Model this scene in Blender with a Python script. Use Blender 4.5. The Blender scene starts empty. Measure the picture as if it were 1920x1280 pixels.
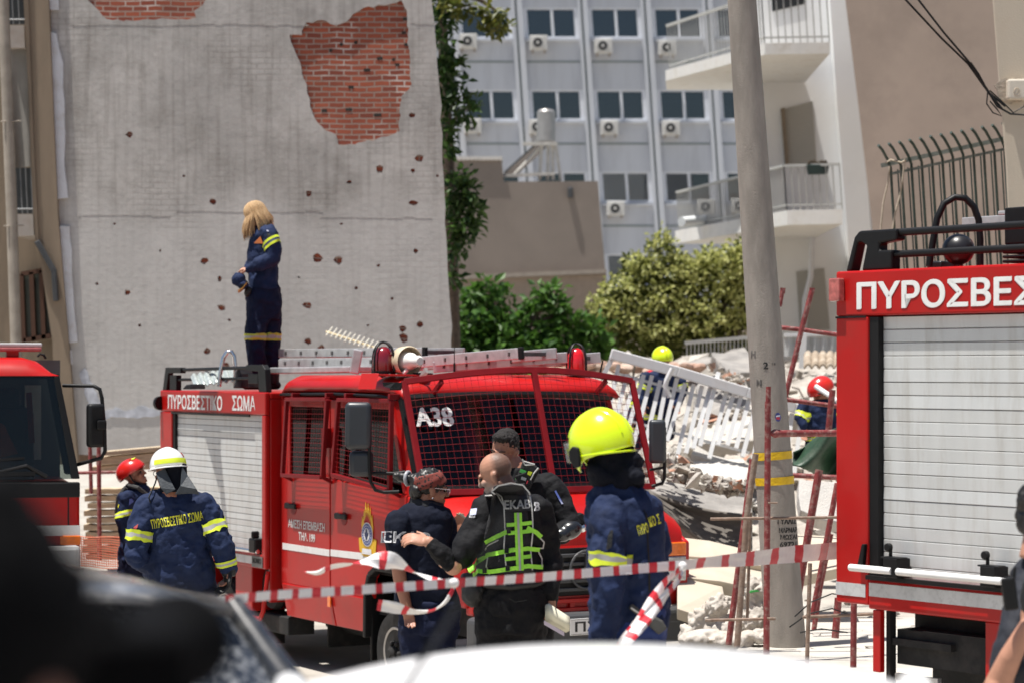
import bpy, bmesh, math, random
from mathutils import Vector, Matrix, noise
from mathutils.geometry import tessellate_polygon
V = Vector
random.seed(7)
scene = bpy.context.scene
COL = scene.collection
R = math.radians

# ------------------------------------------------------------------ camera
LENS = 85.0
F = LENS / 36 * 1920          # focal length in photo pixels
H = 2.85                      # lens height above the street datum
cam_d = bpy.data.cameras.new('camera'); cam = bpy.data.objects.new('camera', cam_d); COL.objects.link(cam)
cam.location = (0, 0, H); cam.rotation_euler = (R(90), 0, 0)
cam_d.lens = LENS; cam_d.sensor_width = 36; cam_d.sensor_fit = 'HORIZONTAL'
cam_d.shift_y = 50 / 1920
cam_d.clip_start = 0.1; cam_d.clip_end = 2000
cam_d.dof.use_dof = True; cam_d.dof.focus_distance = 16.5; cam_d.dof.aperture_fstop = 2.8
scene.camera = cam
# ------------------------------------------------------------------ daylight
SUN = V((-0.215, -0.085, 0.95)).normalized()
world = bpy.data.worlds.new('World'); scene.world = world; world.use_nodes = True
wn = world.node_tree.nodes; bg = wn['Background']
sky = wn.new('ShaderNodeTexSky'); sky.sky_type = 'NISHITA'; sky.sun_disc = False
sky.sun_elevation = math.asin(SUN.z); sky.sun_rotation = math.atan2(SUN.x, SUN.y) % (2 * math.pi)
sky.air_density = 1.0; sky.dust_density = 1.5
world.node_tree.links.new(sky.outputs[0], bg.inputs[0]); bg.inputs[1].default_value = 0.062
sd = bpy.data.lights.new('sun', 'SUN'); sd.energy = 5.0; sd.angle = R(0.5); sd.color = (1, .96, .9)
so = bpy.data.objects.new('sun', sd); COL.objects.link(so)
so.rotation_euler = SUN.to_track_quat('Z', 'Y').to_euler(); so.location = (0, 0, 60)
scene.view_settings.view_transform = 'Standard'; scene.view_settings.look = 'None'
scene.view_settings.gamma = 1; scene.view_settings.use_curve_mapping = False
scene.view_settings.exposure = 0.55
scene.cycles.max_bounces = 8; scene.cycles.transparent_max_bounces = 12
scene.cycles.caustics_reflective = False; scene.cycles.caustics_refractive = False
scene.cycles.use_denoising = True

# ------------------------------------------------------------------ helpers
def P(px, py, d):
    return V(((px - 960) / F * d, d, H - (py - 690) / F * d))
K = 0.066                      # the old buildings lean: shift per metre of height
def PS(px, py, d):             # a point of a leaning building, before it leans
    return P(px + K * (690 - py), py, d)
def gz(x, y):                  # street height: the street rises towards the viewer
    t = min(max((21.0 - y) / 12.0, 0), 1)
    z = .9 * (t * t * (3 - 2 * t) * .35 + t * .65)
    if x > .5 and y > 11:
        a = min(max((x - .9) / 1.2, 0), 1); b = min(max((y - 11) / 4, 0), 1)
        z = max(z, .56 * a * a * (3 - 2 * a) * b)
    return z

_m = {}
def M(name, col, rough=.6, metal=0, var=.12, scale=6, bump=0, bscale=60, coat=0, dirt=None, dscale=2.5, damt=.5, spec=.5, stretch=None, detail=5):
    if name in _m: return _m[name]
    m = bpy.data.materials.new(name); m.use_nodes = True
    nt = m.node_tree; N = nt.nodes; L = nt.links; b = N['Principled BSDF']
    b.inputs['Roughness'].default_value = rough; b.inputs['Metallic'].default_value = metal
    b.inputs['Coat Weight'].default_value = coat; b.inputs['Coat Roughness'].default_value = .08
    b.inputs['Specular IOR Level'].default_value = spec
    tc = N.new('ShaderNodeTexCoord'); src = tc.outputs['Object']
    if stretch:
        mp = N.new('ShaderNodeMapping'); mp.inputs['Scale'].default_value = stretch
        L.new(src, mp.inputs[0]); src = mp.outputs[0]
    nz = N.new('ShaderNodeTexNoise'); nz.inputs['Scale'].default_value = scale; nz.inputs['Detail'].default_value = detail
    L.new(src, nz.inputs['Vector'])
    rp = N.new('ShaderNodeValToRGB'); rp.color_ramp.elements[0].position = .3; rp.color_ramp.elements[1].position = .7
    rp.color_ramp.elements[0].color = tuple(min(c * (1 - var), 1) for c in col[:3]) + (1,)
    rp.color_ramp.elements[1].color = tuple(min(c * (1 + var), 1) for c in col[:3]) + (1,)
    L.new(nz.outputs[0], rp.inputs[0]); out = rp.outputs[0]
    if dirt:
        n2 = N.new('ShaderNodeTexNoise'); n2.inputs['Scale'].default_value = dscale; n2.inputs['Detail'].default_value = 8; n2.inputs['Roughness'].default_value = .65
        L.new(src, n2.inputs['Vector'])
        r2 = N.new('ShaderNodeValToRGB'); r2.color_ramp.elements[0].position = .48; r2.color_ramp.elements[1].position = .72
        r2.color_ramp.elements[1].color = (damt, damt, damt, 1)
        L.new(n2.outputs[0], r2.inputs[0])
        mx = N.new('ShaderNodeMixRGB'); mx.inputs[2].default_value = tuple(dirt) + (1,)
        L.new(r2.outputs[0], mx.inputs[0]); L.new(out, mx.inputs[1]); out = mx.outputs[0]
    L.new(out, b.inputs['Base Color'])
    if bump:
        n3 = N.new('ShaderNodeTexNoise'); n3.inputs['Scale'].default_value = bscale; n3.inputs['Detail'].default_value = 6
        L.new(src, n3.inputs['Vector'])
        bp = N.new('ShaderNodeBump'); bp.inputs['Strength'].default_value = bump; bp.inputs['Distance'].default_value = .02
        L.new(n3.outputs[0], bp.inputs['Height']); L.new(bp.outputs[0], b.inputs['Normal'])
    _m[name] = m; return m

def glass(name, tint=(.25, .28, .28), gl=.12, rough=.02):
    if name in _m: return _m[name]
    m = bpy.data.materials.new(name); m.use_nodes = True; nt = m.node_tree; N = nt.nodes; L = nt.links
    N.remove(N['Principled BSDF'])
    t = N.new('ShaderNodeBsdfTransparent'); t.inputs[0].default_value = tint + (1,)
    g = N.new('ShaderNodeBsdfGlossy'); g.inputs['Roughness'].default_value = rough; g.inputs[0].default_value = (.9, .95, 1, 1)
    fr = N.new('ShaderNodeFresnel'); fr.inputs[0].default_value = 1.5
    ad = N.new('ShaderNodeMath'); ad.operation = 'MULTIPLY_ADD'; ad.inputs[1].default_value = .45; ad.inputs[2].default_value = gl; L.new(fr.outputs[0], ad.inputs[0])
    mx = N.new('ShaderNodeMixShader'); L.new(ad.outputs[0], mx.inputs[0]); L.new(t.outputs[0], mx.inputs[1]); L.new(g.outputs[0], mx.inputs[2])
    L.new(mx.outputs[0], N['Material Output'].inputs[0]); _m[name] = m; return m

class MB:
    def __init__(s): s.v = []; s.f = []; s.mi = []; s.cur = 0
    def add(s, vs, fs):
        o = len(s.v); s.v += [tuple(x) for x in vs]
        for f in fs: s.f.append(tuple(i + o for i in f)); s.mi.append(s.cur)
        return s
    def box(s, x0, x1, y0, y1, z0, z1):
        return s.add([(x0, y0, z0), (x1, y0, z0), (x1, y1, z0), (x0, y1, z0), (x0, y0, z1), (x1, y0, z1), (x1, y1, z1), (x0, y1, z1)],
                     [(0, 3, 2, 1), (4, 5, 6, 7), (0, 1, 5, 4), (1, 2, 6, 5), (2, 3, 7, 6), (3, 0, 4, 7)])
    def obox(s, c, ax, ay, az):
        c, ax, ay, az = V(c), V(ax), V(ay), V(az)
        return s.add([c + i * ax + j * ay + k * az for k in (-1, 1) for i, j in ((-1, -1), (1, -1), (1, 1), (-1, 1))],
                     [(0, 3, 2, 1), (4, 5, 6, 7), (0, 1, 5, 4), (1, 2, 6, 5), (2, 3, 7, 6), (3, 0, 4, 7)])
    def bar(s, p, q, w, h, up=(0, 0, 1)):
        p, q = V(p), V(q); t = (q - p); l = t.length / 2; t.normalize()
        sd_ = t.cross(V(up))
        if sd_.length < 1e-4: sd_ = t.cross(V((0, 1, 0)))
        sd_.normalize(); u = sd_.cross(t)
        return s.obox((p + q) / 2, t * l, sd_ * w / 2, u * h / 2)
    def tube(s, pts, r, n=8, closed=False, caps=True):
        pts = [V(p) for p in pts]; k = len(pts); rs = r if isinstance(r, (list, tuple)) else [r] * k
        rings = []; ref = None
        for i, p in enumerate(pts):
            a = pts[i - 1] if (i or closed) else p; b = pts[(i + 1) % k] if (i < k - 1 or closed) else p
            t = (b - a).normalized()
            if ref is None:
                ref = t.cross(V((0, 0, 1)))
                if ref.length < .1: ref = t.cross(V((0, 1, 0)))
            ref = (ref - t * ref.dot(t)).normalized(); w = t.cross(ref)
            rings.append([p + (ref * math.cos(2 * math.pi * j / n) + w * math.sin(2 * math.pi * j / n)) * rs[i] for j in range(n)])
        return s.loft(rings, caps and not closed, loop=closed)
    def loft(s, rings, caps=True, closed=True, loop=False):
        n = len(rings[0]); vs = [p for r in rings for p in r]; fs = []
        m = len(rings)
        for i in range(m if loop else m - 1):
            for j in range(n if closed else n - 1):
                a = i * n + j; b = i * n + (j + 1) % n; i2 = (i + 1) % m
                fs.append((a, b, i2 * n + (j + 1) % n, i2 * n + j))
        if caps: fs.append(tuple(range(n - 1, -1, -1))); fs.append(tuple((m - 1) * n + j for j in range(n)))
        return s.add(vs, fs)
    def grid(s, fn, nu, nv):
        vs = [fn(i / nu, j / nv) for i in range(nu + 1) for j in range(nv + 1)]
        return s.add(vs, [(i * (nv + 1) + j, (i + 1) * (nv + 1) + j, (i + 1) * (nv + 1) + j + 1, i * (nv + 1) + j + 1) for i in range(nu) for j in range(nv)])
    def ell(s, c, r, A=None, nu=16, nv=10):
        c = V(c); r = (r, r, r) if isinstance(r, (int, float)) else r
        rings = []
        for i in range(1, nv):
            th = math.pi * i / nv
            rg = []
            for j in range(nu):
                ph = 2 * math.pi * j / nu
                p = V((r[0] * math.sin(th) * math.cos(ph), r[1] * math.sin(th) * math.sin(ph), -r[2] * math.cos(th)))
                rg.append(c + (A @ p if A else p))
            rings.append(rg)
        o = len(s.v); s.loft(rings, caps=False)
        b = V((0, 0, -r[2])); t = -b
        o2 = len(s.v); s.v += [tuple(c + (A @ b if A else b)), tuple(c + (A @ t if A else t))]
        l = o + (nv - 2) * nu
        for j in range(nu):
            s.f.append((o + (j + 1) % nu, o + j, o2)); s.mi.append(s.cur)
            s.f.append((l + j, l + (j + 1) % nu, o2 + 1)); s.mi.append(s.cur)
        return s
    def lathe(s, c, axis, prof, n=20, caps=True):
        c = V(c); a = V(axis).normalized(); u = a.cross(V((0, 0, 1)))
        if u.length < .1: u = a.cross(V((0, 1, 0)))
        u.normalize(); w = a.cross(u)
        return s.loft([[c + a * h + (u * math.cos(2 * math.pi * j / n) + w * math.sin(2 * math.pi * j / n)) * r for j in range(n)] for r, h in prof], caps)
    def prism(s, pts, ext):
        pts = [V(p) for p in pts]; e = V(ext); n = len(pts)
        return s.add(pts + [p + e for p in pts], [tuple(range(n)), tuple(range(2 * n - 1, n - 1, -1))] + [(i, n + i, n + (i + 1) % n, (i + 1) % n) for i in range(n)])
    def quad(s, a, b, c, d): return s.add([a, b, c, d], [(0, 1, 2, 3)])
    def shear(s, k=K, z0=H):
        s.v = [(x - k * (z - z0), y, z) for x, y, z in s.v]; return s
    def build(s, name, mats, parent=None, bevel=0, smooth=None, wcoord=False, segs=2, recalc=True):
        me = bpy.data.meshes.new(name); me.from_pydata([tuple(v) for v in s.v], [], s.f)
        mats = mats if isinstance(mats, (list, tuple)) else [mats]
        for m in mats: me.materials.append(m)
        if len(mats) > 1: me.polygons.foreach_set('material_index', s.mi)
        if recalc:
            bm = bmesh.new(); bm.from_mesh(me); bmesh.ops.recalc_face_normals(bm, faces=bm.faces); bm.to_mesh(me); bm.free()
        if smooth is not None:
            me.polygons.foreach_set('use_smooth', [True] * len(me.polygons)); me.set_sharp_from_angle(angle=R(smooth))
        o = bpy.data.objects.new(name, me); COL.objects.link(o)
        if parent: par(o, parent, wcoord)
        if bevel:
            b = o.modifiers.new('bevel', 'BEVEL'); b.width = bevel; b.segments = segs; b.limit_method = 'ANGLE'; b.angle_limit = R(35)
        return o

ROOTM = {}
def par(o, p, wcoord=True):
    o.parent = p
    if wcoord: o.matrix_parent_inverse = ROOTM.get(p.name, Matrix.Identity(4)).inverted()
def tag(o, label, cat, group=None, kind=None):
    if label: o['label'] = label
    if cat: o['category'] = cat
    if group: o['group'] = group
    if kind: o['kind'] = kind
    return o
def thing(name, label, cat, loc=(0, 0, 0), rz=0, group=None):
    o = bpy.data.objects.new(name, None); o.location = loc; o.rotation_euler = (0, 0, rz); COL.objects.link(o)
    o.empty_display_size = .2
    ROOTM[o.name] = Matrix.Translation(V(loc)) @ Matrix.Rotation(rz, 4, 'Z')
    return tag(o, label, cat, group)
def dup(root, loc, label, rz=None):
    r = root.copy(); COL.objects.link(r); r.location = loc; r['label'] = label
    if rz is not None: r.rotation_euler = (0, 0, rz)
    for ch in root.children:
        c = ch.copy(); COL.objects.link(c); c.parent = r
        for g in ch.children:
            d = g.copy(); COL.objects.link(d); d.parent = c
    return r
def mod_remesh(o, vox, smooth_it=4, wr=0, ws=.1):
    m = o.modifiers.new('remesh', 'REMESH'); m.mode = 'VOXEL'; m.voxel_size = vox; m.use_smooth_shade = True
    if smooth_it:
        k = o.modifiers.new('smooth', 'SMOOTH'); k.factor = .5; k.iterations = smooth_it
    if wr:
        t = bpy.data.textures.get('fold%g' % ws)
        if not t:
            t = bpy.data.textures.new('fold%g' % ws, 'MARBLE'); t.marble_type = 'SOFT'; t.noise_scale = ws * 1.5; t.turbulence = 9; t.noise_depth = 2
        dm = o.modifiers.new('folds', 'DISPLACE'); dm.texture = t; dm.strength = wr; dm.mid_level = .42; dm.texture_coords = 'GLOBAL'
def wrap(o, target, off=.004, project=False):
    w = o.modifiers.new('wrap', 'SHRINKWRAP'); w.target = target; w.offset = off
    if project:
        w.wrap_method = 'PROJECT'; w.use_project_z = True; w.use_negative_direction = True; w.use_positive_direction = False
    else: w.wrap_method = 'NEAREST_SURFACEPOINT'; w.wrap_mode = 'ABOVE_SURFACE'

# writing: every string is turned into a mesh once
TXT = {}
def cache_text(s, bold=.0, outline=False):
    cu = bpy.data.curves.new('txt', 'FONT'); cu.body = s; cu.size = 1; cu.offset = bold; cu.resolution_u = 4
    if outline: cu.fill_mode = 'NONE'; cu.bevel_depth = .035; cu.bevel_resolution = 0; cu.resolution_u = 2
    o = bpy.data.objects.new('txt', cu); COL.objects.link(o)
    dg = bpy.context.evaluated_depsgraph_get(); me = bpy.data.meshes.new_from_object(o.evaluated_get(dg))
    bm = bmesh.new(); bm.from_mesh(me); bmesh.ops.triangulate(bm, faces=bm.faces)
    if not outline:
        for _ in range(2):
            bmesh.ops.subdivide_edges(bm, edges=[e for e in bm.edges if e.calc_length() > .3], cuts=1); bmesh.ops.triangulate(bm, faces=bm.faces)
    bm.verts.ensure_lookup_table()
    xs = [v.co.x for v in bm.verts]; ys = [v.co.y for v in bm.verts]; x0, x1, y0, y1 = min(xs), max(xs), min(ys), max(ys)
    vs = [((v.co.x - x0) / (x1 - x0) - .5, (v.co.y - y0) / (y1 - y0) - .5, v.co.z * .05) for v in bm.verts]
    TXT[s + ('~' if outline else '')] = (vs, [tuple(v.index for v in f.verts) for f in bm.faces], (x1 - x0) / (y1 - y0))
    bm.free(); bpy.data.objects.remove(o); bpy.data.curves.remove(cu); bpy.data.meshes.remove(me)
for s_ in ('ΠΥΡΟΣΒΕΣΤΙΚΟ ΣΩΜΑ', 'ΠΥΡΟΣΒΕΣΤΙΚΟ', 'ΣΩΜΑ', 'ΑΜΕΣΗ ΕΠΕΜΒΑΣΗ', 'ΤΗΛ. 199', 'ΠΥΡΟ', 'ΚΟ Σ', 'ΠΣ-3', 'ROMIO', 'A38', 'EKAB'): cache_text(s_, .016)
for s_ in ('ΓΥΑΛΙΣ', 'ΜΑΡΜΑΡ', 'ΜΩΣΑΙ', '69721', '2', 'M', 'H'): cache_text(s_, .02)
for s_ in ('ΕΚΑΒ', 'B'): cache_text(s_, 0, True)
def text(s, mat, c, xa, ya, w, h, parent, wcoord=False, target=None, off=.004, name='lettering', away=.15, heavy=.016):
    """flat lettering centred on c; xa reading direction, ya up direction"""
    vs, fs, asp = TXT[s]; xa = V(xa).normalized(); ya = (V(ya) - xa * V(ya).dot(xa)).normalized(); za = xa.cross(ya)
    me = bpy.data.meshes.new(name); k_ = h * heavy if not s.endswith('~') else 0; cp_ = [(0, 0, 0)] + ([(k_, .4 * k_, -.0006), (-k_, -.4 * k_, -.0012)] if k_ else [])
    me.from_pydata([(x * w + a, y * h + b_, z * h + c_) for a, b_, c_ in cp_ for x, y, z in vs], [], [tuple(i + len(vs) * j for i in f) for j in range(len(cp_)) for f in fs]); me.materials.append(mat)
    o = bpy.data.objects.new(name, me); COL.objects.link(o)
    c = V(c) + (za * away if target else V((0, 0, 0)))
    o.matrix_basis = Matrix(((xa.x, ya.x, za.x, c.x), (xa.y, ya.y, za.y, c.y), (xa.z, ya.z, za.z, c.z), (0, 0, 0, 1)))
    par(o, parent, wcoord)
    if target: wrap(o, target, off, True)
    return o

# ------------------------------------------------------------------ materials
RED = M('fire_red', (.44, .006, .005), .4, var=.14, scale=1.2, coat=.2, dirt=(.26, .035, .025), dscale=3.5, damt=.35, spec=.3)
REDD = M('guard_red', (.19, .004, .007), .5, var=.15, scale=8, spec=.3)
WHITE = M('white_vinyl', (.82, .82, .80), .5, var=.04, dirt=(.5, .48, .44), dscale=9, damt=.35)
SILV = M('silver_band', (.62, .63, .64), .45, metal=.3, var=.08, dirt=(.3, .3, .3), dscale=20, damt=.5)
SHUT = M('shutter_aluminium', (.66, .67, .66), .42, metal=.25, var=.05, scale=3, dirt=(.42, .39, .34), dscale=5, damt=.5, stretch=(2.5, 1, .35))
BLK = M('black_plastic', (.006, .006, .0065), .5, var=.2, scale=20, bump=.1, bscale=300, spec=.3)
RUB = M('rubber', (.018, .018, .018), .8, var=.3, scale=10, dirt=(.12, .11, .10), dscale=8, damt=.3)
DARK = M('dark_underbody', (.012, .012, .012), .8, var=.4, dirt=(.07, .06, .055), dscale=5, damt=.5)
GREYP = M('grey_plastic', (.06, .062, .065), .5, var=.1)
ALU = M('aluminium', (.62, .61, .60), .38, metal=.6, var=.12, scale=12, dirt=(.35, .33, .32), dscale=8, damt=.5)
CHROME = M('chrome', (.75, .75, .76), .2, metal=1, var=.05)
GLS = glass('cab_glass', (.07, .08, .085), .0)
GLD = glass('office_glass', (.34, .37, .40), .10)
ORANGE = M('orange_lens', (.85, .18, .01), .25, var=.15, scale=30, coat=.6)
CLEAR = M('headlamp_lens', (.42, .43, .44), .15, metal=.5, var=.3, scale=30, coat=.8)
REDL = M('red_lens', (.62, .008, .012), .12, var=.25, scale=20, coat=1)
NAVY = M('navy_uniform', (.011, .021, .062), .8, var=.25, scale=9, bump=.5, bscale=22, spec=.25)
NAVYT = M('navy_trousers', (.009, .013, .036), .85, var=.25, scale=9, bump=.5, bscale=22, spec=.2)
POLO = M('dark_navy_polo', (.006, .0085, .020), .85, var=.2, scale=9, bump=.4, bscale=22, spec=.2)
BLKC = M('black_cloth', (.0055, .0055, .007), .8, var=.25, scale=10, bump=.5, bscale=24, spec=.25)
LEATH = M('black_leather', (.007, .007, .007), .55, var=.3, scale=14, bump=.3, bscale=60)
FLAP = M('grey_leather_flap', (.035, .042, .05), .6, var=.2, scale=14, bump=.2, bscale=60)
SKIN = M('skin', (.46, .23, .15), .55, var=.1, scale=14, bump=.1, bscale=120)
SKIN2 = M('tanned_skin', (.36, .16, .10), .5, var=.12, scale=14, bump=.1, bscale=120)
HVY = M('fluorescent_yellow_helmet', (.70, .90, .008), .22, var=.03, scale=6, coat=.7)
HVB = M('fluorescent_band', (.68, .80, .04), .55, var=.06, scale=30)
HVG = M('lime_webbing', (.35, .82, .06), .6, var=.08, scale=60, bump=.2, bscale=300)
REFL = M('reflective_grey', (.42, .42, .40), .45, var=.1, scale=30)
YTXT = M('yellow_print', (.72, .70, .04), .6, var=.12, scale=60)
HWHITE = M('white_helmet', (.85, .85, .84), .22, var=.03, coat=.7)
HRED = M('red_helmet', (.62, .02, .015), .25, var=.06, coat=.7)
EYE = M('eye_dark', (.02, .015, .012), .2, var=.1)
CONC = M('concrete', (.36, .345, .32), .9, var=.16, scale=4, bump=.5, bscale=40, dirt=(.2, .19, .175), dscale=1.6, damt=.6)
DUSTW = M('pale_plaster_dust', (.48, .45, .405), .95, var=.14, scale=5, bump=.5, bscale=30, dirt=(.36, .33, .29), dscale=3, damt=.5)
RUBB = M('rubble', (.40, .365, .32), .95, var=.3, scale=5, bump=.7, bscale=25, dirt=(.24, .21, .18), dscale=3, damt=.6)
SCAF = M('scaffold_red', (.20, .028, .028), .6, var=.25, scale=16, dirt=(.36, .27, .23), dscale=22, damt=.8, bump=.2)
RUST = M('rusty_steel', (.22, .15, .11), .8, var=.3, scale=18, dirt=(.33, .28, .24), dscale=14, damt=.7, bump=.3)
WOOD = M('rough_planks', (.52, .42, .29), .85, var=.2, scale=5, bump=.3, stretch=(1, 1, 8), dirt=(.30, .24, .17), dscale=6, damt=.5)
# ================================================================== ground
xs = [-90, -60, -40, -25, -16] + [-12 + i * .5 for i in range(49)] + [16, 25, 40, 60, 90]
ys = [-6, -2, 0] + [1 + i * .5 for i in range(60)] + [32, 35, 40, 50, 70, 100, 160, 300]
g = MB()
n_ = len(ys)
g.add([(x, y, gz(x, y) + (.012 * noise.noise(V((x * 1.3, y * 1.3, 0))) if 8 < y < 32 else 0)) for x in xs for y in ys],
      [(i * n_ + j, (i + 1) * n_ + j, (i + 1) * n_ + j + 1, i * n_ + j + 1) for i in range(len(xs) - 1) for j in range(n_ - 1)])
GROUND = M('dusty_street', (.40, .37, .325), .95, var=.18, scale=1.5, bump=.4, bscale=30, dirt=(.24, .225, .2), dscale=.7, damt=.7)
tag(g.build('street', GROUND, smooth=60), None, None, kind='structure')

# ================================================================== grey party wall with bare brick
def nodes(m): return m.node_tree.nodes, m.node_tree.links, m.node_tree.nodes['Principled BSDF']
def brick_tex(m, w=.20, h=.071, mort=.011):
    N, L, b = nodes(m); tc = N.new('ShaderNodeTexCoord'); sp = N.new('ShaderNodeSeparateXYZ'); cb = N.new('ShaderNodeCombineXYZ')
    wz = N.new('ShaderNodeTexNoise'); wz.inputs['Scale'].default_value = 3.0; wz.inputs['Detail'].default_value = 4
    L.new(tc.outputs['Object'], wz.inputs['Vector'])
    va = N.new('ShaderNodeVectorMath'); va.operation = 'MULTIPLY_ADD'; va.inputs[1].default_value = (.05, .05, .05); L.new(wz.outputs['Color'], va.inputs[0]); L.new(tc.outputs['Object'], va.inputs[2])
    L.new(va.outputs[0], sp.inputs[0]); L.new(sp.outputs[0], cb.inputs[0]); L.new(sp.outputs[2], cb.inputs[1])
    bt = N.new('ShaderNodeTexBrick'); bt.inputs['Scale'].default_value = 1; bt.inputs['Brick Width'].default_value = w
    bt.inputs['Row Height'].default_value = h; bt.inputs['Mortar Size'].default_value = mort; bt.inputs['Mortar Smooth'].default_value = .2
    L.new(cb.outputs[0], bt.inputs[0]); return bt, N, L, b, tc
BRICK = M('bare_red_brick', (.3, .1, .06), .9)
bt, N, L, b, tc = brick_tex(BRICK)
bt.inputs['Color1'].default_value = (.36, .095, .05, 1); bt.inputs['Color2'].default_value = (.22, .058, .036, 1); bt.inputs['Mortar'].default_value = (.34, .235, .19, 1)
nz = N.new('ShaderNodeTexNoise'); nz.inputs['Scale'].default_value = 2.2; nz.inputs['Detail'].default_value = 6; L.new(tc.outputs['Object'], nz.inputs['Vector'])
rp = N.new('ShaderNodeValToRGB'); rp.color_ramp.elements[0].position = .56; rp.color_ramp.elements[1].position = .72; rp.color_ramp.elements[1].color = (.75, .75, .75, 1); L.new(nz.outputs[0], rp.inputs[0])
mm = N.new('ShaderNodeMath'); mm.operation = 'MULTIPLY'; L.new(rp.outputs[0], mm.inputs[0]); L.new(bt.outputs['Fac'], mm.inputs[1])
nd = N.new('ShaderNodeTexNoise'); nd.inputs['Scale'].default_value = 1.6; nd.inputs['Detail'].default_value = 5; L.new(tc.outputs['Object'], nd.inputs['Vector'])
mx0 = N.new('ShaderNodeMixRGB'); mx0.blend_type = 'MULTIPLY'; mx0.inputs[0].default_value = .55; L.new(bt.outputs['Color'], mx0.inputs[1]); L.new(nd.outputs[0], mx0.inputs[2])
gm = N.new('ShaderNodeMixRGB'); gm.inputs[2].default_value = (.50, .44, .40, 1); L.new(mm.outputs[0], gm.inputs[0]); L.new(mx0.outputs[0], gm.inputs[1])
sc_ = N.new('ShaderNodeMixRGB'); sc_.blend_type = 'MULTIPLY'; sc_.inputs[0].default_value = 1; sc_.inputs[2].default_value = (1.5, 1.5, 1.5, 1); L.new(gm.outputs[0], sc_.inputs[1])
L.new(sc_.outputs[0], b.inputs['Base Color'])
bp = N.new('ShaderNodeBump'); bp.invert = True; bp.inputs['Strength'].default_value = .9; bp.inputs['Distance'].default_value = .03; L.new(bt.outputs['Fac'], bp.inputs['Height']); L.new(bp.outputs[0], b.inputs['Normal'])

PLAS = M('old_grey_plaster', (.46, .44, .415), .95, var=.24, scale=.9, dirt=(.25, .23, .205), dscale=1.5, damt=.7, detail=12)
for n_0 in PLAS.node_tree.nodes:
    if n_0.type == 'TEX_NOISE': n_0.inputs['Roughness'].default_value = .72
bt, N, L, b, tc = brick_tex(PLAS, .21, .075, .012)
old = b.inputs['Base Color'].links[0].from_socket
mp = N.new('ShaderNodeMapping'); mp.inputs['Scale'].default_value = (7, 1, .35); L.new(tc.outputs['Object'], mp.inputs[0])
st = N.new('ShaderNodeTexNoise'); st.inputs['Scale'].default_value = 2; st.inputs['Detail'].default_value = 7; L.new(mp.outputs[0], st.inputs['Vector'])
sr = N.new('ShaderNodeValToRGB'); sr.color_ramp.elements[0].position = .36; sr.color_ramp.elements[1].position = .52; sr.color_ramp.elements[0].color = (.80, .79, .78, 1); L.new(st.outputs[0], sr.inputs[0])
m1 = N.new('ShaderNodeMixRGB'); m1.blend_type = 'MULTIPLY'; m1.inputs[0].default_value = .8; L.new(old, m1.inputs[1]); L.new(sr.outputs[0], m1.inputs[2])
# courses of bricks ghost through the render
br = N.new('ShaderNodeMixRGB'); br.blend_type = 'MULTIPLY'; br.inputs[2].default_value = (.84, .83, .82, 1)
gn = N.new('ShaderNodeTexNoise'); gn.inputs['Scale'].default_value = 1.1; L.new(tc.outputs['Object'], gn.inputs['Vector'])
gr = N.new('ShaderNodeValToRGB'); gr.color_ramp.elements[0].position = .5; gr.color_ramp.elements[1].position = .68; L.new(gn.outputs[0], gr.inputs[0])
gmul = N.new('ShaderNodeMath'); gmul.operation = 'MULTIPLY'; L.new(gr.outputs[0], gmul.inputs[0]); L.new(bt.outputs['Fac'], gmul.inputs[1])
L.new(gmul.outputs[0], br.inputs[0]); L.new(m1.outputs[0], br.inputs[1])
# a paler limewash below the floor line
sp = N.new('ShaderNodeSeparateXYZ'); L.new(tc.outputs['Object'], sp.inputs[0])
zn = N.new('ShaderNodeMath'); zn.operation = 'MULTIPLY_ADD'; zn.inputs[1].default_value = .5; L.new(gn.outputs[0], zn.inputs[0]); L.new(sp.outputs[2], zn.inputs[2])
zr = N.new('ShaderNodeMapRange'); zr.inputs['From Min'].default_value = 5.5; zr.inputs['From Max'].default_value = 4.9; L.new(zn.outputs[0], zr.inputs['Value'])
lw = N.new('ShaderNodeMixRGB'); lw.inputs[2].default_value = (.60, .585, .565, 1); zm = N.new('ShaderNodeMath'); zm.operation = 'MULTIPLY'; zm.inputs[1].default_value = .5
L.new(zr.outputs[0], zm.inputs[0]); L.new(zm.outputs[0], lw.inputs[0]); L.new(br.outputs[0], lw.inputs[1])
L.new(lw.outputs[0], b.inputs['Base Color'])
bp = N.new('ShaderNodeBump'); bp.inputs['Strength'].default_value = .2; bp.inputs['Distance'].default_value = .02
ad = N.new('ShaderNodeMath'); ad.operation = 'MULTIPLY_ADD'; ad.inputs[1].default_value = -.22; L.new(gmul.outputs[0], ad.inputs[0])
n5 = N.new('ShaderNodeTexNoise'); n5.inputs['Scale'].default_value = 14; n5.inputs['Detail'].default_value = 8; L.new(tc.outputs['Object'], n5.inputs['Vector']); L.new(n5.outputs[0], ad.inputs[2])
L.new(ad.outputs[0], bp.inputs['Height']); L.new(bp.outputs[0], b.inputs['Normal'])

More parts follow.
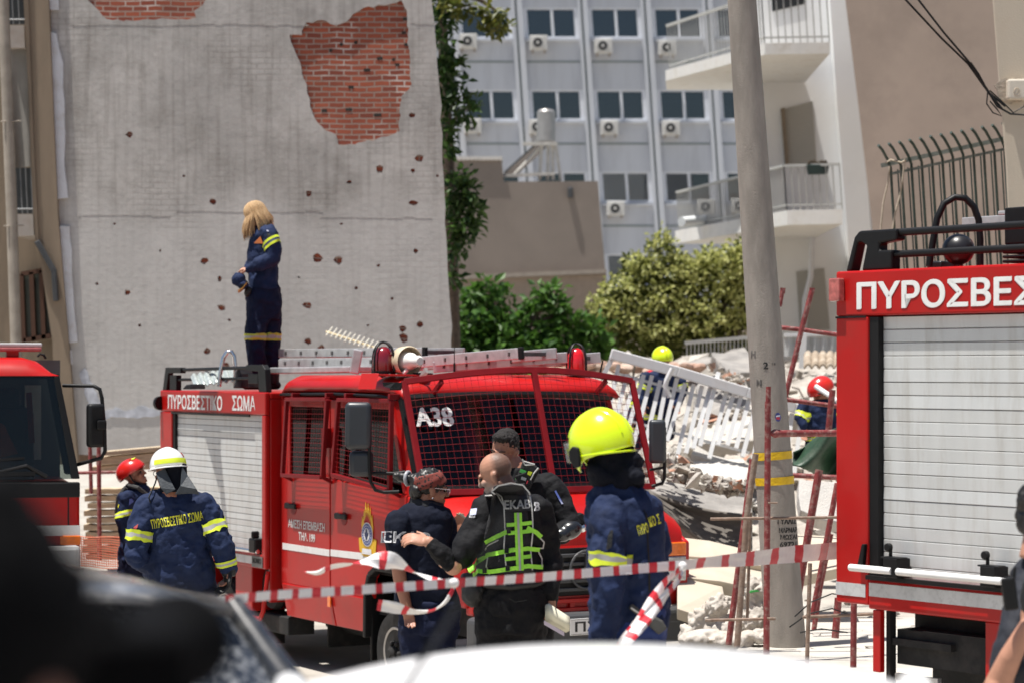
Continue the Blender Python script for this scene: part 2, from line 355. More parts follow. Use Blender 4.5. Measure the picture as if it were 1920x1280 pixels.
def ragged(pts, step=9, amp=3.0, seed=0, closed=True):
    out = []; rnd = random.Random(seed)
    for i, a in enumerate(pts if closed else pts[:-1]):
        c = pts[(i + 1) % len(pts)]; n = max(1, int(math.hypot(c[0] - a[0], c[1] - a[1]) / step))
        for k in range(n):
            t = k / n; out.append((a[0] + (c[0] - a[0]) * t + rnd.uniform(-amp, amp), a[1] + (c[1] - a[1]) * t + rnd.uniform(-amp, amp)))
    return out
def plate_with_holes(mb, outer, holes, d, th):
    loops = [[P(x, y, d) for x, y in outer]] + [[P(x, y, d) for x, y in h] for h in holes]
    tris = tessellate_polygon([[V((p.x, p.z, 0)) for p in l] for l in loops])
    flat = [p for l in loops for p in l]; n = len(flat); back = [p + V((0, th, 0)) for p in flat]
    fs = [tuple(t) for t in tris]; o = 0
    for l in loops:
        k = len(l); fs += [(o + i, o + (i + 1) % k, n + o + (i + 1) % k, n + o + i) for i in range(k)]; o += k
    mb.add(flat + back, fs)
DW = 32.0
outer = ([(76, -260), (91, 0), (94, 120), (100, 300), (106, 400), (118, 600), (126, 720), (128, 850)][::1]
         + [(500, 870), (862, 870)] + ragged([(855, 760), (850, 690), (842, 560), (836, 450), (832, 360), (826, 200), (818, 90), (808, 0), (792, -260)], 26, 2.4, 3, False) + [(792, -260)])
brick1 = ragged([(160, -120), (165, 0), (183, 18), (200, 38), (258, 39), (268, 36), (368, 36), (366, 20), (386, 2), (392, -120)], 9, 2.5, 1)
brick2 = ragged([(568, 47), (602, 37), (620, 46), (652, 44), (662, 25), (692, 14), (750, 2), (763, 20), (765, 90), (769, 140), (771, 160), (752, 182), (748, 236), (752, 246), (700, 264), (648, 273), (632, 270), (630, 254), (602, 240), (585, 218), (583, 190), (565, 130), (556, 100), (544, 80), (545, 67), (566, 66)], 8, 2.6, 2)
holes = []
HL = [(243, 253, 6), (400, 378, 6), (383, 489, 7), (412, 523, 5), (415, 578, 7), (388, 659, 7), (238, 548, 5), (578, 364, 6), (655, 342, 4), (712, 318, 8), (774, 320, 4), (787, 297, 7), (775, 380, 6.5), (773, 216, 5), (595, 485, 8), (635, 488, 8), (779, 471, 4), (710, 498, 3), (576, 572, 7), (578, 640, 6), (603, 652, 6), (787, 608, 6), (754, 616, 6), (756, 634, 8), (424, 686, 6), (182, 532, 3), (700, 690, 5), (505, 434, 3), (430, 600, 2.5), (668, 540, 3), (640, 420, 2.5), (300, 470, 2.5), (262, 610, 3), (735, 560, 3), (548, 690, 4), (345, 330, 2.5), (690, 610, 2.5), (820, 330, 2.5), (560, 520, 2), (215, 420, 2.5)]
for i, (x, y, r) in enumerate(HL):
    rn = random.Random(i + 40)
    r *= 1.15; holes.append([(x + r * math.cos(a * .785) * rn.uniform(.6, 1.3), y + r * .9 * math.sin(a * .785) * rn.uniform(.6, 1.3)) for a in range(8)])
wr = thing('party_wall', 'tall grey plastered party wall with bare red brick patches and small round holes', 'wall', P(480, 870, DW))
w = MB(); plate_with_holes(w, outer, [brick1, brick2] + holes, DW, .04)
w.build('plaster', PLAS, wr, wcoord=True)
MB().prism([P(x, y, DW + .041) for x, y in [(99, -260), (117, 0), (128, 400), (146, 850), (852, 850), (842, 690), (825, 360), (800, 0), (784, -260)]], (-.4, 2.2, 0)).build('brickwork', BRICK, wr, wcoord=True)
# missing bricks: flat dark blocks, the shade of the gaps put into the colour
POCKET_SHADE = M('pocket_shade', (.04, .035, .03), .95, var=.3)
mb = MB()
for x, y, ww in [(760, 36, 9), (757, 62, 8), (640, 84, 6), (667, 80, 6), (745, 122, 8), (712, 110, 10), (688, 132, 12), (654, 206, 12), (608, 208, 10), (708, 216, 14), (658, 164, 10), (738, 112, 6), (762, 84, 8), (620, 95, 6)]:
    c = P(x, y, DW + .037); mb.box(c.x - ww * .0035, c.x + ww * .0035, c.y, c.y + .01, c.z - .02, c.z + .02)
mb.build('brick_pocket_shade', POCKET_SHADE, wr, wcoord=True)
# floor lines and scars standing proud of the plaster
mb = MB(); rnd = random.Random(5)
for (y0, x0, x1) in ((404, 128, 300), (396, 330, 600), (407, 600, 805), (46, 124, 560), (44, 770, 812)):
    x = x0
    while x < x1:
        l = rnd.uniform(8, 34); yy = y0 + rnd.uniform(-1.5, 1.5)
        a = P(x, yy, DW - .004); c = P(x + l, yy + rnd.uniform(-1, 1), DW - .004); a.y = c.y = DW + .005; mb.bar(a, c, .016, rnd.uniform(.006, .018)); x += l + rnd.uniform(0, 14 if y0 in (100, 462) else 2)
mb.build('floor_line', PLAS, wr, wcoord=True)
WPAINT = M('old_white_paint', (.66, .67, .70), .8, var=.06, scale=5, dirt=(.42, .36, .30), dscale=6, damt=.5)
mb = MB()
for pts in ([(90, -260), (91, 18), (110, 20), (112, -260)], [(92, 60), (106, 62), (117, 120), (122, 250), (120, 300), (127, 372), (108, 374), (104, 300)], [(112, 424), (131, 424), (137, 560), (145, 640), (123, 645), (117, 520)], [(121, 660), (134, 655), (136, 682), (124, 686)]):
    mb.prism([P(x, y, DW - .05) for x, y in ragged(pts, 20, 1.2, 9)], (0, .3, 0))
mb.build('white_paint_edge', WPAINT, wr, wcoord=True)
BLUEW = M('blue_white_smear', (.50, .52, .57), .9, var=.25, scale=8)
mb = MB()
for pts in ([(196, 772), (215, 764), (240, 770), (262, 760), (300, 770), (300, 780), (250, 784), (215, 780), (198, 784)], [(150, 700), (160, 690), (190, 760), (170, 780)]):
    mb.prism([P(x, y, DW - .012) for x, y in ragged(pts, 5, 2, 4)], (0, .01, 0))
mb.build('paint_smear', BLUEW, wr, wcoord=True)

# ================================================================== beige apartment block at the far left
DL = 31.88
BEI = M('brown_beige_render', (.245, .19, .135), .9, var=.1, scale=2, bump=.15, dirt=(.16, .125, .09), dscale=1.5, damt=.6, stretch=(3, 3, .6))
BEI2 = M('pale_beige_render', (.40, .35, .29), .9, var=.1, scale=2, dirt=(.26, .21, .16), dscale=2, damt=.6)
ap = thing('apartment_block', 'beige apartment block with grilled balconies and a wooden door, left of the grey wall', 'building', P(40, 870, DL))
mb = MB()
mb.prism([P(x, y, DL) for x, y in [(40, -260), (46, 0), (62, 400), (70, 450), (98, 640), (106, 870), (146, 870), (128, 640), (108, 400), (91, 0), (80, -260)]], (0, 4, 0))
mb.prism([P(x, y, DL - .03) for x, y in [(36, -260), (44, 0), (55, 200), (60, 330), (66, 450), (72, 450), (66, 330), (60, 200), (53, 0), (45, -260)]], (0, .2, 0))
mb.prism([P(x, y, DL + 1.1) for x, y in [(-60, -260), (-50, 870), (110, 870), (60, -260)]], (0, .3, 0))
mb.build('wall', BEI, ap, wcoord=True)
MPAR = M('stained_marble_parapet', (.46, .42, .38), .7, var=.12, scale=4, dirt=(.34, .24, .18), dscale=3, damt=.7)
for pts in ([(10, 48), (45, 48), (47, 90), (14, 90)], [(26, 402), (62, 402), (64, 442), (30, 443)]): MB().prism([P(x, y, DL + .1) for x, y in pts], (0, .9, 0)).build('balcony_parapet', MPAR, ap, wcoord=True)
mb = MB()
mb.grid(lambda u, v: P(18 + 34 * u + 8 * v, 94 + 222 * v - 4 * u, DL + .25 + .06 * math.sin(u * 5) * v + (.10 * u * v)), 10, 10)
mb.build('awning_cloth', M('grey_awning', (.30, .285, .26), .9, var=.08, dirt=(.2, .19, .17), dscale=2, damt=.5), ap, wcoord=True, smooth=60)
for x0, x1, y0, y1 in ((10, 44, -30, 46), (28, 58, 315, 401)):
    f = MB().prism([P(x0, y0, DL + .6), P(x1, y0, DL + .6), P(x1 + 4, y1, DL + .6), P(x0 + 4, y1, DL + .6)], (0, .05, 0)).build('window', M('dark_recess', (.02, .023, .025), .5), ap, wcoord=True)
    mb = MB()
    for i in range(4): mb.tube([P(x0 + (x1 - x0) * i / 3, y0, DL + .3), P(x0 + 4 + (x1 - x0) * i / 3, y1, DL + .3)], .008, 6)
    mb.tube([P(x0, y1 - 9, DL + .3), P(x1 + 4, y1 - 9, DL + .3)], .012, 6)
    mb.build('grille', M('grey_iron', (.2, .21, .22), .5, var=.1), f, wcoord=True)
BROWN = M('brown_wood', (.085, .035, .018), .6, var=.25, scale=10, stretch=(6, 6, 1))
dr = MB()
def dq(x, y): return P(40 + 56 * x + 5 * y, 514 - 10 * x + 128 * y, DL + .95)
for a, c in (((0, 0), (1, 0)), ((0, .97), (1, .97)), ((0, 0), (0, 1)), ((.34, 0), (.34, 1)), ((.67, 0), (.67, 1)), ((.98, 0), (.98, 1))): dr.bar(dq(*a), dq(*c), .06, .06)
do = dr.build('door', BROWN, ap, wcoord=True)
mb = MB(); mb.prism([dq(0, 0) + V((0, .04, 0)), dq(1, 0) + V((0, .04, 0)), dq(1, 1) + V((0, .04, 0)), dq(0, 1) + V((0, .04, 0))], (0, .03, 0)); mb.build('door_pane', M('dull_green_pane', (.06, .065, .05), .4, var=.2), do, wcoord=True)
mb = MB(); mb.bar(P(69, 452, DL - .04), P(101, 508, DL - .04), .075, .075); mb.bar(P(101, 505, DL - .04), P(105, 565, DL - .04), .07, .07); mb.build('downpipe_elbow', M('dark_pipe', (.05, .052, .055), .5, var=.2), ap, wcoord=True, bevel=.015)
mb = MB(); mb.tube([P(-2, -260, DL - .1), P(6, 0, DL - .1), P(14, 200, DL - .1), P(22, 400, DL - .1), P(30, 640, DL - .1), P(36, 870, DL - .1)], .075, 12)
for x, y in ((17, 228), (23, 424)): mb.tube([P(x - 16, y, DL - .19), P(x + 22, y - 1, DL - .1)], .01, 6)
mb.build('drainpipe', M('beige_pipe', (.33, .29, .24), .75, var=.15, scale=5, dirt=(.2, .17, .14), dscale=4, damt=.6), ap, wcoord=True, smooth=40)

# ================================================================== office block far behind
DO = 92.0; SO = DO / F
OFF = M('office_panels', (.58, .60, .64), .8, var=.05, scale=.6, dirt=(.42, .43, .46), dscale=.8, damt=.5, stretch=(2.5, 1, .4))
OFFG = M('office_joint_green', (.22, .26, .255), .8, var=.15)
FRM = M('white_window_frame', (.74, .76, .80), .5, var=.04)
ob = thing('office_block', 'long white office block with rows of paired windows, behind the trees', 'building', P(1100, 690, DO))
def osh(mb, name, mat, par_, **k): return mb.shear(K, H).build(name, mat, par_, wcoord=True, **k)
cols = [(660, 92), (783, 92), (906, 92), (1029, 94), (1151, 90), (1270, 87), (1386, 85), (1500, 85), (1614, 85), (1726, 85)]
rows = [14 + 154 * r for r in range(-2, 5)]
f = MB(); gr_ = MB()
for ci, (cx, cw) in enumerate(cols):
    nx = cols[ci + 1][0] if ci + 1 < len(cols) else cx + 112
    x0, x1 = P(cx, 0, DO).x, P(cx + cw, 0, DO).x; xn = P(nx, 0, DO).x
    zt = P(0, -420, DO).z; zb = -1
    f.box(x0 - .1, x1 + .1, DO + .15, DO + .5, zb, P(0, rows[-1] + 58, DO).z)
    for r, ry in enumerate(rows):
        top = P(0, ry, DO).z; up = rows[r - 1] + 58 if r else -430
        f.box(x0 - .1, x1 + .1, DO + .15, DO + .5, top, P(0, up, DO).z)
        gr_.box(x0 - .05, x1 + .05, DO + .13, DO + .16, P(0, ry + 103, DO).z, P(0, ry + 100, DO).z)
        f.box(x0 - .05, x1 + .05, DO - .02, DO + .3, P(0, ry + 60, DO).z - .06, P(0, ry + 60, DO).z)
    w_ = xn - x1; m_ = (x1 + xn) / 2
    f.box(x1 + .1, m_ - .08, DO - .06, DO + .5, zb, zt); f.box(m_ + .0, xn - .1, DO - .06, DO + .5, zb, zt)
    gr_.box(m_ - .08, m_ + .0, DO + .05, DO + .4, zb, zt)
f.box(P(560, 0, DO).x, P(1840, 0, DO).x, DO + .55, DO + 9, -1, P(0, -420, DO).z)
osh(f, 'facade', OFF, ob); osh(gr_, 'joint', OFFG, ob)
BLD = M('drawn_blind', (.30, .31, .28), .9, var=.1)
for ci, (cx, cw) in enumerate(cols[2:8]):
    for r, ry in enumerate(rows[2:]):
        a = P(cx, ry, DO); c = P(cx + cw, ry + 57, DO); t = .065; y0, y1 = DO + .18, DO + .26
        mb = MB(); mb.box(a.x - .12, c.x + .12, y0, y1, a.z - t, a.z); mb.box(a.x - .12, c.x + .12, y0, y1, c.z, c.z + t); mb.box(a.x - .12, a.x + t, y0, y1, c.z + t, a.z - t); mb.box(c.x - t, c.x + .12, y0, y1, c.z + t, a.z - t)
        mxx = (a.x + c.x) / 2 + .05; mb.box(mxx - .05, mxx + .05, y0 - .02, y1, c.z, a.z)
        wn_ = osh(mb, 'window', FRM, ob)
        pb = MB(); pb.box(a.x, c.x, DO + .30, DO + .32, c.z, a.z); osh(pb, 'pane', GLD, wn_)
        bb = MB(); bl = random.Random(ci * 9 + r); z1 = a.z; z0 = a.z + (c.z - a.z) * bl.choice([.3, 1, 1, .75, .5]) * (.0 if r == 0 else 1)
        if r: bb.box(a.x, c.x, DO + .42, DO + .44, min(z0, z1 - .02), z1); osh(bb, 'blind', BLD, wn_)
# air conditioners
ACW = M('ac_casing', (.62, .61, .58), .6, var=.06, dirt=(.4, .36, .3), dscale=4, damt=.4); ACD = M('ac_fan_dark', (.03, .03, .032), .6)
def ac(label, px, py, w_=33, hh=27, fan=True):
    c = P(px, py, DO - .5); t = thing('air_conditioner', label, 'air conditioner', c, 0, 'air conditioners on the office block')
    W_, H_ = w_ * SO / 2, hh * SO / 2
    MB().box(-W_, W_, 0, .36, -H_, H_).build('casing', ACW, t, bevel=.03)
    MB().lathe((-W_ * .1, -.004, 0), (0, -1, 0), [(H_ * .8, 0), (H_ * .8, .02), (H_ * .66, .025), (H_ * .66, .004)], 20).build('fan_ring', ACW, t, smooth=40)
    g_ = MB().lathe((-W_ * .1, -.006, 0), (0, -1, 0), [(H_ * .66, 0), (H_ * .66, .01)], 20).build('fan_opening', ACD, t)
    mb = MB(); mb.lathe((-W_ * .1, -.02, 0), (0, -1, 0), [(H_ * .22, 0), (H_ * .2, .02)], 12); mb.build('fan_hub', ACW, g_)
    for sx in (-.7, .7): MB().box(W_ * sx - .03, W_ * sx + .03, .05, .62, -H_ - .06, -H_ - .001).build('bracket', M('ac_bracket', (.3, .25, .2), .7, var=.2), t)
ROWN = ['top', 'middle', 'bottom']
for lab, px, py in (('air conditioner in the top row half hidden by the hanging branch', 878, 77), ('air conditioner with rusty bracket legs in the top row, second from the left', 1010, 80), ('air conditioner in the top row, third from the left, left of the balcony', 1132, 86), ('air conditioner in the top row behind the upper balcony railing', 1252, 89), ('air conditioner in the middle row beside the wall with the hanging leaves', 886, 236), ('air conditioner half hidden behind the rooftop water tank', 1008, 238), ('air conditioner in the middle row above the brown building, right of the water tank', 1143, 239), ('air conditioner in the middle row below the upper balcony slab', 1259, 240), ('white air conditioner in the bottom row just right of the brown building', 1155, 391), ('air conditioner in the bottom row behind the lower balcony railing', 1324, 388), ('air conditioner in the bottom row beside the concrete pole', 1388, 386)):
    ac(lab, px, py)

# ================================================================== brown building with water heater
DB = 70.0
BRN = M('brown_render', (.235, .198, .170), .95, var=.06, scale=1, dirt=(.17, .14, .12), dscale=.7, damt=.4, bump=.1)
bb = thing('brown_building', 'windowless brown building with a stepped roof line, behind the bushy tree', 'building', P(980, 700, DB))
MB().prism([P(x, y, DB) for x, y in [(800, 296), (940, 298), (945, 341), (1121, 340), (1128, 430), (1136, 516), (1140, 800), (800, 800)]], (0, 8, 0)).build('wall', BRN, bb, wcoord=True)
mb = MB(); mb.bar(P(800, 523, DB - .1), P(1137, 509, DB - .1), .3, .12); mb.build('ledge', M('brown_ledge', (.30, .26, .22), .9, var=.1), bb, wcoord=True)
mb = MB(); mb.prism([P(x, y, DB - .06) for x, y in [(800, 527), (1137, 514), (1140, 800), (800, 800)]], (0, .05, 0)); mb.build('lower_wall', M('tan_render', (.275, .22, .175), .95, var=.08), bb, wcoord=True)
mb = MB()
for i in range(16): mb.lathe(P(824 + i * 7.6, 297, DB - .1), (0, 1, 0), [(.062, 0), (.062, 1.5)], 10)
mb.build('corrugated_edge', M('pale_corrugate', (.6, .57, .53), .8, var=.1), bb, wcoord=True)
mb = MB(); mb.box(*[k for k in (P(1064, 0, DB).x, P(1074, 0, DB).x, DB - .15, DB, P(0, 372, DB).z, P(0, 352, DB).z)]); mb.build('wall_lamp', GREYP, bb, wcoord=True, bevel=.03)
sh = thing('solar_water_heater', 'solar water heater with a sloping panel and upright tank on the brown roof', 'water heater', P(1000, 340, DB + 1))
MB().prism([P(944, 328, DB + .6), P(1006, 272, DB + .9), P(1030, 272, DB + 2.2), P(968, 330, DB + 1.9)], V((.03, 0, .1))).build('panel', M('solar_panel_dark', (.10, .11, .12), .25, var=.2, metal=.2), sh, wcoord=True)
mb = MB(); mb.bar(P(980, 270, DB + .6), P(1045, 270, DB + .6), .16, .1); mb.bar(P(944, 330, DB + .5), P(1040, 326, DB + .5), .12, .09)
for a, c in (((1015, 275), (1012, 338)), ((1028, 275), (1027, 338)), ((1036, 272), (1037, 338)), ((1042, 275), (1052, 338)), ((1010, 280), (960, 332))): mb.tube([P(*a, DB + .7), P(*c, DB + .7)], .05, 6)
mb.build('frame', M('pale_steel', (.52, .50, .46), .6, var=.15), sh, wcoord=True)
c = P(1024, 268, DB + 1.0); mb = MB(); mb.lathe(c, (0, 0, 1), [(.22, 0), (.27, .03), (.27, .9), (.2, .97)], 18); mb.build('tank', M('tank_steel', (.45, .43, .41), .35, metal=.6, var=.1), sh, wcoord=True, smooth=40)

# ================================================================== white building with balconies
WB = M('white_building_render', (.86, .87, .87), .9, var=.03, scale=1, dirt=(.66, .65, .62), dscale=1, damt=.3)
BALC = M('balcony_concrete', (.70, .69, .66), .9, var=.1, scale=3, dirt=(.45, .41, .35), dscale=3, damt=.6, bump=.3)
RAILM = M('pale_grey_rail', (.42, .42, .40), .5, var=.1)
DWH = 51.0
wb = thing('white_apartment_building', 'white apartment building with two corner balconies, behind the concrete pole', 'building', P(1500, 690, DWH))
mb = MB()
mb.prism([P(x, y, DWH) for x, y in [(1352, -300), (1385, 200), (1410, 470), (1425, 800), (1660, 800), (1625, 420), (1600, 0), (1580, -300)]], (2.4, 7, 0))
mb.build('wall', WB, wb, wcoord=True)
mb = MB(); mb.prism([P(x, y, DWH - .35) for x, y in [(1540, -300), (1556, 0), (1570, 200), (1588, 420), (1606, 700), (1648, 700), (1632, 420), (1616, 200), (1592, 0), (1578, -300)]], (0, .34, 0))
mb.build('corner_pier', WB, wb, wcoord=True)
def slab(corners, z, th, name):      # corners are (px, py of underside) -> depth follows from the height
    pts = []
    for px, py in corners:
        d = (z - H) * F / (690 - py); pts.append(V(((px - 960) / F * d, d, z)))
    MB().prism(pts, (0, 0, th)).build(name, BALC, wb, wcoord=True); return pts
def railing(pts, h, name, bar=.13):
    rl = MB(); rb = MB()
    for a, c in zip(pts[:-1], pts[1:]):
        n = max(2, int((c - a).length / bar)); up = V((0, 0, h)); lean = V((-K * h, 0, 0)); up = up + lean
        rl.bar(a + up, c + up, .06, .05); rl.bar(a + up * .12, c + up * .12, .03, .03)
        for i in range(n + 1):
            q = a + (c - a) * i / n; rb.bar(q, q + up, .022, .022, up=(0, 1, 0))
    r = rl.build(name, RAILM, wb, wcoord=True); rb.build('baluster', RAILM, r, wcoord=True)
zs = H + 587 * 46.5 / F
p = slab([(1248, 152), (1434, 103), (1556, 101), (1510, 154), (1372, 169), (1250, 169)], zs, .22, 'upper_balcony')
railing([p[0] + V((.1, .1, .22)), p[1] + V((.0, .06, .22)), p[2] + V((0, .06, .22))], .95, 'upper_railing')
zs = H + 268 * 46.5 / F
p = slab([(1266, 457), (1476, 422), (1580, 420), (1528, 446), (1400, 458)], zs, .28, 'lower_balcony')
railing([p[0] + V((.1, .1, .28)), p[1] + V((0, .06, .28)), p[2] + V((0, .06, .28))], .86, 'lower_railing')
SHT = M('grey_shutter', (.42, .41, .375), .8, var=.05, stretch=(1, 1, 20))
mb = MB(); mb.prism([P(x, y, DWH - .03) for x, y in [(1466, 206), (1524, 190), (1531, 309), (1474, 310)]], (0, .02, 0)); sh_ = mb.build('shutter', SHT, wb, wcoord=True)
mb = MB(); mb.prism([P(x, y, DWH - .10) for x, y in [(1464, 204), (1471, 202), (1479, 310), (1472, 311)]], (0, .06, 0)); mb.build('jamb', M('jamb_brown', (.25, .2, .15), .8), sh_, wcoord=True)
mb = MB(); mb.prism([P(x, y, DWH - .03) for x, y in [(1493, 510), (1545, 503), (1556, 618), (1500, 620)]], (0, .02, 0)); mb.build('lower_shutter', SHT, wb, wcoord=True)
mb = MB(); mb.prism([P(x, y, DWH - .03) for x, y in [(1445, -40), (1506, -40), (1508, 8), (1448, 22)]], (0, .02, 0)); mb.build('dark_window', M('dark_recess', (.02, .023, .025)), wb, wcoord=True)
mb = MB(); mb.tube([P(1524, 430, DWH - .2), P(1520, 520, DWH - .2), P(1510, 560, DWH - .2), P(1506, 640, DWH - .2)], .06, 8); mb.build('downpipe', FRM, wb, wcoord=True, smooth=40)
pt = thing('planter_box', 'dark green planter box hung on the lower balcony railing', 'planter', P(1533, 318, 46.5))
mb = MB(); mb.prism([P(1513, 309, 46.3), P(1555, 309, 46.3), P(1552, 326, 46.3), P(1517, 327, 46.3)], (0, .2, 0)); mb.build('box', M('dark_green_plastic', (.02, .04, .035), .5), pt, wcoord=True, bevel=.01)
mb = MB()
for i in range(40): mb.ell(P(random.uniform(1516, 1552), random.uniform(304, 310), 46.4), (.05, .05, .02), Matrix.Rotation(random.uniform(0, 3), 3, 'X'), 5, 3)
mb.build('soil', M('dry_soil', (.06, .045, .03), .95), pt, wcoord=True)
rl = thing('rolled_sheet', 'pale roll lying on the lower balcony floor behind the railing', 'roll', P(1315, 412, 52))
MB().tube([P(1278, 416, 51), P(1345, 410, 52)], .10, 12).build('roll', M('pale_roll', (.72, .75, .76), .5, var=.1, scale=20), rl, wcoord=True, smooth=50)

# ================================================================== buildings on the right
PINK = M('pinkish_beige_render', (.44, .345, .28), .95, var=.07, scale=1.2, dirt=(.28, .22, .18), dscale=.8, damt=.5, bump=.15)
tag(MB().prism([P(x, y, 44) for x, y in [(1552, -300), (1585, 0), (1612, 220), (1636, 430), (1660, 800), (2300, 800), (2300, -300)]], (2.6, 7, 0)).build('beige_building', PINK), 'plain pinkish beige side wall of the building behind the green bar fence', 'building')
CREAM = M('cream_render', (.56, .49, .39), .9, var=.06, scale=3, bump=.15, dirt=(.45, .37, .28), dscale=3, damt=.4)
cw = thing('cream_building', 'cream rendered building corner with cable box at the right edge', 'building', P(1900, 690, 24))
MB().prism([P(x, y, 24) for x, y in [(1838, -300), (1860, 0), (1872, 160), (1884, 300), (1890, 420), (1896, 800), (2300, 800), (2300, -300)]], (2.4, 5, 0)).build('wall', CREAM, cw, wcoord=True, bevel=.02)
bx = thing('cable_box', 'round-lidded white cable box on the cream wall', 'box', P(1903, 168, 23.95))
c = P(1905, 170, 23.9)
MB().box(c.x - .085, c.x + .12, 23.86, 24, c.z - .09, c.z + .11).build('casing', M('cream_plastic', (.66, .60, .50), .5), bx, wcoord=True, bevel=.02)
mb = MB(); mb.tube([(c.x + .028 * math.cos(a * .63), 23.855, c.z - .02 + .04 * math.sin(a * .63)) for a in range(10)], .004, 6, True); mb.tube([(c.x - .008, 23.855, c.z - .035), (c.x + .012, 23.855, c.z)], .004, 5); mb.build('ring_mark', M('tan_mark', (.5, .42, .32), .6), bx, wcoord=True)
mb = MB(); mb.prism([P(x, y, 23.97) for x, y in ragged([(1866, 160), (1880, 148), (1912, 146), (1930, 160), (1925, 185), (1895, 196), (1874, 185)], 6, 2.5, 3)], (0, .03, 0)); mb.build('cement_patch', M('cement_patch', (.42, .36, .29), .95, var=.25, scale=20, bump=.5), bx, wcoord=True)
cb = thing('overhead_cables', 'bundle of black cables running from the cream wall to the top of the picture', 'cables', P(1880, 200, 23.8))
mb = MB(); d = 23.8
for k, pts in enumerate(([(1560, -170), (1698, 0), (1765, 72), (1815, 120), (1852, 172), (1885, 200)], [(1590, -170), (1722, 0), (1770, 62), (1818, 118), (1856, 176), (1880, 206)], [(1820, 118), (1835, 140), (1850, 168), (1870, 200), (1895, 214), (1925, 216), (1960, 190)], [(1852, 172), (1850, 195), (1862, 212), (1878, 218), (1870, 206), (1856, 190)], [(1856, 170), (1878, 190), (1900, 212), (1920, 200), (1932, 170)])):
    mb.tube([P(x, y, d - .015 * k) for x, y in pts], .011 if k < 3 else .007, 6)
mb.build('cable', BLK, cb, wcoord=True, smooth=60)
# green barred fence
GRN = M('dark_green_iron', (.035, .06, .05), .5, var=.2, scale=20, dirt=(.1, .08, .06), dscale=20, damt=.5)
gf = thing('green_bar_fence', 'dark green fence of tall bars bent outwards at the top, above the right fire engine', 'fence', P(1770, 690, 26.5))
mb = MB(); DG = 26.5
for i in range(24):
    t = i / 12.0; x = 1668 + i * 19.4; y0 = 307 - t * 42
    dd = DG - .1 * t
    mb.tube([P(x - 21, y0 - 34, dd - .22), P(x - 14, y0 - 26, dd - .16), P(x - 4, y0 - 8, dd - .05), P(x + 2, y0 + 8, dd), P(x + 5, y0 + 60, dd), P(x + 22, y0 + 330, dd), P(x + 34, 720, dd)], .017, 6)
for i in range(23):
    x = 1680 + i * 19.4; mb.tube([P(x + 3, 318 - i / 12 * 42, DG + .04), P(x + 30, 720, DG + .04)], .009, 5)
mb.build('bar', GRN, gf, wcoord=True, smooth=50)
mb = MB(); mb.bar(P(1652, 311, DG), P(2150, 202, DG - .2), .05, .045); mb.bar(P(1672, 326, DG), P(2150, 222, DG - .2), .03, .03); mb.build('rail', M('weathered_green_rail', (.16, .18, .16), .6, var=.3, scale=20), gf, wcoord=True)
rp_ = thing('rope', 'pale ropes tied over the end of the green bar fence', 'rope', P(1690, 320, DG - .1))
mb = MB()
for pts in ([(1668, 312), (1664, 345), (1656, 380), (1652, 420), (1650, 470)], [(1697, 298), (1693, 330), (1688, 365), (1678, 400), (1672, 440), (1668, 500)], [(1660, 306), (1670, 300), (1690, 305), (1699, 300)]): mb.tube([P(x, y, DG - .12) for x, y in pts], .011, 6)
mb.build('rope_strand', M('rope_fibre', (.42, .36, .28), .9, var=.2, scale=60), rp_, wcoord=True, smooth=60)

# ================================================================== trees
LEAFD = None
def leafmat(name, c0, c1, tr=.25):
    if name in _m: return _m[name]
    m = bpy.data.materials.new(name); m.use_nodes = True; N = m.node_tree.nodes; L = m.node_tree.links; b = N['Principled BSDF']
    ge = N.new('ShaderNodeNewGeometry'); rp = N.new('ShaderNodeValToRGB'); rp.color_ramp.elements[0].color = c0 + (1,); rp.color_ramp.elements[1].color = c1 + (1,)
    L.new(ge.outputs['Random Per Island'], rp.inputs[0]); L.new(rp.outputs[0], b.inputs['Base Color']); b.inputs['Roughness'].default_value = .5
    tl = N.new('ShaderNodeBsdfTranslucent'); L.new(rp.outputs[0], tl.inputs[0]); mx = N.new('ShaderNodeMixShader'); mx.inputs[0].default_value = tr
    L.new(b.outputs[0], mx.inputs[1]); L.new(tl.outputs[0], mx.inputs[2]); L.new(mx.outputs[0], N['Material Output'].inputs[0]); _m[name] = m; return m
def crown(name, mat, clumps, d, leaf, dens, parent, seed=1, depth=1.0, droop=.3):
    """clumps: (px, py, rx px, ry px); leaf-sized folded faces fill small sub-clusters in each clump"""
    rn = random.Random(seed); mb = MB(); s = d / F
    for px, py, rx, ry in clumps:
        c = P(px, py, d); a, bb_ = rx * s, ry * s; dep = max(a, bb_) * depth
        for _ in range(max(5, int(dens * a * bb_ * 130))):
            u = V((rn.gauss(0, 1), rn.gauss(0, 1), rn.gauss(0, 1))).normalized() * rn.uniform(.35, 1) ** .6
            cc = c + V((u.x * a, u.y * dep, u.z * bb_)); sr = rn.uniform(.12, .30) * max(a, .5)
            for _ in range(rn.randint(7, 13)):
                v = V((rn.gauss(0, .5), rn.gauss(0, .5), rn.gauss(0, .45))) * sr; q = cc + v
                t = (v.normalized() + V((rn.gauss(0, .4), rn.gauss(0, .4), rn.gauss(0, .4) - droop))).normalized()
                sd_ = t.cross(V((rn.gauss(0, 1), rn.gauss(0, 1), rn.gauss(0, 1) + 1.5))).normalized(); L_ = leaf * rn.uniform(.6, 1.3); up = sd_.cross(t) * L_ * .12
                mb.add([q, q + t * L_ * .5 + sd_ * L_ * .28 + up, q + t * L_, q + t * L_ * .5 - sd_ * L_ * .28 + up], [(0, 1, 2), (0, 2, 3)])
    return mb.build(name, mat, parent, wcoord=True, recalc=False)
BARK = M('bark', (.10, .075, .055), .95, var=.3, scale=10, bump=.6, bscale=30)
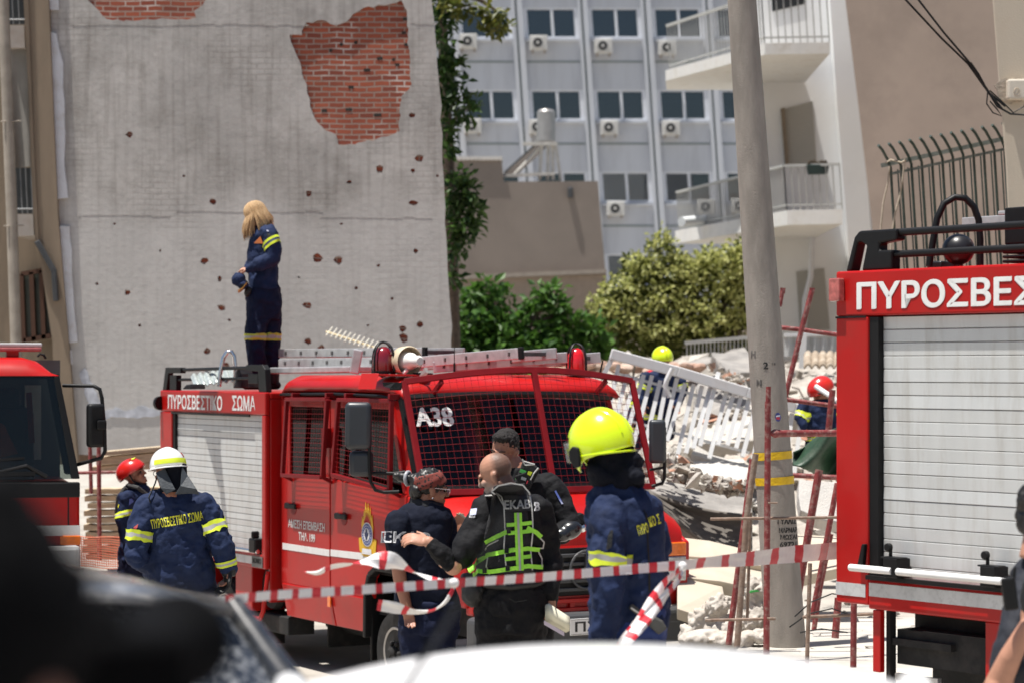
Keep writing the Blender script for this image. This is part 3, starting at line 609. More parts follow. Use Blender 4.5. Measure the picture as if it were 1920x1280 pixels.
t1 = thing('leafy_tree', 'dark tree whose leafy branches hang over the right edge of the grey wall', 'tree', P(860, 760, 39))
mb = MB()
for pts, r in (([(850, 900), (845, 600), (842, 400), (835, 200), (828, 0), (820, -200)], [.17, .15, .13, .1, .07, .05]), ([(845, 450), (862, 400), (880, 350)], [.05, .04, .02]), ([(838, 250), (855, 220), (880, 200)], [.05, .03, .02]), ([(828, 40), (860, -10), (900, 0), (930, 20)], [.06, .05, .04, .02])): mb.tube([P(x, y, 39) for x, y in pts], r, 8)
mb.build('trunk', BARK, t1, wcoord=True, smooth=60)
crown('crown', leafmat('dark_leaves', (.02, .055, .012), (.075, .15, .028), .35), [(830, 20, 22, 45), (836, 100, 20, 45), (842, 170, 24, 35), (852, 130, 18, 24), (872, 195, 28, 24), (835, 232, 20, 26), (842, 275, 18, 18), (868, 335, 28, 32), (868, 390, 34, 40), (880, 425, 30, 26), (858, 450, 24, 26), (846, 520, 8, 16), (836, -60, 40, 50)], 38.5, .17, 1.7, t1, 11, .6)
crown('yellow_green_crown', leafmat('yellow_green_leaves', (.06, .085, .014), (.20, .20, .035), .35), [(850, 8, 28, 16), (880, 6, 26, 14), (905, 25, 26, 20), (928, 52, 16, 24), (935, 45, 14, 20)], 38, .15, 1.6, t1, 12, .6)  # upper right branch in yellower leaves
t2 = thing('bushy_tree', 'mid green bushy tree in front of the brown building', 'tree', P(970, 750, 46))
mb = MB()
for pts, r in (([(960, 900), (955, 700), (940, 600), (915, 540)], [.16, .12, .08, .03]), ([(955, 660), (1000, 600), (1040, 540)], [.08, .06, .02]), ([(975, 590), (1020, 600), (1060, 585)], [.04, .04, .03]), ([(958, 690), (1060, 650), (1105, 620)], [.08, .06, .03])): mb.tube([P(x, y, 46) for x, y in pts], r, 8)
mb.build('trunk', BARK, t2, wcoord=True, smooth=60)
crown('crown', leafmat('mid_green_leaves', (.028, .085, .014), (.11, .235, .035), .4), [(925, 545, 38, 22), (890, 560, 30, 20), (900, 600, 55, 40), (960, 620, 55, 45), (880, 650, 50, 45), (1020, 550, 28, 20), (1000, 565, 24, 16), (1040, 575, 20, 12), (1060, 615, 40, 30), (1030, 650, 60, 40), (1100, 610, 34, 28), (1115, 645, 26, 36), (950, 675, 90, 32), (1080, 680, 50, 26), (870, 690, 40, 30)], 46, .20, 1.6, t2, 21, .7)
t3 = thing('yellow_green_tree', 'olive and yellow blossoming tree right of the brown building', 'tree', P(1290, 750, 48))
mb = MB()
for pts, r in (([(1400, 800), (1385, 680), (1370, 620), (1355, 560)], [.16, .14, .11, .05]), ([(1378, 640), (1395, 590), (1410, 560)], [.07, .05, .03]), ([(1240, 820), (1245, 640), (1225, 560), (1240, 490)], [.16, .12, .07, .03]), ([(1245, 640), (1300, 560), (1330, 510)], [.08, .05, .02])): mb.tube([P(x, y, 48) for x, y in pts], r, 8)
mb.build('trunk', BARK, t3, wcoord=True, smooth=60)
cl3 = [(1240, 455, 28, 16), (1205, 500, 40, 24), (1260, 500, 48, 26), (1170, 545, 44, 26), (1230, 560, 60, 36), (1130, 580, 38, 22), (1300, 520, 44, 30), (1350, 490, 44, 28), (1385, 470, 26, 16), (1370, 540, 40, 32), (1310, 570, 50, 28), (1160, 600, 50, 24), (1220, 615, 60, 24), (1395, 505, 22, 34), (1390, 560, 16, 22), (1335, 610, 50, 28), (1280, 625, 50, 26), (1375, 600, 26, 24)]
crown('crown', leafmat('olive_leaves', (.06, .085, .016), (.20, .215, .045), .4), cl3 + [(1180, 650, 70, 36), (1260, 665, 60, 34), (1320, 660, 40, 24), (1390, 665, 20, 26), (1330, 700, 50, 20)], 48, .15, 2.4, t3, 31, .7)
crown('blossom', leafmat('pale_yellow_blossom', (.33, .36, .10), (.58, .58, .24), .4), [(a, b_ - 5, c_ * .95, e * .95) for a, b_, c_, e in cl3], 47.6, .12, 1.4, t3, 32, .75)
t4 = thing('shaded_shrub', 'dark shrub behind the apartment block at the left edge', 'shrub', P(0, 640, 36))
MB().tube([P(0, 760, 36), P(2, 600, 36)], .06, 8).build('trunk', BARK, t4, wcoord=True)
crown('crown', leafmat('dark_leaves', (0, 0, 0), (0, 0, 0)), [(4, 560, 14, 50), (0, 610, 20, 30)], 36, .13, 1.5, t4, 41, .6)
# retaining wall seen under the trees
tag(MB().prism([P(x, y, 56) for x, y in [(1080, 640), (1200, 600), (1420, 596), (1700, 640), (1700, 900), (1080, 900)]], (0, .5, 0)).build('garden_wall', M('tan_garden_wall', (.36, .30, .235), .95, var=.12, scale=2)), 'tan garden wall showing between the tree trunks', 'wall')
# ================================================================== rubble behind the fire engine
def mound(px, py):
    pass
RUBZ = [(24.5, -.1), (27, .35), (29, 1.1), (32, 2.0), (36, 2.55), (40, 2.9), (44, 2.9), (50, 2.4)]
def rz(x, y):
    for (a, za), (b_, zb) in zip(RUBZ[:-1], RUBZ[1:]):
        if a <= y <= b_: z = za + (zb - za) * (y - a) / (b_ - a); break
    else: z = RUBZ[0][1] if y < a else RUBZ[-1][1]
    e = min(max((x + .6) / 1.8, 0), 1) * min(max((14 - x) / 4, 0), 1)
    return z * e + .22 * noise.noise(V((x * .9, y * .9, 3))) * e + .12 * noise.noise(V((x * 3, y * 3, 5))) * e - .05
mb = MB(); mb.grid(lambda u, v: (lambda x, y: V((x, y, rz(x, y))))(-.8 + 14 * u, 24 + 26 * v), 90, 120)
tag(mb.build('rubble_mound', RUBB, smooth=70), None, None, kind='structure')
def chunk(mb, c, s, rn, flat=1.0):
    bm = bmesh.new()
    for _ in range(rn.randint(7, 11)): bm.verts.new(V((rn.uniform(-1, 1) * s, rn.uniform(-1, 1) * s, rn.uniform(-1, 1) * s * flat)))
    bmesh.ops.convex_hull(bm, input=bm.verts); bmesh.ops.delete(bm, geom=[v for v in bm.verts if not v.link_faces], context='VERTS')
    A = Matrix.Rotation(rn.uniform(0, 6), 3, 'Z') @ Matrix.Rotation(rn.uniform(-.6, .6), 3, 'X')
    bm.verts.index_update(); mb.add([V(c) + A @ v.co for v in bm.verts], [tuple(v.index for v in f.verts) for f in bm.faces]); bm.free()
rn = random.Random(3); mats3 = [RUBB, DUSTW, M('terracotta_chips', (.40, .20, .13), .9, var=.25, dirt=(.45, .38, .32), dscale=5, damt=.8), M('dark_debris', (.12, .10, .085), .9, var=.4)]
mb = MB()
for _ in range(2600):
    y = rn.choice([rn.uniform(24.5, 44), rn.uniform(24.5, 31)]); x = rn.uniform(-.2, 8) * (y / 34); mb.cur = rn.choices([0, 1, 2, 3], [4, 5, 1, 1.2])[0]
    s_ = rn.choice([.03, .04, .05, .07, .10, .16]) * rn.uniform(.7, 1.6); chunk(mb, (x, y, rz(x, y) + s_ * .2), s_, rn, rn.choice([1, .6, .35]))
for _ in range(260):   # along the pavement and round the pole
    y = rn.uniform(17.5, 24.5); x = rn.uniform(1.2, 5.5); mb.cur = rn.choices([0, 1, 3], [3, 5, 1])[0]; s_ = rn.choice([.015, .02, .03, .05]) * rn.uniform(.8, 1.6)
    chunk(mb, (x, y, gz(x, y) + s_ * .3), s_, rn, .7)
mb.cur = 3
for _ in range(70):   # bent bars and splintered battens sticking out
    y = rn.uniform(25, 38); x = rn.uniform(.2, 6) * (y / 34); p = V((x, y, rz(x, y))); a = V((rn.uniform(-1, 1), rn.uniform(-.5, .5), rn.uniform(.0, .5))) * rn.uniform(.3, .9)
    mb.tube([p, p + a * .5 + V((0, 0, .08)), p + a], rn.choice([.008, .012, .02]), 5)
tag(mb.build('rubble_fragments', mats3), 'loose fragments of concrete, plaster and tile over the collapsed house', 'rubble', kind='stuff')
def slabthing(label, pts, d, th, mat, dd=None, name='concrete_slab'):
    """broken slab: outline in the picture, each corner with its own depth offset"""
    dd = dd or [0] * len(pts); q = [P(x, y, d + k) for (x, y), k in zip(pts, dd)]
    rg = []
    for i, a in enumerate(q):
        c = q[(i + 1) % len(q)]; n = max(1, int((c - a).length / .16))
        for k in range(n): rg.append(a + (c - a) * k / n + V((rn.gauss(0, .02), 0, rn.gauss(0, .02))))
    ctr = sum(q, V()) / len(q); nrm = (q[1] - q[0]).cross(q[2] - q[0]).normalized()
    if nrm.y < 0: nrm = -nrm
    return tag(MB().prism(rg, nrm * th).build(name, mat, bevel=.012), label, 'slab')
GCON = M('grey_broken_concrete', (.27, .255, .24), .95, var=.22, scale=4, bump=.9, bscale=12, dirt=(.40, .37, .33), dscale=2, damt=.7)
WPL = M('white_plaster_slab', (.54, .52, .49), .9, var=.12, scale=3, bump=.6, dirt=(.42, .38, .33), dscale=3, damt=.45)
slabthing('rough grey slab tilted up left of the pole, under the old rail', [(1280, 685), (1330, 668), (1345, 700), (1330, 720), (1284, 700)], 39, .4, GCON, [0, 0, -1, -1.5, -.5])
slabthing('large rough grey concrete slab leaning beside the pole', [(1337, 662), (1398, 650), (1412, 668), (1410, 690), (1375, 705), (1352, 690)], 37, .4, GCON, [0, .3, 0, -1, -1.5, -1])
slabthing('dark grey slab lying deep behind the white railing', [(1310, 716), (1390, 700), (1412, 740), (1408, 790), (1330, 800), (1300, 760)], 33.5, .25, GCON, [1, 1, .5, 0, -.5, .3])
slabthing('long pale slab sloping behind the white bars', [(1310, 815), (1340, 795), (1412, 760), (1416, 790), (1340, 826), (1322, 828)], 30, .2, WPL, [0, .5, .6, 0, -.6, -.4])
slabthing('pale slab lying flat under the white bars', [(1300, 800), (1400, 770), (1420, 800), (1412, 830), (1310, 835)], 29.5, .15, DUSTW, [.6, .8, .4, -.4, -.4])
slabthing('white plastered balcony panel below the railing bars', [(1296, 862), (1405, 872), (1400, 910), (1378, 914), (1340, 890), (1290, 880)], 26.5, .15, WPL, [.4, .4, -.3, -.4, -.2, 0])
slabthing('white panel fallen lower left of the pole', [(1302, 838), (1400, 862), (1402, 876), (1300, 858)], 26.8, .08, WPL, [.5, .5, .2, .2])
slabthing('white plastered slab right of the pole behind the scaffold', [(1498, 900), (1600, 905), (1600, 985), (1570, 985), (1500, 960)], 25, .2, WPL, [.3, .3, 0, 0, 0])
slabthing('grey slab edge curving down behind the red fire engine', [(1215, 892), (1280, 905), (1340, 925), (1412, 940), (1412, 968), (1330, 985), (1260, 950), (1216, 915)], 25.6, .3, GCON, [.6, .6, .5, .5, -.3, -.4, -.3, .3])
DSH = M('dark_shutter_metal', (.13, .115, .10), .8, var=.2, stretch=(1, 1, 6), scale=4)
def curved(u, v): return P(1215 + 195 * u, 918 + 44 * u + 10 * math.sin(u * 3) + v * (18 + 60 * math.sin(min(u * 1.7, 1.57))), 25.2 - .5 * v + .25 * math.sin(v * 3.1))
mb = MB(); mb.grid(curved, 16, 10); o = mb.build('crushed_shutter', DSH, smooth=60); sm = o.modifiers.new('thickness', 'SOLIDIFY'); sm.thickness = .04
tag(o, 'dark crushed roller shutter curling under the fallen slab', 'shutter')
mb = MB()
for (xa, ya, xb, yb, n, d0) in ((1215, 888, 1300, 898, 70, 25.0), (1300, 898, 1415, 915, 90, 24.8), (1225, 850, 1300, 880, 60, 25.8), (1290, 905, 1400, 920, 50, 24.9), (1310, 790, 1410, 770, 40, 29.0), (1330, 690, 1410, 720, 50, 34)):
    for _ in range(n):
        t = rn.random(); mb.cur = rn.choices([0, 1, 2, 3], [4, 3, 1, 1.5])[0]; chunk(mb, P(xa + (xb - xa) * t, ya + (yb - ya) * t + rn.uniform(-9, 9), d0 + rn.uniform(-.4, .3)), rn.choice([.025, .035, .05, .08]) * rn.uniform(.7, 1.4), rn, rn.choice([1, .6, .35]))
tag(mb.build('broken_masonry', mats3), 'broken masonry and mortar lumps along the edges of the fallen slabs', 'rubble', kind='stuff')
rf = thing('roof_tile_heap', 'row of pinkish broken roof tiles along the top of the rubble', 'roof tiles', P(1100, 695, 37))
mb = MB()
for i in range(46):
    x = 985 + i * 7.2 + rn.uniform(-3, 3); c = P(x, 692 + rn.uniform(-7, 6), 37 + rn.uniform(-.5, .5)); A = Matrix.Rotation(rn.uniform(-.5, .5), 3, 'X') @ Matrix.Rotation(rn.uniform(0, 3), 3, 'Z')
    mb.ell(c, (.16, .10, .06), A, 8, 5)
mb.build('tile', M('pinkish_roof_tile', (.46, .30, .23), .9, var=.25, scale=5, bump=.3, dirt=(.52, .45, .38), dscale=4, damt=.7), rf, wcoord=True)
ct = tag(MB().grid(lambda u, v: P(1508 + 62 * u, 664 + 3.5 * math.cos(u * 28) + 24 * v, 33 - v * .8), 60, 4).build('corrugated_sheet', M('brown_corrugated', (.34, .27, .2), .9, var=.2, dirt=(.55, .5, .42), dscale=6, damt=.6), smooth=60), 'brown corrugated roof sheet edge left of the right fire engine', 'roof sheet')
ct.modifiers.new('thickness', 'SOLIDIFY').thickness = .03
# fallen white balcony railing
WMET = M('white_painted_metal', (.74, .75, .75), .45, var=.05, dirt=(.5, .46, .42), dscale=6, damt=.4)
fr = thing('fallen_railing', 'bent white balcony railing fallen across the rubble beside the fire engine', 'railing', P(1300, 860, 27))
mb = MB(); tr = [(1145, 663), (1270, 696), (1400, 735), (1490, 764), (1570, 792)]
for a, c in zip(tr[:-1], tr[1:]): mb.bar(P(*a, 27), P(*c, 27), .16, .115)
mb.build('top_rail', WMET, fr, wcoord=True, bevel=.01)
for i in range(19):
    x = 1150 + i * 15.6; t = (x - 1145) / 425; y = 700 + 55 * t + rn.uniform(-6, 6); ln = 120 + rn.uniform(-15, 15)
    MB().bar(P(x + 10, y - (22 if i % 6 == 0 else 0), 27.05), P(x - 18 - rn.uniform(0, 8), y + ln, 26.8), .045, .045, up=(0, 1, 0)).build('bar', WMET, fr, wcoord=True)
for x, y in ((1462, 765), (1485, 775), (1502, 785)): MB().bar(P(x, y, 27), P(x - 14, y + 110, 26.8), .045, .045, up=(0, 1, 0)).build('bar', WMET, fr, wcoord=True)
mb = MB(); mb.bar(P(1160, 700, 27.08), P(1412, 770, 27.08), .03, .03); mb.bar(P(1185, 790, 26.9), P(1405, 848, 26.9), .03, .03); mb.bar(P(1150, 668, 27), P(1130, 705, 27), .05, .05); mb.build('lower_rail', WMET, fr, wcoord=True)
bt_ = tag(MB().tube([P(1261, 690, 26.8), P(1250, 712, 26.8), P(1247, 722, 26.8), P(1256, 744, 26.8)], .028, 8).build('bent_pipe', WMET, smooth=50), 'bent white pipe piece hanging over the fallen railing', 'pipe')
tag(MB().tube([P(1205, 826, 26.2), P(1245, 850, 26.2), P(1290, 866, 26.2)], .03, 8).build('white_pipe', WMET, smooth=50), 'straight white pipe lying below the fallen bars', 'pipe')
orl = thing('old_balcony_rail', 'thin pale railing still standing behind the rubble left of the pole', 'railing', P(1350, 660, 41))
mb = MB(); mb.bar(P(1284, 643, 41), P(1420, 631, 41), .08, .06); mb.build('top_rail', RAILM, orl, wcoord=True)
for i in range(18): MB().bar(P(1288 + i * 7.4, 643 - i * .65, 41), P(1288 + i * 7.4, 690, 41), .02, .02, up=(0, 1, 0)).build('baluster', RAILM, orl, wcoord=True)
orr = thing('panelled_railing', 'white panelled railing right of the pole above the rubble', 'railing', P(1520, 660, 38))
mb = MB(); mb.bar(P(1470, 628, 38), P(1600, 624, 38), .08, .06); mb.bar(P(1507, 626, 37.9), P(1503, 690, 37.9), .09, .09, up=(0, 1, 0)); mb.build('top_rail', WMET, orr, wcoord=True)
mb = MB(); mb.grid(lambda u, v: P(1470 + 130 * u, 632 + 36 * v, 38 + .03 * math.cos(u * 50)), 60, 2); mb.build('panel', M('grey_panel', (.45, .46, .46), .7, var=.1), orr, wcoord=True)
# pale boards and sacks by the bumper
BRD = M('cream_board', (.50, .44, .35), .85, var=.08, scale=3, dirt=(.42, .36, .28), dscale=4, damt=.4)
for lab, pts, dd, th in (('long cream board lying uppermost behind the bumper of the fire engine', [(1270, 1005), (1330, 1012), (1445, 1040), (1445, 1062), (1340, 1046), (1270, 1040)], [0, 0, 0, -.3, -.3, -.3], .12), ('wide cream board below the uppermost one', [(1270, 1040), (1330, 1048), (1450, 1072), (1450, 1110), (1350, 1088), (1270, 1080)], [-.2, -.2, -.2, -1.2, -1.2, -1.2], .12), ('cream board end with a brown cut side near the white sacks', [(1270, 1080), (1355, 1098), (1360, 1126), (1300, 1150), (1270, 1140)], [-1.2, -1.2, -1.4, -1.8, -1.8], .1), ('large cream board on the ground right of the pole', [(1490, 1000), (1570, 1005), (1590, 1060), (1500, 1080)], [.4, .4, -.8, -.8], .1)):
    q = [P(x, y, 22.3 + k) for (x, y), k in zip(pts, dd)]; tag(MB().prism(q, (0, .05, -th)).build('cream_board', BRD, bevel=.01), lab, 'board')
SACK = M('white_woven_sack', (.50, .46, .41), .9, var=.1, scale=12, bump=.5, bscale=14, dirt=(.44, .36, .28), dscale=4, damt=.5)
for i, (lab, cs) in enumerate((('crumpled white sack of rubble beside the front bumper', [(1330, 1165, 40, 34), (1370, 1180, 36, 28), (1300, 1190, 30, 20), (1345, 1135, 26, 22)]), ('full white sack standing behind the scaffold pole', [(1415, 1120, 30, 40), (1420, 1160, 34, 36), (1400, 1100, 22, 24)]), ('flat white sack in front, lowest of the three', [(1320, 1196, 44, 12), (1370, 1200, 40, 12), (1420, 1192, 30, 10)]))):
    d = 20.2 - i * .25; t = thing('sack', lab, 'sack', P(cs[0][0], 1205, d), 0, 'white sacks by the pole'); mb = MB(); s_ = d / F
    for px, py, rx, ry in cs: mb.ell(P(px, py, d + rn.uniform(-.05, .1)), (rx * s_, rx * s_ * .8, ry * s_), Matrix.Rotation(rn.uniform(-.3, .3), 3, 'Y'))
    o = mb.build('bag', SACK, t, wcoord=True); mod_remesh(o, .012, 3, .045, .06)
    if i == 1:
        mb = MB()
        for pts in ([(1398, 1108), (1408, 1103), (1420, 1104), (1426, 1112)], [(1360, 1128), (1368, 1122), (1376, 1120)]): mb.bar(P(*pts[0], d - .3), P(*pts[-1], d - .3), .01, .02); mb.tube([P(x, y, d - .29) for x, y in pts], .014, 6)
        mark = mb.build('green_mark', M('green_print', (.08, .55, .12), .6), t, wcoord=True); wrap(mark, o, .004)

# ================================================================== concrete pole
pl = thing('concrete_pole', 'round concrete utility pole with yellow tape bands and stencilled writing', 'pole', P(1474, 1216, 19.7))
DP = 19.7
def pax(t): return P(1474 - 83 * t, 1216 - 1216 * t, DP)   # t: 0 base, 1 picture top
def prad(t): return (38 - 11 * t) * DP / F
mb = MB(); mb.tube([pax(-.03)] + [pax(k / 12) for k in range(15)] + [pax(1.6)], [prad(-.03)] + [prad(k / 12) for k in range(15)] + [prad(1.6)], 32)
POLE = M('pole_concrete', (.315, .285, .25), .9, var=.14, scale=5, bump=.45, bscale=90, dirt=(.20, .18, .155), dscale=1.6, damt=.7, stretch=(2.5, 2.5, .7))
po = mb.build('shaft', POLE, pl, wcoord=True, smooth=60)
YT = M('yellow_tape', (.72, .46, .01), .5, var=.12, scale=20, bump=.3, bscale=40)
for y in (853, 900):
    t = (1216 - y) / 1216; MB().tube([pax(t - .006), pax(t + .006)], [prad(t) + .006, prad(t) + .006], 32, caps=False).build('tape_band', YT, pl, wcoord=True, smooth=60)
STEN = M('stencil_black', (.03, .03, .03), .8, var=.3)
pxa = (V((1, 0, .0))); pya = (pax(1) - pax(0)).normalized()
for s_, x, y, w_, h_ in (('ΓΥΑΛΙΣ', 1478, 977, 37, 11), ('ΜΑΡΜΑΡ', 1480, 994, 36, 9.5), ('ΜΩΣΑΙ', 1481, 1007, 33, 9), ('69721', 1480, 1021, 33, 10), ('2', 1437, 685, 9, 13), ('M', 1425, 717, 9, 12), ('H', 1415, 664, 7, 14)):
    m = STEN if s_ != 'H' and s_ != 'M' else M('faded_stencil', (.16, .15, .14), .85, var=.3)
    text(s_, m, P(x, y, DP - .2), pxa, pya, w_ * DP / F, h_ * DP / F, pl, True, po, .003)
mb = MB()
for x in (1453, 1459, 1466): mb.box(*[k for k in (P(x, 0, DP).x, P(x + 3, 0, DP).x, DP - .3, DP - .299, P(0, 683, DP).z, P(0, 679, DP).z)])
mb.box(P(1463, 0, DP).x, P(1467, 0, DP).x, DP - .3, DP - .299, P(0, 686, DP).z, P(0, 675, DP).z)
o = mb.build('faded_digits', M('faded_stencil', (0, 0, 0)), pl, wcoord=True); wrap(o, po, .003)
c = P(1463, 781, DP - .18)
st = MB().lathe(c, (0, -1, 0), [(.001, 0), (.036, 0)], 20, caps=False); o = st.build('round_sticker', M('blue_sticker', (.05, .07, .25), .5, var=.3, scale=60), pl, wcoord=True); wrap(o, po, .003)
mb = MB(); mb.prism([c + V((-.026, -.001, 0)), c + V((.026, -.001, 0)), c + V((.018, -.001, -.02)), c + V((-.018, -.001, -.02))], (0, -.001, 0)); o = mb.build('red_field', M('red_print', (.5, .03, .05), .5), pl, wcoord=True); wrap(o, po, .005)
mb = MB(); mb.bar(c + V((-.024, 0, .005)), c + V((.024, 0, .012)), .002, .012); o = mb.build('pale_stripe', M('pale_print', (.6, .65, .75), .5), pl, wcoord=True); wrap(o, po, .006)
# ================================================================== scaffolding
DS = 18.6
sf = thing('scaffolding', 'dark red scaffolding standing in front of the concrete pole', 'scaffold', P(1437, 1222, DS))
mb = MB(); s_ = DS / F
mb.tube([P(1440, 752, DS), P(1437, 1226, DS)], 6 * s_, 12); mb.tube([P(1441, 724, DS), P(1440, 760, DS)], 4.8 * s_, 12); mb.build('upright', SCAF, sf, wcoord=True, smooth=50)
mb = MB(); mb.tube([P(1444, 812, DS), P(1452, 812, DS + .02), P(1466, 812, DS + .05), P(1600, 811, DS + .4)], [3 * s_, 8.5 * s_, 6.6 * s_, 6.6 * s_], 12); mb.build('ledger', SCAF, sf, wcoord=True, smooth=50)
mb = MB()
for y, x0, x1 in ((972, 1332, 1570), (1162, 1322, 1454)): MB().tube([P(x0, y, DS + .05), P(x1, y - 3, DS + .05)], 2.8 * s_, 8).build('brace', RUST, sf, wcoord=True, smooth=50)
mb = MB()
for y, x0, x1 in ((942, 1440, 1458), (1158, 1438, 1454)): mb.tube([P(x0, y, DS - .04), P(x1, y, DS - .04)], 2 * s_, 6)
mb.build('locking_pin', RUST, sf, wcoord=True)
def pole_(label, pts, r, mat=SCAF, d=21.0):
    t = thing('scaffold_pole', label, 'pole', P(*pts[0], d)); MB().tube([P(x, y, d) for x, y in pts], r * d / F, 10).build('tube', mat, t, wcoord=True, smooth=50)
    if pts[0][1] < 700: MB().bar(P(pts[0][0], pts[0][1] + 4, d), P(pts[0][0] + 1, pts[0][1] - 6, d), .012, .05).build('flattened_end', mat, t, wcoord=True)
pole_('dark red pole leaning just left of the concrete pole', [(1411, 860), (1366, 1208)], 6, d=19.3)
pole_('rusty pole leaning beside the dark red one, left of the concrete pole', [(1417, 850), (1400, 970), (1382, 1212)], 6, RUST, 19.2)
pole_('thin upright rod between the leaning poles and the sacks', [(1407, 960), (1401, 1160)], 3, RUST, 19.25)
pole_('tall dark red brace leaning over the rubble with a flat drilled end', [(1522, 546), (1505, 610), (1466, 770)], 5, d=23)
pole_('red brace end showing right beside the concrete pole', [(1467, 546), (1462, 575)], 4, d=23.2)
pole_('red tube crossing behind the tall brace', [(1440, 612), (1500, 618), (1600, 632)], 4.5, d=23.1)
pole_('red tube lying level behind the pole at the height of the white rail', [(1440, 744), (1570, 761)], 4.5, d=22.5)
pole_('short red upright between the pole and the right fire engine', [(1561, 730), (1547, 870)], 6, d=22.4)
pole_('red tube level below the green tarpaulin', [(1480, 890), (1600, 896)], 5, d=21.5)
pole_('thick red pole leaning right of the concrete pole', [(1536, 880), (1497, 1110)], 7.5, d=20.6)
pole_('red pole leaning closest to the right fire engine', [(1570, 905), (1522, 1160)], 5.5, d=20.4)
pole_('thin red pole crossing the one closest to the right fire engine', [(1558, 1000), (1538, 1100), (1526, 1180)], 5, d=20.9)
pole_('rusty thin upright right of the concrete pole foot', [(1519, 1055), (1513, 1245)], 4, RUST, 18.2)
pole_('short red post under the rear corner of the right fire engine', [(1601, 1130), (1600, 1250)], 6, d=17.4)
pole_('stout brown post standing between the pole and the right fire engine', [(1572, 1120), (1566, 1195)], 7, d=19.6)
pole_('rusty rail across the foot of the poles', [(1505, 1156), (1640, 1150)], 3.2, RUST, 18.9)
tp = tag(MB().grid(lambda u, v: P(1487 + 110 * u, 846 - 62 * u * (1 - v) + v * (26 + 22 * math.sin(u * 2)) + 2.5 * math.sin(u * 9 + v * 3), 21.9 + .15 * math.sin(u * 7 + v * 4)), 24, 12).build('green_tarpaulin', M('green_tarp', (.02, .055, .028), .5, var=.25, scale=8, bump=.3, bscale=14, dirt=(.12, .13, .1), dscale=6, damt=.5), smooth=60), 'dark green tarpaulin hung on the scaffold left of the right fire engine', 'tarpaulin')
tp.modifiers.new('thickness', 'SOLIDIFY').thickness = .01
mb = MB()
for pts in ([(1490, 1155), (1520, 1128), (1560, 1112), (1600, 1118)], [(1480, 1175), (1515, 1150), (1560, 1140), (1590, 1150)], [(1500, 1185), (1540, 1178), (1590, 1185)]): mb.tube([P(x, y, 19.3) for x, y in pts], .006, 6)
tag(mb.build('loose_wire', BLK), 'black wires curling on the ground by the pole foot', 'wire')
kb = MB(); kb.prism([(1.75, 17.9, 0), (5.5, 16.6, 0), (7, 22, 0), (1.9, 22, 0)], (0, 0, gz(3, 18) + .03)); tag(kb.build('pavement', M('pavement_concrete', (.50, .47, .42), .95, var=.12, scale=3, bump=.3, dirt=(.34, .31, .27), dscale=2, damt=.5), bevel=.02), None, None, kind='structure')

# ================================================================== plank stack, posts and orange mesh on the left
ORD = ['topmost', 'second from the top', 'third from the top', 'fourth from the top', 'fifth from the top', 'sixth from the top', 'seventh from the top', 'eighth from the top', 'ninth from the top', 'lowest']
for i in range(10):
    y = 920 + i * 13.6; x0 = 158 + rn.uniform(-5, 5) + (3 if i < 3 else 0)
    q = [P(x0, y - 4.5, 27.6), P(345, y - 7.5, 28.4), P(345, y + 3.5, 28.4), P(x0, y + 6, 27.6)]
    mb = MB(); n = 10; rg = []
    for k in range(n + 1):
        t = k / n; a = q[0].lerp(q[1], t) + V((0, 0, rn.gauss(0, .004))); b_ = q[3].lerp(q[2], t) + V((0, 0, rn.gauss(0, .004))); rg.append([a, b_, b_ + V((0, .3, 0)), a + V((0, .3, 0))])
    tag(mb.loft(rg).build('plank', WOOD, bevel=.006), 'rough plank, %s in the low stack behind the red helmet' % ORD[i], 'plank', 'planks in the low stack')
for i, (lab, y0, y1, x0) in enumerate((('wide pale board on top of the upper pile beside the left fire engine mirror', 846, 854, 192), ('thick board second in the upper pile beside the left fire engine mirror', 857, 872, 180), ('dusty board lowest in the upper pile beside the left fire engine mirror', 874, 886, 172))):
    q = [P(x0, y0, 27), P(330, y0 - 12, 28), P(330, y1 - 10, 28), P(x0, y1, 27)]
    tag(MB().prism(q, (0, .5, 0)).build('plank', WOOD, bevel=.008), lab, 'plank')
def post(label, pts, r, d): t = thing('scaffold_post', label, 'post', P(*pts[-1], d)); MB().tube([P(x, y, d) for x, y in pts], r * d / F, 10).build('tube', SCAF, t, wcoord=True, smooth=50)
post('red scaffold post in front of the plank stack', [(185, 820), (187, 1050)], 4.2, 26.2)
post('red scaffold post just right of the left fire engine mirror', [(168, 806), (171, 925)], 3.8, 26.8)
post('pale dusty ledger tube behind the mirror arm of the left fire engine', [(130, 886), (236, 884)], 3.2, 26.5)
OM = M('orange_mesh', (.72, .20, .11), .7, var=.15)
mb = MB(); d = 25.0
for i in range(26): mb.tube([P(148 + i * 4.2, 1004 + 2 * math.sin(i), d), P(148 + i * 4.2 + 1, 1062, d)], .004, 4)
for i in range(14): mb.tube([P(146 + k * 10.8, 1004 + i * 4.4 + 1.5 * math.sin(k * .8 + i * .3) + k * .5, d) for k in range(11)], .005, 4)
tag(mb.build('safety_mesh', OM), 'orange plastic safety mesh in front of the plank stack', 'mesh fence')
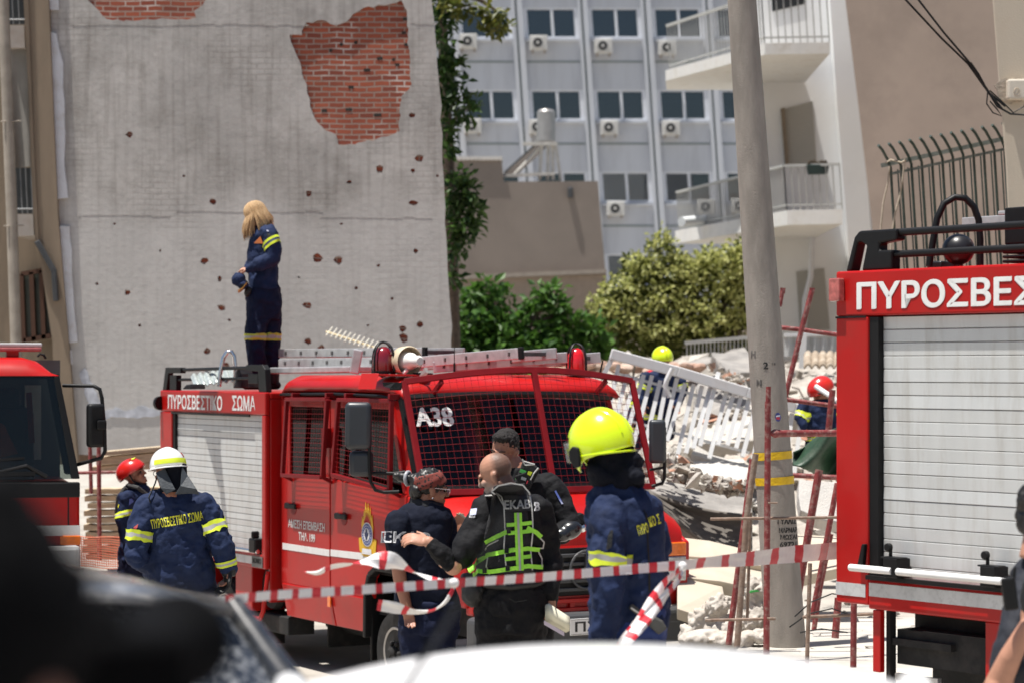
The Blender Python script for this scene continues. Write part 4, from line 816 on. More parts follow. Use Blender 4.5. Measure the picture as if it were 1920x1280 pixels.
# ================================================================== red fire engine in the middle
class Pose:
    def __init__(s, px, d, th, z):
        s.W = ((px - 960) / F * d, d); a = R(th); s.f = (math.sin(a), -math.cos(a)); s.l = (math.cos(a), math.sin(a)); s.z = z; s.rz = R(th - 90)
        s.loc = (s.W[0], s.W[1], z)
    def side(s, px, py, Y=0):     # picture point on the long side, as local x, y, z
        k = (px - 960) / F; X0 = s.W[0] + s.l[0] * Y; Y0 = s.W[1] + s.l[1] * Y
        t = (k * Y0 - X0) / (s.f[0] - k * s.f[1]); d = Y0 + s.f[1] * t
        return V((t, Y, H - (py - 690) * d / F - s.z))
    def front(s, px, py, x):      # picture point on a cross plane
        k = (px - 960) / F; X0 = s.W[0] + s.f[0] * x; Y0 = s.W[1] + s.f[1] * x
        t = (k * Y0 - X0) / (s.l[0] - k * s.l[1]); d = Y0 + s.l[1] * t
        return V((x, t, H - (py - 690) * d / F - s.z))
TA = Pose(742, 21.1, 30, 0)
fe = thing('fire_engine', 'red crew-cab fire engine with wire window guards and A38 on its windscreen', 'fire engine', TA.loc, TA.rz, 'fire engines')
def B(mb, name, mat, bevel=0, smooth=None, parent=None, **k): return mb.build(name, mat, parent or fe, bevel=bevel, smooth=smooth, **k)
WD = 2.24
# --- equipment body
BX0, BX1, BY = -5.2, -2.5, -.12
SHX0, SHX1, SHZ0, SHZ1 = -4.82, -2.60, 1.06, 2.39
mb = MB()
mb.box(BX0, BX1, BY, BY + .05, 2.40, 2.62); mb.box(BX0, SHX0 - .06, BY, BY + .05, .92, 2.398); mb.box(SHX1 + .012, BX1, BY, BY + .05, .92, 2.398)
mb.box(SHX0 - .06, SHX1 + .012, BY, BY + .05, .92, 1.055)
mb.box(BX0, BX1, BY + .052, WD + .1, 2.56, 2.618); mb.box(BX1 - .05, BX1 - .002, BY + .052, WD + .1, .6, 2.558); mb.box(BX0 + .002, BX0 + .05, BY + .052, WD + .1, .9, 2.558); mb.box(BX0 + .052, BX1 - .052, WD + .05, WD + .1, .9, 2.558)
body = B(mb, 'equipment_body', RED, .012)
mb = MB(); mb.box(SHX0 - .058, SHX0 - .002, BY + .015, BY + .06, SHZ0, 2.39); mb.box(SHX0 - .05, SHX1 - .25, BY - .012, BY + .0, 2.378, 2.398); B(mb, 'door_seal', BLK, parent=body)
def shutter(mb, x0, x1, y, z0, z1, n):
    for i in range(n):
        a = z0 + (z1 - z0) * i / n; b_ = z0 + (z1 - z0) * (i + 1) / n
        j_ = .0016 * math.sin(i * 2.7 + n) + .001 * math.sin(i * 7.1); mb.add([(x0, y + j_, a + .004), (x1, y + j_, a + .004), (x1, y + .02, a + .004), (x0, y + .02, a + .004), (x0, y - j_ * .6, b_ - .001), (x1, y - j_ * .6, b_ - .001), (x1, y + .02, b_ - .001), (x0, y + .02, b_ - .001)], [(0, 3, 2, 1), (4, 5, 6, 7), (0, 1, 5, 4), (1, 2, 6, 5), (2, 3, 7, 6), (3, 0, 4, 7)])
        mb.box(x0, x1, y + .008, y + .018, a, a + .004)
mb = MB(); shutter(mb, SHX0, SHX1 + .01, BY + .045, SHZ0, 2.396, 22); rs = B(mb, 'roller_shutter', SHUT, .002, segs=1)
mb = MB(); mb.tube([(SHX0, BY - .02, 1.07), (SHX1 - .02, BY - .02, 1.085)], .022, 10); B(mb, 'pull_bar', CHROME, smooth=40, parent=rs)
mb = MB(); mb.box(SHX1 - .19, SHX1 - .04, BY - .05, BY + .04, 1.07, 1.21); mb.box(SHX1 - .11, SHX1 - .07, BY - .06, BY + .02, 1.21, 1.28); B(mb, 'latch', BLK, .015, parent=rs)
mb = MB(); mb.box(BX0 + .02, SHX1 - .2, BY - .004, BY - .001, .955, 1.03); B(mb, 'reflective_stripe', SILV, parent=body)
mb = MB(); mb.box(SHX1 - .2, SHX1 + .05, BY - .008, BY - .001, .93, 1.035); np_ = B(mb, 'maker_plate', M('plate_grey', (.16, .16, .16), .45, metal=.5), parent=body)
text('ROMIO', BLK, (SHX1 - .075, BY - .011, .993), (1, 0, 0), (0, 0, 1), .2, .05, fe, name='plate_lettering')
c0 = TA.side(395, 751, BY)
text('ΠΥΡΟΣΒΕΣΤΙΚΟ', WHITE, (-4.255, BY - .003, 2.503), (1, 0, 0), (0, 0, 1), 1.43, .148, fe); text('ΣΩΜΑ', WHITE, (-3.01, BY - .003, 2.51), (1, 0, 0), (0, 0, 1), .56, .148, fe)
mb = MB(); c = TA.side(301, 755, BY - .02); mb.lathe(c, (-1, -.3, 0), [(.075, 0), (.07, .04), (.04, .05)], 14); B(mb, 'marker_lamp', BLK, smooth=40)
# roof rail of the body
mb = MB(); z = 2.62
mb.tube([(-5.05, BY + .05, 2.83), (-2.75, BY + .05, 2.86)], .018, 10); mb.tube([(-5.0, BY + .05, 2.73), (-2.70, BY + .05, 2.755)], .016, 10)
mb.prism([(-5.18, BY + .02, z), (-5.1, BY + .02, 2.86), (-4.68, BY + .02, 2.86), (-4.68, BY + .02, 2.80), (-5.02, BY + .02, 2.80), (-5.08, BY + .02, z)], (0, .06, 0)); mb.box(-4.98, -4.80, BY + .02, BY + .08, z, 2.78)
mb.prism([(-2.52, BY + .02, z), (-2.55, BY + .02, 2.84), (-2.62, BY + .02, 2.885), (-3.0, BY + .02, 2.885), (-3.0, BY + .02, 2.83), (-2.72, BY + .02, 2.82), (-2.70, BY + .02, z)], (0, .06, 0)); mb.box(-2.98, -2.74, BY + .03, BY + .07, 2.70, 2.80)
B(mb, 'roof_rail', BLK, .012)
# below the body: locker, step loop, rear wheel, guards
mb = MB(); mb.box(-3.35, -2.95, BY + .06, .5, .48, .918); mb.box(-5.1, -4.2, BY + .06, .5, .55, .918); B(mb, 'lower_locker', RED, .01)
mb = MB(); mb.tube([(-2.52, BY + .04, .9), (-2.50, BY - .02, .52), (-2.56, BY - .03, .44), (-3.1, BY - .03, .44), (-3.2, BY + .06, .47)], .022, 10); B(mb, 'step_loop', RED, smooth=50)
mb = MB(); mb.lathe((-2.75, .15, .72), (0, -1, 0), [(.0, 0), (.20, 0), (.22, .04), (.20, .1), (0, .1)], 20); mb.tube([(-2.38, 0.1, 1.05), (-2.42, .1, .8), (-2.3, .1, .55)], .05, 10); B(mb, 'air_tank', DARK, smooth=40)
mb = MB(); mb.box(-5.0, 1.0, .35, .5, .55, .85); mb.box(-5.0, 1.0, 1.75, 1.9, .55, .85); mb.box(-5.1, -1.2, .4, 1.85, .5, .9); mb.box(-2.35, -.6, .1, 2.1, .47, .62); mb.tube([(-2.3, .5, .42), (-1.2, .6, .40), (-.4, .6, .42)], .09, 10); mb.lathe((-1.55, .9, .45), (1, 0, 0), [(.14, 0), (.14, .7)], 12); mb.box(-2.0, -1.98, .3, 1.9, .2, .5); B(mb, 'chassis', DARK)
def wheel(x, y, r, w, s=1):
    t = MB().lathe((x, y, r), (0, s, 0), [(r * .62, 0), (r * .70, -.012), (r * .93, -.01), (r, .03), (r, w - .03), (r * .93, w), (r * .5, w)], 40); tyre = B(t, 'wheel', RUB, smooth=35)
    rm = MB().lathe((x, y, r), (0, s, 0), [(0, -.03), (r * .12, -.03), (r * .16, .0), (r * .30, .015), (r * .36, .055), (r * .52, .03), (r * .55, -.004), (r * .60, -.008), (r * .63, .01)], 32, caps=False); B(rm, 'rim', M('dusty_rim', (.46, .44, .41), .5, metal=.4, var=.2, dirt=(.2, .18, .16), dscale=9, damt=.7), smooth=40, parent=tyre)
    nb = MB()
    for k in range(6):
        a = k * math.pi / 3; nb.lathe((x + r * .24 * math.cos(a), y + s * .012, r + r * .24 * math.sin(a)), (0, -s, 0), [(.022, 0), (.022, .035), (.012, .045)], 8)
    nb.lathe((x, y, r), (0, -s, 0), [(.06, 0), (.06, .05), (.03, .07)], 14); B(nb, 'hub', DARK, smooth=30, parent=tyre)
wheel(0.0, 0.0, .37, .24); wheel(0.0, WD, .37, .24, -1); wheel(-3.75, .0, .37, .5); wheel(-3.75, WD, .37, .5, -1)
mb = MB(); mb.box(-3.25, -2.28, .02, .3, .30, .47); mb.box(-3.2, -3.17, 0, .4, .12, .5); B(mb, 'mud_guard', DARK, .01)
# --- cab: side walls on both sides
def cabside(Y, s, main):
    y0, y1 = (Y, Y + s * .05)
    def slab2(mb, pts): mb.prism([(x, y0, z_) for x, z_ in pts], (0, s * .05, 0))
    # rear door
    rd = MB(); slab2(rd, [(-2.36, .80), (-1.325, .80), (-1.325, 1.84), (-2.36, 1.84)]); rd.prism([(-2.30, y0 + s * .02, .49), (-1.24, y0 + s * .02, .49), (-1.30, y0 - s * .012, .80), (-2.36, y0 - s * .012, .80)], (0, s * .04, 0))
    slab2(rd, [(-2.36, 1.84), (-2.20, 1.84), (-2.20, 2.56), (-2.36, 2.56)]); slab2(rd, [(-1.46, 1.84), (-1.325, 1.84), (-1.325, 2.56), (-1.46, 2.56)]); slab2(rd, [(-2.20, 2.49), (-1.46, 2.49), (-1.46, 2.56), (-2.20, 2.56)])
    rdo = B(rd, 'rear_door', RED, .008)
    MBw = MB().box(-2.20, -1.46, Y + s * .02, Y + s * .026, 1.84, 2.49); B(MBw, 'window', GLS, parent=rdo)
    # front door with the sloping sill
    fd = MB(); slab2(fd, [(-1.305, .80), (-.47, .80), (-.44, .98), (-.36, 1.06), (.10, 1.10), (.20, 1.75), (-1.305, 1.84)]); fd.prism([(-1.22, y0 + s * .02, .49), (-.476, y0 + s * .02, .49), (-.47, y0 - s * .012, .80), (-1.29, y0 - s * .012, .80)], (0, s * .04, 0))
    slab2(fd, [(-1.305, 1.84), (-1.19, 1.835), (-1.19, 2.56), (-1.305, 2.56)]); slab2(fd, [(-1.19, 2.49), (-.07, 2.49), (-.07, 2.56), (-1.19, 2.56)]); slab2(fd, [(.19, 1.76), (.13, 1.765), (-.13, 2.49), (-.07, 2.56)])
    fdo = B(fd, 'front_door', RED, .008)
    wd = MB(); wd.prism([(-1.19, Y + s * .02, 1.83), (.13, Y + s * .02, 1.765), (-.13, Y + s * .02, 2.49), (-1.19, Y + s * .02, 2.49)], (0, s * .006, 0)); B(wd, 'window', GLS, parent=fdo)
    hd = MB(); hd.box(-.02, .02, Y + s * .03, Y + s * .06, 1.8, 2.3); B(hd, 'quarter_bar', BLK, parent=fdo)
    # A pillar, gutter, rear corner, wing
    pl_ = MB(); pl_.prism([(.12, y0 + s * .01, 1.74), (.36, y0 + s * .01, 1.72), (.06, y0 + s * .06, 2.6), (-.12, y0 + s * .01, 2.58)], (0, s * .07, 0)); pl_.build('windscreen_pillar', RED, fe, bevel=.02); MB().box(-2.38, -2.362, Y, Y + s * .06, .8, 2.6).build('rear_edge', RED, fe); pl_ = MB()
    pl_.prism([(x, y0, z_) for x, z_ in [(.12, 1.12), (.42, 1.0), (.50, .86), (1.26, .86), (1.26, 1.34), (.95, 1.48), (.36, 1.70), (.21, 1.75)]], (0, s * .06, 0)); B(pl_, 'wing', RED, .02)
    gt = MB(); gt.tube([(-2.38, Y - s * .012, 2.60), (-1.2, Y - s * .018, 2.615), (-.25, Y - s * .012, 2.605), (-.02, Y + s * .02, 2.58)], .014, 8); B(gt, 'gutter', BLK, smooth=50)
    ar = MB(); pts = [(-.50, .46), (-.49, .86), (-.42, 1.02), (-.28, 1.09), (.28, 1.09), (.42, 1.0), (.5, .86)]
    for a, c in zip(pts[:-1], pts[1:]): ar.bar((a[0], Y - s * .02, a[1]), (c[0], Y - s * .02, c[1]), .09, .05)
    ar.box(-.5, .5, Y + s * .05, Y + s * .5, 1.02, 1.06); ar.box(-.50, -.47, Y, Y + s * .4, .25, .95); B(ar, 'wheel_arch', BLK, .01)
    if not main: return rdo, fdo
    for (hx, hz), dr_ in (((-2.26, 1.545), rdo), ((-1.17, 1.505), fdo)):
        h = MB(); h.box(hx, hx + .24, Y - .035, Y - .012, hz - .026, hz + .026); h.box(hx, hx + .05, Y - .03, Y, hz - .03, hz + .03); B(h, 'handle', BLK, .01, parent=dr_)
        h = MB(); h.lathe((hx + .15, Y - .004, hz - .02), (0, 1, 0), [(.06, 0), (.06, .002)], 18); B(h, 'handle_recess_shade', M('recess_shade_red', (.25, .006, .007), .5), parent=dr_)  # flat disc, the shade of the handle recess put into its darker red
    st_ = MB(); st_.box(-2.358, -1.328, Y - .003, Y - .0005, 1.122, 1.183); B(st_, 'stripe', WHITE, parent=rdo); st_ = MB(); st_.prism([(-1.303, Y - .003, 1.127), (.09, Y - .003, 1.147), (.10, Y - .003, 1.212), (-1.303, Y - .003, 1.188)], (0, .002, 0)); B(st_, 'stripe', WHITE, parent=fdo)
    mk = MB(); mk.box(-1.32, -1.26, Y - .03, Y - .013, .66, .80); B(mk, 'side_marker', ORANGE, .005)
    return rdo, fdo
cabside(0, 1, True); cabside(WD, -1, False)
c = TA.side(574, 984, -.004); text('ΑΜΕΣΗ ΕΠΕΜΒΑΣΗ', WHITE, c, (1, 0, -.0), (0, 0, 1), .80, .078, fe); c = TA.side(575, 1006, -.004); text('ΤΗΛ. 199', WHITE, c, (1, 0, 0), (0, 0, 1), .36, .078, fe)
# crest: flames round a blue disc over a scroll
ec = TA.side(689, 997, -.006); GOLD = M('crest_yellow', (.75, .45, .03), .5, var=.08); CBL = M('crest_blue', (.07, .10, .28), .5); CRD = M('crest_red', (.5, .02, .02), .5); CWH = M('crest_white', (.75, .76, .78), .5)
def ep(x, z_, o=0): return V((ec.x + x, ec.y - o, ec.z + z_))
mb = MB(); fl = [(-.08, -.22), (-.16, -.17), (-.175, -.06), (-.12, -.05), (-.13, -.12), (-.10, -.05), (-.12, .06), (-.105, .14), (-.085, .10), (-.07, .2), (-.055, .15), (-.04, .27), (-.01, .17), (.01, .26), (.035, .15), (.05, .23), (.07, .12), (.09, .16), (.11, .05), (.10, -.05), (.13, -.12), (.12, -.05), (.175, -.06), (.16, -.17), (.08, -.22)]
mb.prism([ep(x, z_) for x, z_ in fl], (0, .004, 0)); cr = B(mb, 'crest', GOLD)
mb = MB(); mb.prism([ep(x * .68, (z_ - .02) * .66 + .02, .002) for x, z_ in fl[7:19]], (0, .001, 0)); B(mb, 'crest_flame', CRD, parent=cr)
mb = MB(); mb.lathe(ep(0, -.02, .001), (0, -1, 0), [(.108, 0), (.108, .004)], 28); B(mb, 'crest_rim', CWH, parent=cr)
mb = MB(); mb.lathe(ep(0, -.02, .003), (0, -1, 0), [(.098, 0), (.098, .004)], 28); B(mb, 'crest_disc', CBL, parent=cr)
mb = MB(); mb.lathe(ep(0, -.02, .008), (0, -1, 0), [(.058, 0), (.058, .002)], 24); mb.bar(ep(-.09, -.165, .008), ep(.09, -.165, .008), .002, .035); mb.bar(ep(-.1, -.19, .008), ep(.1, -.19, .008), .002, .012)
for k in range(20): a = k * .314; mb.lathe(ep(.078 * math.cos(a), -.02 + .078 * math.sin(a), .0075), (0, -1, 0), [(.006, 0), (.006, .001)], 6)
B(mb, 'crest_field', CWH, parent=cr)
mb = MB(); mb.bar(ep(-.035, -.02, .012), ep(.035, -.02, .012), .002, .03); mb.bar(ep(0, -.065, .0125), ep(0, .03, .0125), .002, .028, up=(1, 0, 0)); mb.lathe(ep(0, -.02, .014), (0, -1, 0), [(.026, 0), (.026, .002)], 16); B(mb, 'crest_cross', M('crest_navy', (.03, .04, .10), .5), parent=cr)
# window guards on the door side
def guard(name, TL, TR_, BL, BR, nx, nz, off, shade=True):
    q = [V(p) for p in (TL, TR_, BR, BL)]; f_ = MB()
    for i in range(4): f_.bar(q[i], q[(i + 1) % 4], .035, .05 if i in (0, 2) else .04, up=(0, -1, 0) if i in (0, 2) else (0, 1, 0))
    for a in (q[0].lerp(q[1], .12), q[0].lerp(q[1], .95)): f_.box(a.x - .02, a.x + .02, a.y + .0, off[1], a.z + .01, a.z + .06)
    for a in (q[3], q[2]): f_.bar(a, a + V((.0, off[1] - a.y, -.05)), .03, .03)
    go = B(f_, name, REDD, .004); w_ = MB()
    for i in range(1, nx): w_.tube([q[0].lerp(q[1], i / nx), q[3].lerp(q[2], i / nx)], .0014, 4)
    for i in range(1, nz): w_.tube([q[0].lerp(q[3], i / nz), q[1].lerp(q[2], i / nz)], .0016, 4)
    B(w_, 'wire_mesh', REDD, parent=go); return go
gy = -.10
guard('rear_door_guard', TA.side(538, 748, gy), TA.side(614, 748, gy), TA.side(530, 890, gy), TA.side(604, 894, gy), 17, 16, (0, 0))
guard('front_door_guard', TA.side(635, 749, gy), TA.side(734, 751, gy), TA.side(624, 889, gy), TA.side(731, 920, gy), 20, 17, (0, 0))
mb = MB(); mb.box(-1.36, -1.29, -.07, 0, 2.12, 2.30); mb.tube([(-1.33, -.05, 2.3), (-1.33, -.05, 1.84)], .012, 6); B(mb, 'guard_hinge', REDD)
# roof skin
rings = []
for x, zc, ze in [(-2.39, 2.60, 2.58), (-2.38, 2.69, 2.62), (-2.34, 2.755, 2.635), (-2.22, 2.785, 2.64), (-1.0, 2.79, 2.645), (-.3, 2.785, 2.64), (-.04, 2.75, 2.63), (.07, 2.69, 2.615), (.12, 2.60, 2.59)]:
    r_ = []
    for t in (0, .006, .014, .025, .04, .06, .08, .2, .35, .5, .65, .8, .92, .94, .96, .975, .986, .994, 1):
        y = .0 + WD * t; e = min(t, 1 - t) * WD
        z_ = ze + (zc - ze) * math.sqrt(max(0, 1 - (1 - min(1, e / .17)) ** 2)); r_.append((x, y, z_))
    rings.append(r_)
mb = MB(); mb.loft(rings, caps=False, closed=False); ro = B(mb, 'roof', RED, smooth=50); sm = ro.modifiers.new('thickness', 'SOLIDIFY'); sm.thickness = .03; sm.offset = -1
# bonnet
rings = []
for x, zt, zs_, hw in [(.30, 1.80, 1.72, 1.10), (.45, 1.785, 1.70, 1.10), (.9, 1.70, 1.60, 1.075), (1.15, 1.625, 1.53, 1.05), (1.26, 1.56, 1.47, 1.035), (1.31, 1.47, 1.42, 1.02), (1.325, 1.36, 1.36, 1.01)]:
    cy = WD / 2 - .02; r_ = []
    for k in range(21):
        t = k / 20 * 2 - 1; a = abs(t); z_ = zs_ + (zt - zs_) * (1 - a ** 7) ** .6 + .02 * (1 - a * a); r_.append((x, cy + hw * t, z_))
    r_ += [(x, cy + hw, .95), (x, cy - hw, .95)]; rings.append(r_)
mb = MB(); mb.loft(rings); B(mb, 'bonnet', RED, smooth=40)
mb = MB(); mb.box(.36, .62, .1, WD - .14, 1.795, 1.81); B(mb, 'scuttle', BLK)
mb = MB()
for y in (.55, 1.15): mb.tube([(.5, y, 1.80), (.40, y + .5, 1.95), (.33, y + .62, 2.1)], .010, 6)
B(mb, 'wiper', BLK)
# nose
fx = 1.335
mb = MB(); mb.box(1.2, fx, .03, WD - .07, .80, 1.355); B(mb, 'nose_panel', RED, .02)
mb = MB(); mb.box(fx - .02, fx + .012, .56, WD - .60, .93, 1.335); gq = B(mb, 'grille', BLK, .01)
mb = MB()
for i in range(5): mb.box(fx + .013, fx + .04, .60, WD - .64, .97 + i * .072, 1.0 + i * .072)
B(mb, 'grille_slat', GREYP, .006, parent=gq)
mb = MB(); cyy = WD / 2 - .02; mb.tube([(fx + .05, cyy + .16 * math.cos(a * .2618), 1.15 + .16 * math.sin(a * .2618)) for a in range(24)], .011, 8, True)
for k in range(3):
    a = math.pi / 2 + k * 2 * math.pi / 3; mb.tube([(fx + .05, cyy, 1.15), (fx + .05, cyy + .155 * math.cos(a), 1.15 + .155 * math.sin(a))], [.02, .005], 6)
B(mb, 'grille_emblem', GREYP, parent=gq)
mb = MB()
for z_ in (.875, .80): mb.box(fx - .01, fx + .05, .56, WD - .6, z_, z_ + .035)
mb.box(fx, fx + .03, .95, 1.0, .80, .9); mb.box(fx, fx + .03, .56, .6, .80, .9); B(mb, 'lower_grille_bar', RED, .005)
for y0 in (.06, WD - .56):
    mb = MB(); mb.box(fx - .02, fx + .02, y0, y0 + .46, 1.23, 1.345); B(mb, 'indicator', ORANGE, .01)
    mb = MB(); mb.box(fx - .02, fx + .018, y0, y0 + .46, 1.01, 1.225); B(mb, 'headlight', CLEAR, .012)
mb = MB(); mb.box(1.30, 1.50, -.03, WD + .0, .50, .80); B(mb, 'bumper', GREYP, .05, segs=3)
mb = MB(); mb.box(1.501, 1.506, 1.72, 2.08, .54, .68); mb.box(1.4, 1.498, .7, 1.6, .36, .44); mb.box(1.4, 1.47, .9, .95, .36, .5); mb.box(1.4, 1.47, 1.4, 1.45, .36, .5); B(mb, 'bumper_step', GREYP, .006)
mb = MB(); mb.box(1.506, 1.512, .86, 1.38, .615, .755); npl = B(mb, 'number_plate', M('plate_white', (.80, .80, .78), .45, var=.03), .004)
text('ΠΣ-3', M('plate_black', (.02, .02, .02), .5), (1.514, 1.09, .685), (0, 1, 0), (0, 0, 1), .36, .085, fe)
mb = MB()
for z_ in (.622, .746): mb.box(1.513, 1.5135, .87, 1.37, z_, z_ + .003)
B(mb, 'plate_border', BLK, parent=npl)
# windscreen and its guard
def ws(u, v, off=0): return V((.40 - .32 * v + .10 * math.sin(math.pi * u) + off, .03 + (WD - .1) * u, 1.81 + .78 * v + .03 * math.sin(math.pi * u) * v))
mb = MB(); mb.grid(lambda u, v: ws(.03 + .94 * u, .03 + .94 * v), 14, 6); wsn = B(mb, 'windscreen', glass('windscreen_glass', (.20, .22, .22), .01), smooth=60)
mb = MB()
for us, vs in (((0, 0), (0, 1)), ((1, 0), (1, 1))):
    mb.bar(ws(us[0], 0), ws(us[1], 1), .07, .06)
for v_ in (.0, 1.0): mb.tube([ws(i / 12, v_) for i in range(13)], .035, 6)
B(mb, 'windscreen_seal', BLK, parent=wsn)
text('A38', WHITE, (.27, .235, 2.43), (.04, 1, 0), (-.32, 0, .78), .36, .175, fe, name='windscreen_number', heavy=.03)
def gd(u, v): return V((.56 - .36 * v + .16 * math.sin(math.pi * u), -.02 + 2.34 * u, 1.79 + (.945 + .10 * math.sin(math.pi * u)) * v))
mb = MB()
for ed in ([gd(i / 16, 0) for i in range(17)], [gd(i / 16, 1) for i in range(17)], [gd(0, i / 6) for i in range(7)], [gd(1, i / 6) for i in range(7)], [gd(.515, i / 6) for i in range(7)]):
    for a, c in zip(ed[:-1], ed[1:]): mb.bar(a, c + (c - a) * .04, .055, .03, up=(1, 0, .3))
for u in (.14, .86): mb.bar(gd(u, .96), gd(u, .86) + V((-.22, 0, -.02)), .03, .04)
wg = B(mb, 'windscreen_guard', REDD, .004)
mb = MB()
for i in range(1, 36): mb.tube([gd(i / 36, k / 4) for k in range(5)], .0015, 4)
for i in range(1, 17): mb.tube([gd(k / 12, i / 17) for k in range(13)], .0016, 4)
B(mb, 'wire_mesh', REDD, parent=wg)
# cab interior
mb = MB(); mb.box(-2.34, .3, .08, WD - .08, .66, .74); mb.box(-2.34, -2.28, .08, WD - .08, .74, 1.75); mb.box(.15, .42, .1, WD - .1, 1.35, 1.74); B(mb, 'cab_floor', DARK)
SEAT = M('seat_cloth', (.045, .05, .055), .9, var=.2)
for x, y in ((-.65, .55), (-.65, 1.65), (-1.8, .5), (-1.8, 1.1), (-1.8, 1.7)):
    mb = MB(); mb.box(x - .25, x + .3, y - .25, y + .25, 1.05, 1.25); mb.obox((x - .27, y, 1.62), (.08, 0, -.02), (0, .24, 0), (-.05, 0, .42)); mb.box(x - .38, x - .25, y - .13, y + .13, 2.06, 2.26); B(mb, 'seat', SEAT, .05)
mb = MB(); mb.tube([(-.02 + .09 * math.sin(a * .314), 1.65 + .22 * math.cos(a * .314), 1.72 + .19 * math.sin(a * .314)) for a in range(20)], .014, 6, True); mb.tube([(0, 1.65, 1.72), (.25, 1.65, 1.5)], .03, 6); B(mb, 'steering_wheel', BLK)
mb = MB(); mb.box(.12, .13, .06, .3, 1.85, 2.5); B(mb, 'blue_curtain', M('blue_cloth', (.03, .05, .13), .9, var=.3), 0)
mb = MB(); mb.prism([(.05, .5, 2.52), (.05, 1.0, 2.53), (.05, .95, 2.46), (.05, .72, 2.47), (.05, .6, 2.42)], (.01, 0, 0)); B(mb, 'sun_visor', M('orange_cloth', (.55, .10, .04), .8))
# mirrors
def mirror(pa, pb, pc, pd, d, arm, nm='mirror'):
    mb = MB(); fe_inv = ROOTM[fe.name].inverted()
    def L_(x, y): return fe_inv @ P(x, y, d)
    u = (fe_inv.to_3x3() @ V((1, 0, 0))); w_ = (fe_inv.to_3x3() @ V((0, 1, 0)))
    a, c = L_(pa, pb), L_(pc, pd); ctr = (a + c) / 2; hx = (c - a).dot(u) / 2; hz = abs(a.z - c.z) / 2
    mb.obox(ctr, u * hx, w_ * .045, V((0, 0, hz))); mo = B(mb, nm, M('mirror_shell', (.03, .035, .042), .38, var=.1), min(hx, hz) * .45, 40, segs=4)
    if arm: B(MB().tube([L_(*p) for p in arm], .016, 8), 'mirror_arm', BLK, smooth=50)
mirror(647, 753, 697, 842, 20.9, [(692, 765), (693, 880), (695, 903), (704, 918), (720, 922), (748, 921)])
mirror(655, 844, 700, 893, 20.95, [(693, 886), (740, 887), (760, 884)])
mirror(1217, 786, 1248, 868, 21.7, [(1246, 800), (1246, 895), (1242, 905), (1222, 911)])
B(MB().tube([ROOTM[fe.name].inverted() @ P(x, y, 21.7) for x, y in ((1244, 876), (1218, 880))], .012, 8), 'mirror_stay', BLK)
# things mounted on the cab roof
def beacon(px, z0, mat, d, rr, hh):
    c = ROOTM[fe.name].inverted() @ P(px, z0, d)
    b_ = B(MB().lathe(c, (0, 0, 1), [(rr * .98, 0), (rr, hh * .35), (rr * .9, hh * .72), (rr * .62, hh * .93), (rr * .2, hh)], 24), 'beacon', mat, smooth=60)
    B(MB().lathe(c - V((0, 0, .03)), (0, 0, 1), [(rr * 1.1, 0), (rr * 1.1, .03)], 24), 'beacon_base', BLK, parent=b_)
    mb = MB()
    for a0 in (.4, 1.97):
        u = V((math.cos(a0), math.sin(a0), 0)); mb.tube([c + u * rr * 1.28 * math.cos(k * math.pi / 12) + V((0, 0, (hh * 1.18) * min(1, math.sin(k * math.pi / 12) ** .55 if k not in (0, 12) else 0))) for k in range(13)], .011, 6)
    B(mb, 'beacon_cage', BLK, smooth=50, parent=b_)
    B(MB().lathe(c, (0, 0, 1), [(rr * .4, .0), (rr * .4, hh * .7)], 10), 'beacon_lamp', M('beacon_reflector', (.35, .02, .02), .4), parent=b_)
RL2 = glass('red_dome', (.65, .015, .02), .10, .08)
beacon(719, 695, M('dark_red_dome', (.20, .006, .012), .15, var=.2, coat=1), 21.4, .098, .215)
beacon(1081, 696, M('lit_through_red_dome', (.80, .012, .02), .12, var=.15, scale=30, coat=.8), 22.3, .085, .215)  # light shining through the dome is put into its brighter red
inv = ROOTM[fe.name].inverted()
def LQ(x, y, d): return inv @ P(x, y, d)
mb = MB(); mb.prism([LQ(678, 699, 21.2), LQ(705, 699, 21.15), LQ(698, 729, 21.1), LQ(671, 729, 21.15)], (.02, .02, 0)); mb.prism([LQ(676, 700, 21.2), LQ(800, 702, 21.2), LQ(800, 705, 21.2), LQ(680, 704, 21.2)], (-.1, .1, 0)); B(mb, 'beacon_bracket', RED, .004)
mb = MB(); mb.box(*[0, 0, 0, 0, 0, 0]) if 0 else None; mb.prism([LQ(774, 698, 21.3), LQ(801, 699, 21.25), LQ(801, 706, 21.25), LQ(774, 706, 21.3)], (-.08, .1, 0)); mb.tube([LQ(706, 700, 21.3), LQ(716, 706, 21.25), LQ(732, 701, 21.25)], .008, 6); B(mb, 'horn_foot', BLK)
c = LQ(766, 677, 21.35); ax = (inv.to_3x3() @ V((.55, -.80, .0)))
ho = B(MB().lathe(c - ax * .13, ax, [(.0, 0), (.105, .0), (.128, .03), (.135, .14), (.128, .15), (.12, .04), (.0, .04)], 26), 'loudspeaker', M('cream_horn', (.62, .52, .36), .5, var=.1, dirt=(.4, .34, .25), dscale=10, damt=.5), smooth=40)
B(MB().lathe(c - ax * .07 + V((0, 0, -.0)), ax, [(.085, 0), (.075, .12), (.045, .16), (.05, .24), (.035, .26)], 18), 'horn_driver', M('white_horn', (.75, .72, .68), .5, var=.08), smooth=40, parent=ho)
mb = MB(); mb.prism([LQ(786, 704, 21.2), LQ(796, 688, 21.15), LQ(799, 698, 21.15), LQ(792, 706, 21.2)], (.01, .02, 0)); mb.tube([LQ(756, 700, 21.3), LQ(764, 692, 21.3)], .02, 6); B(mb, 'horn_cable', M('white_horn', (0, 0, 0)), parent=ho)
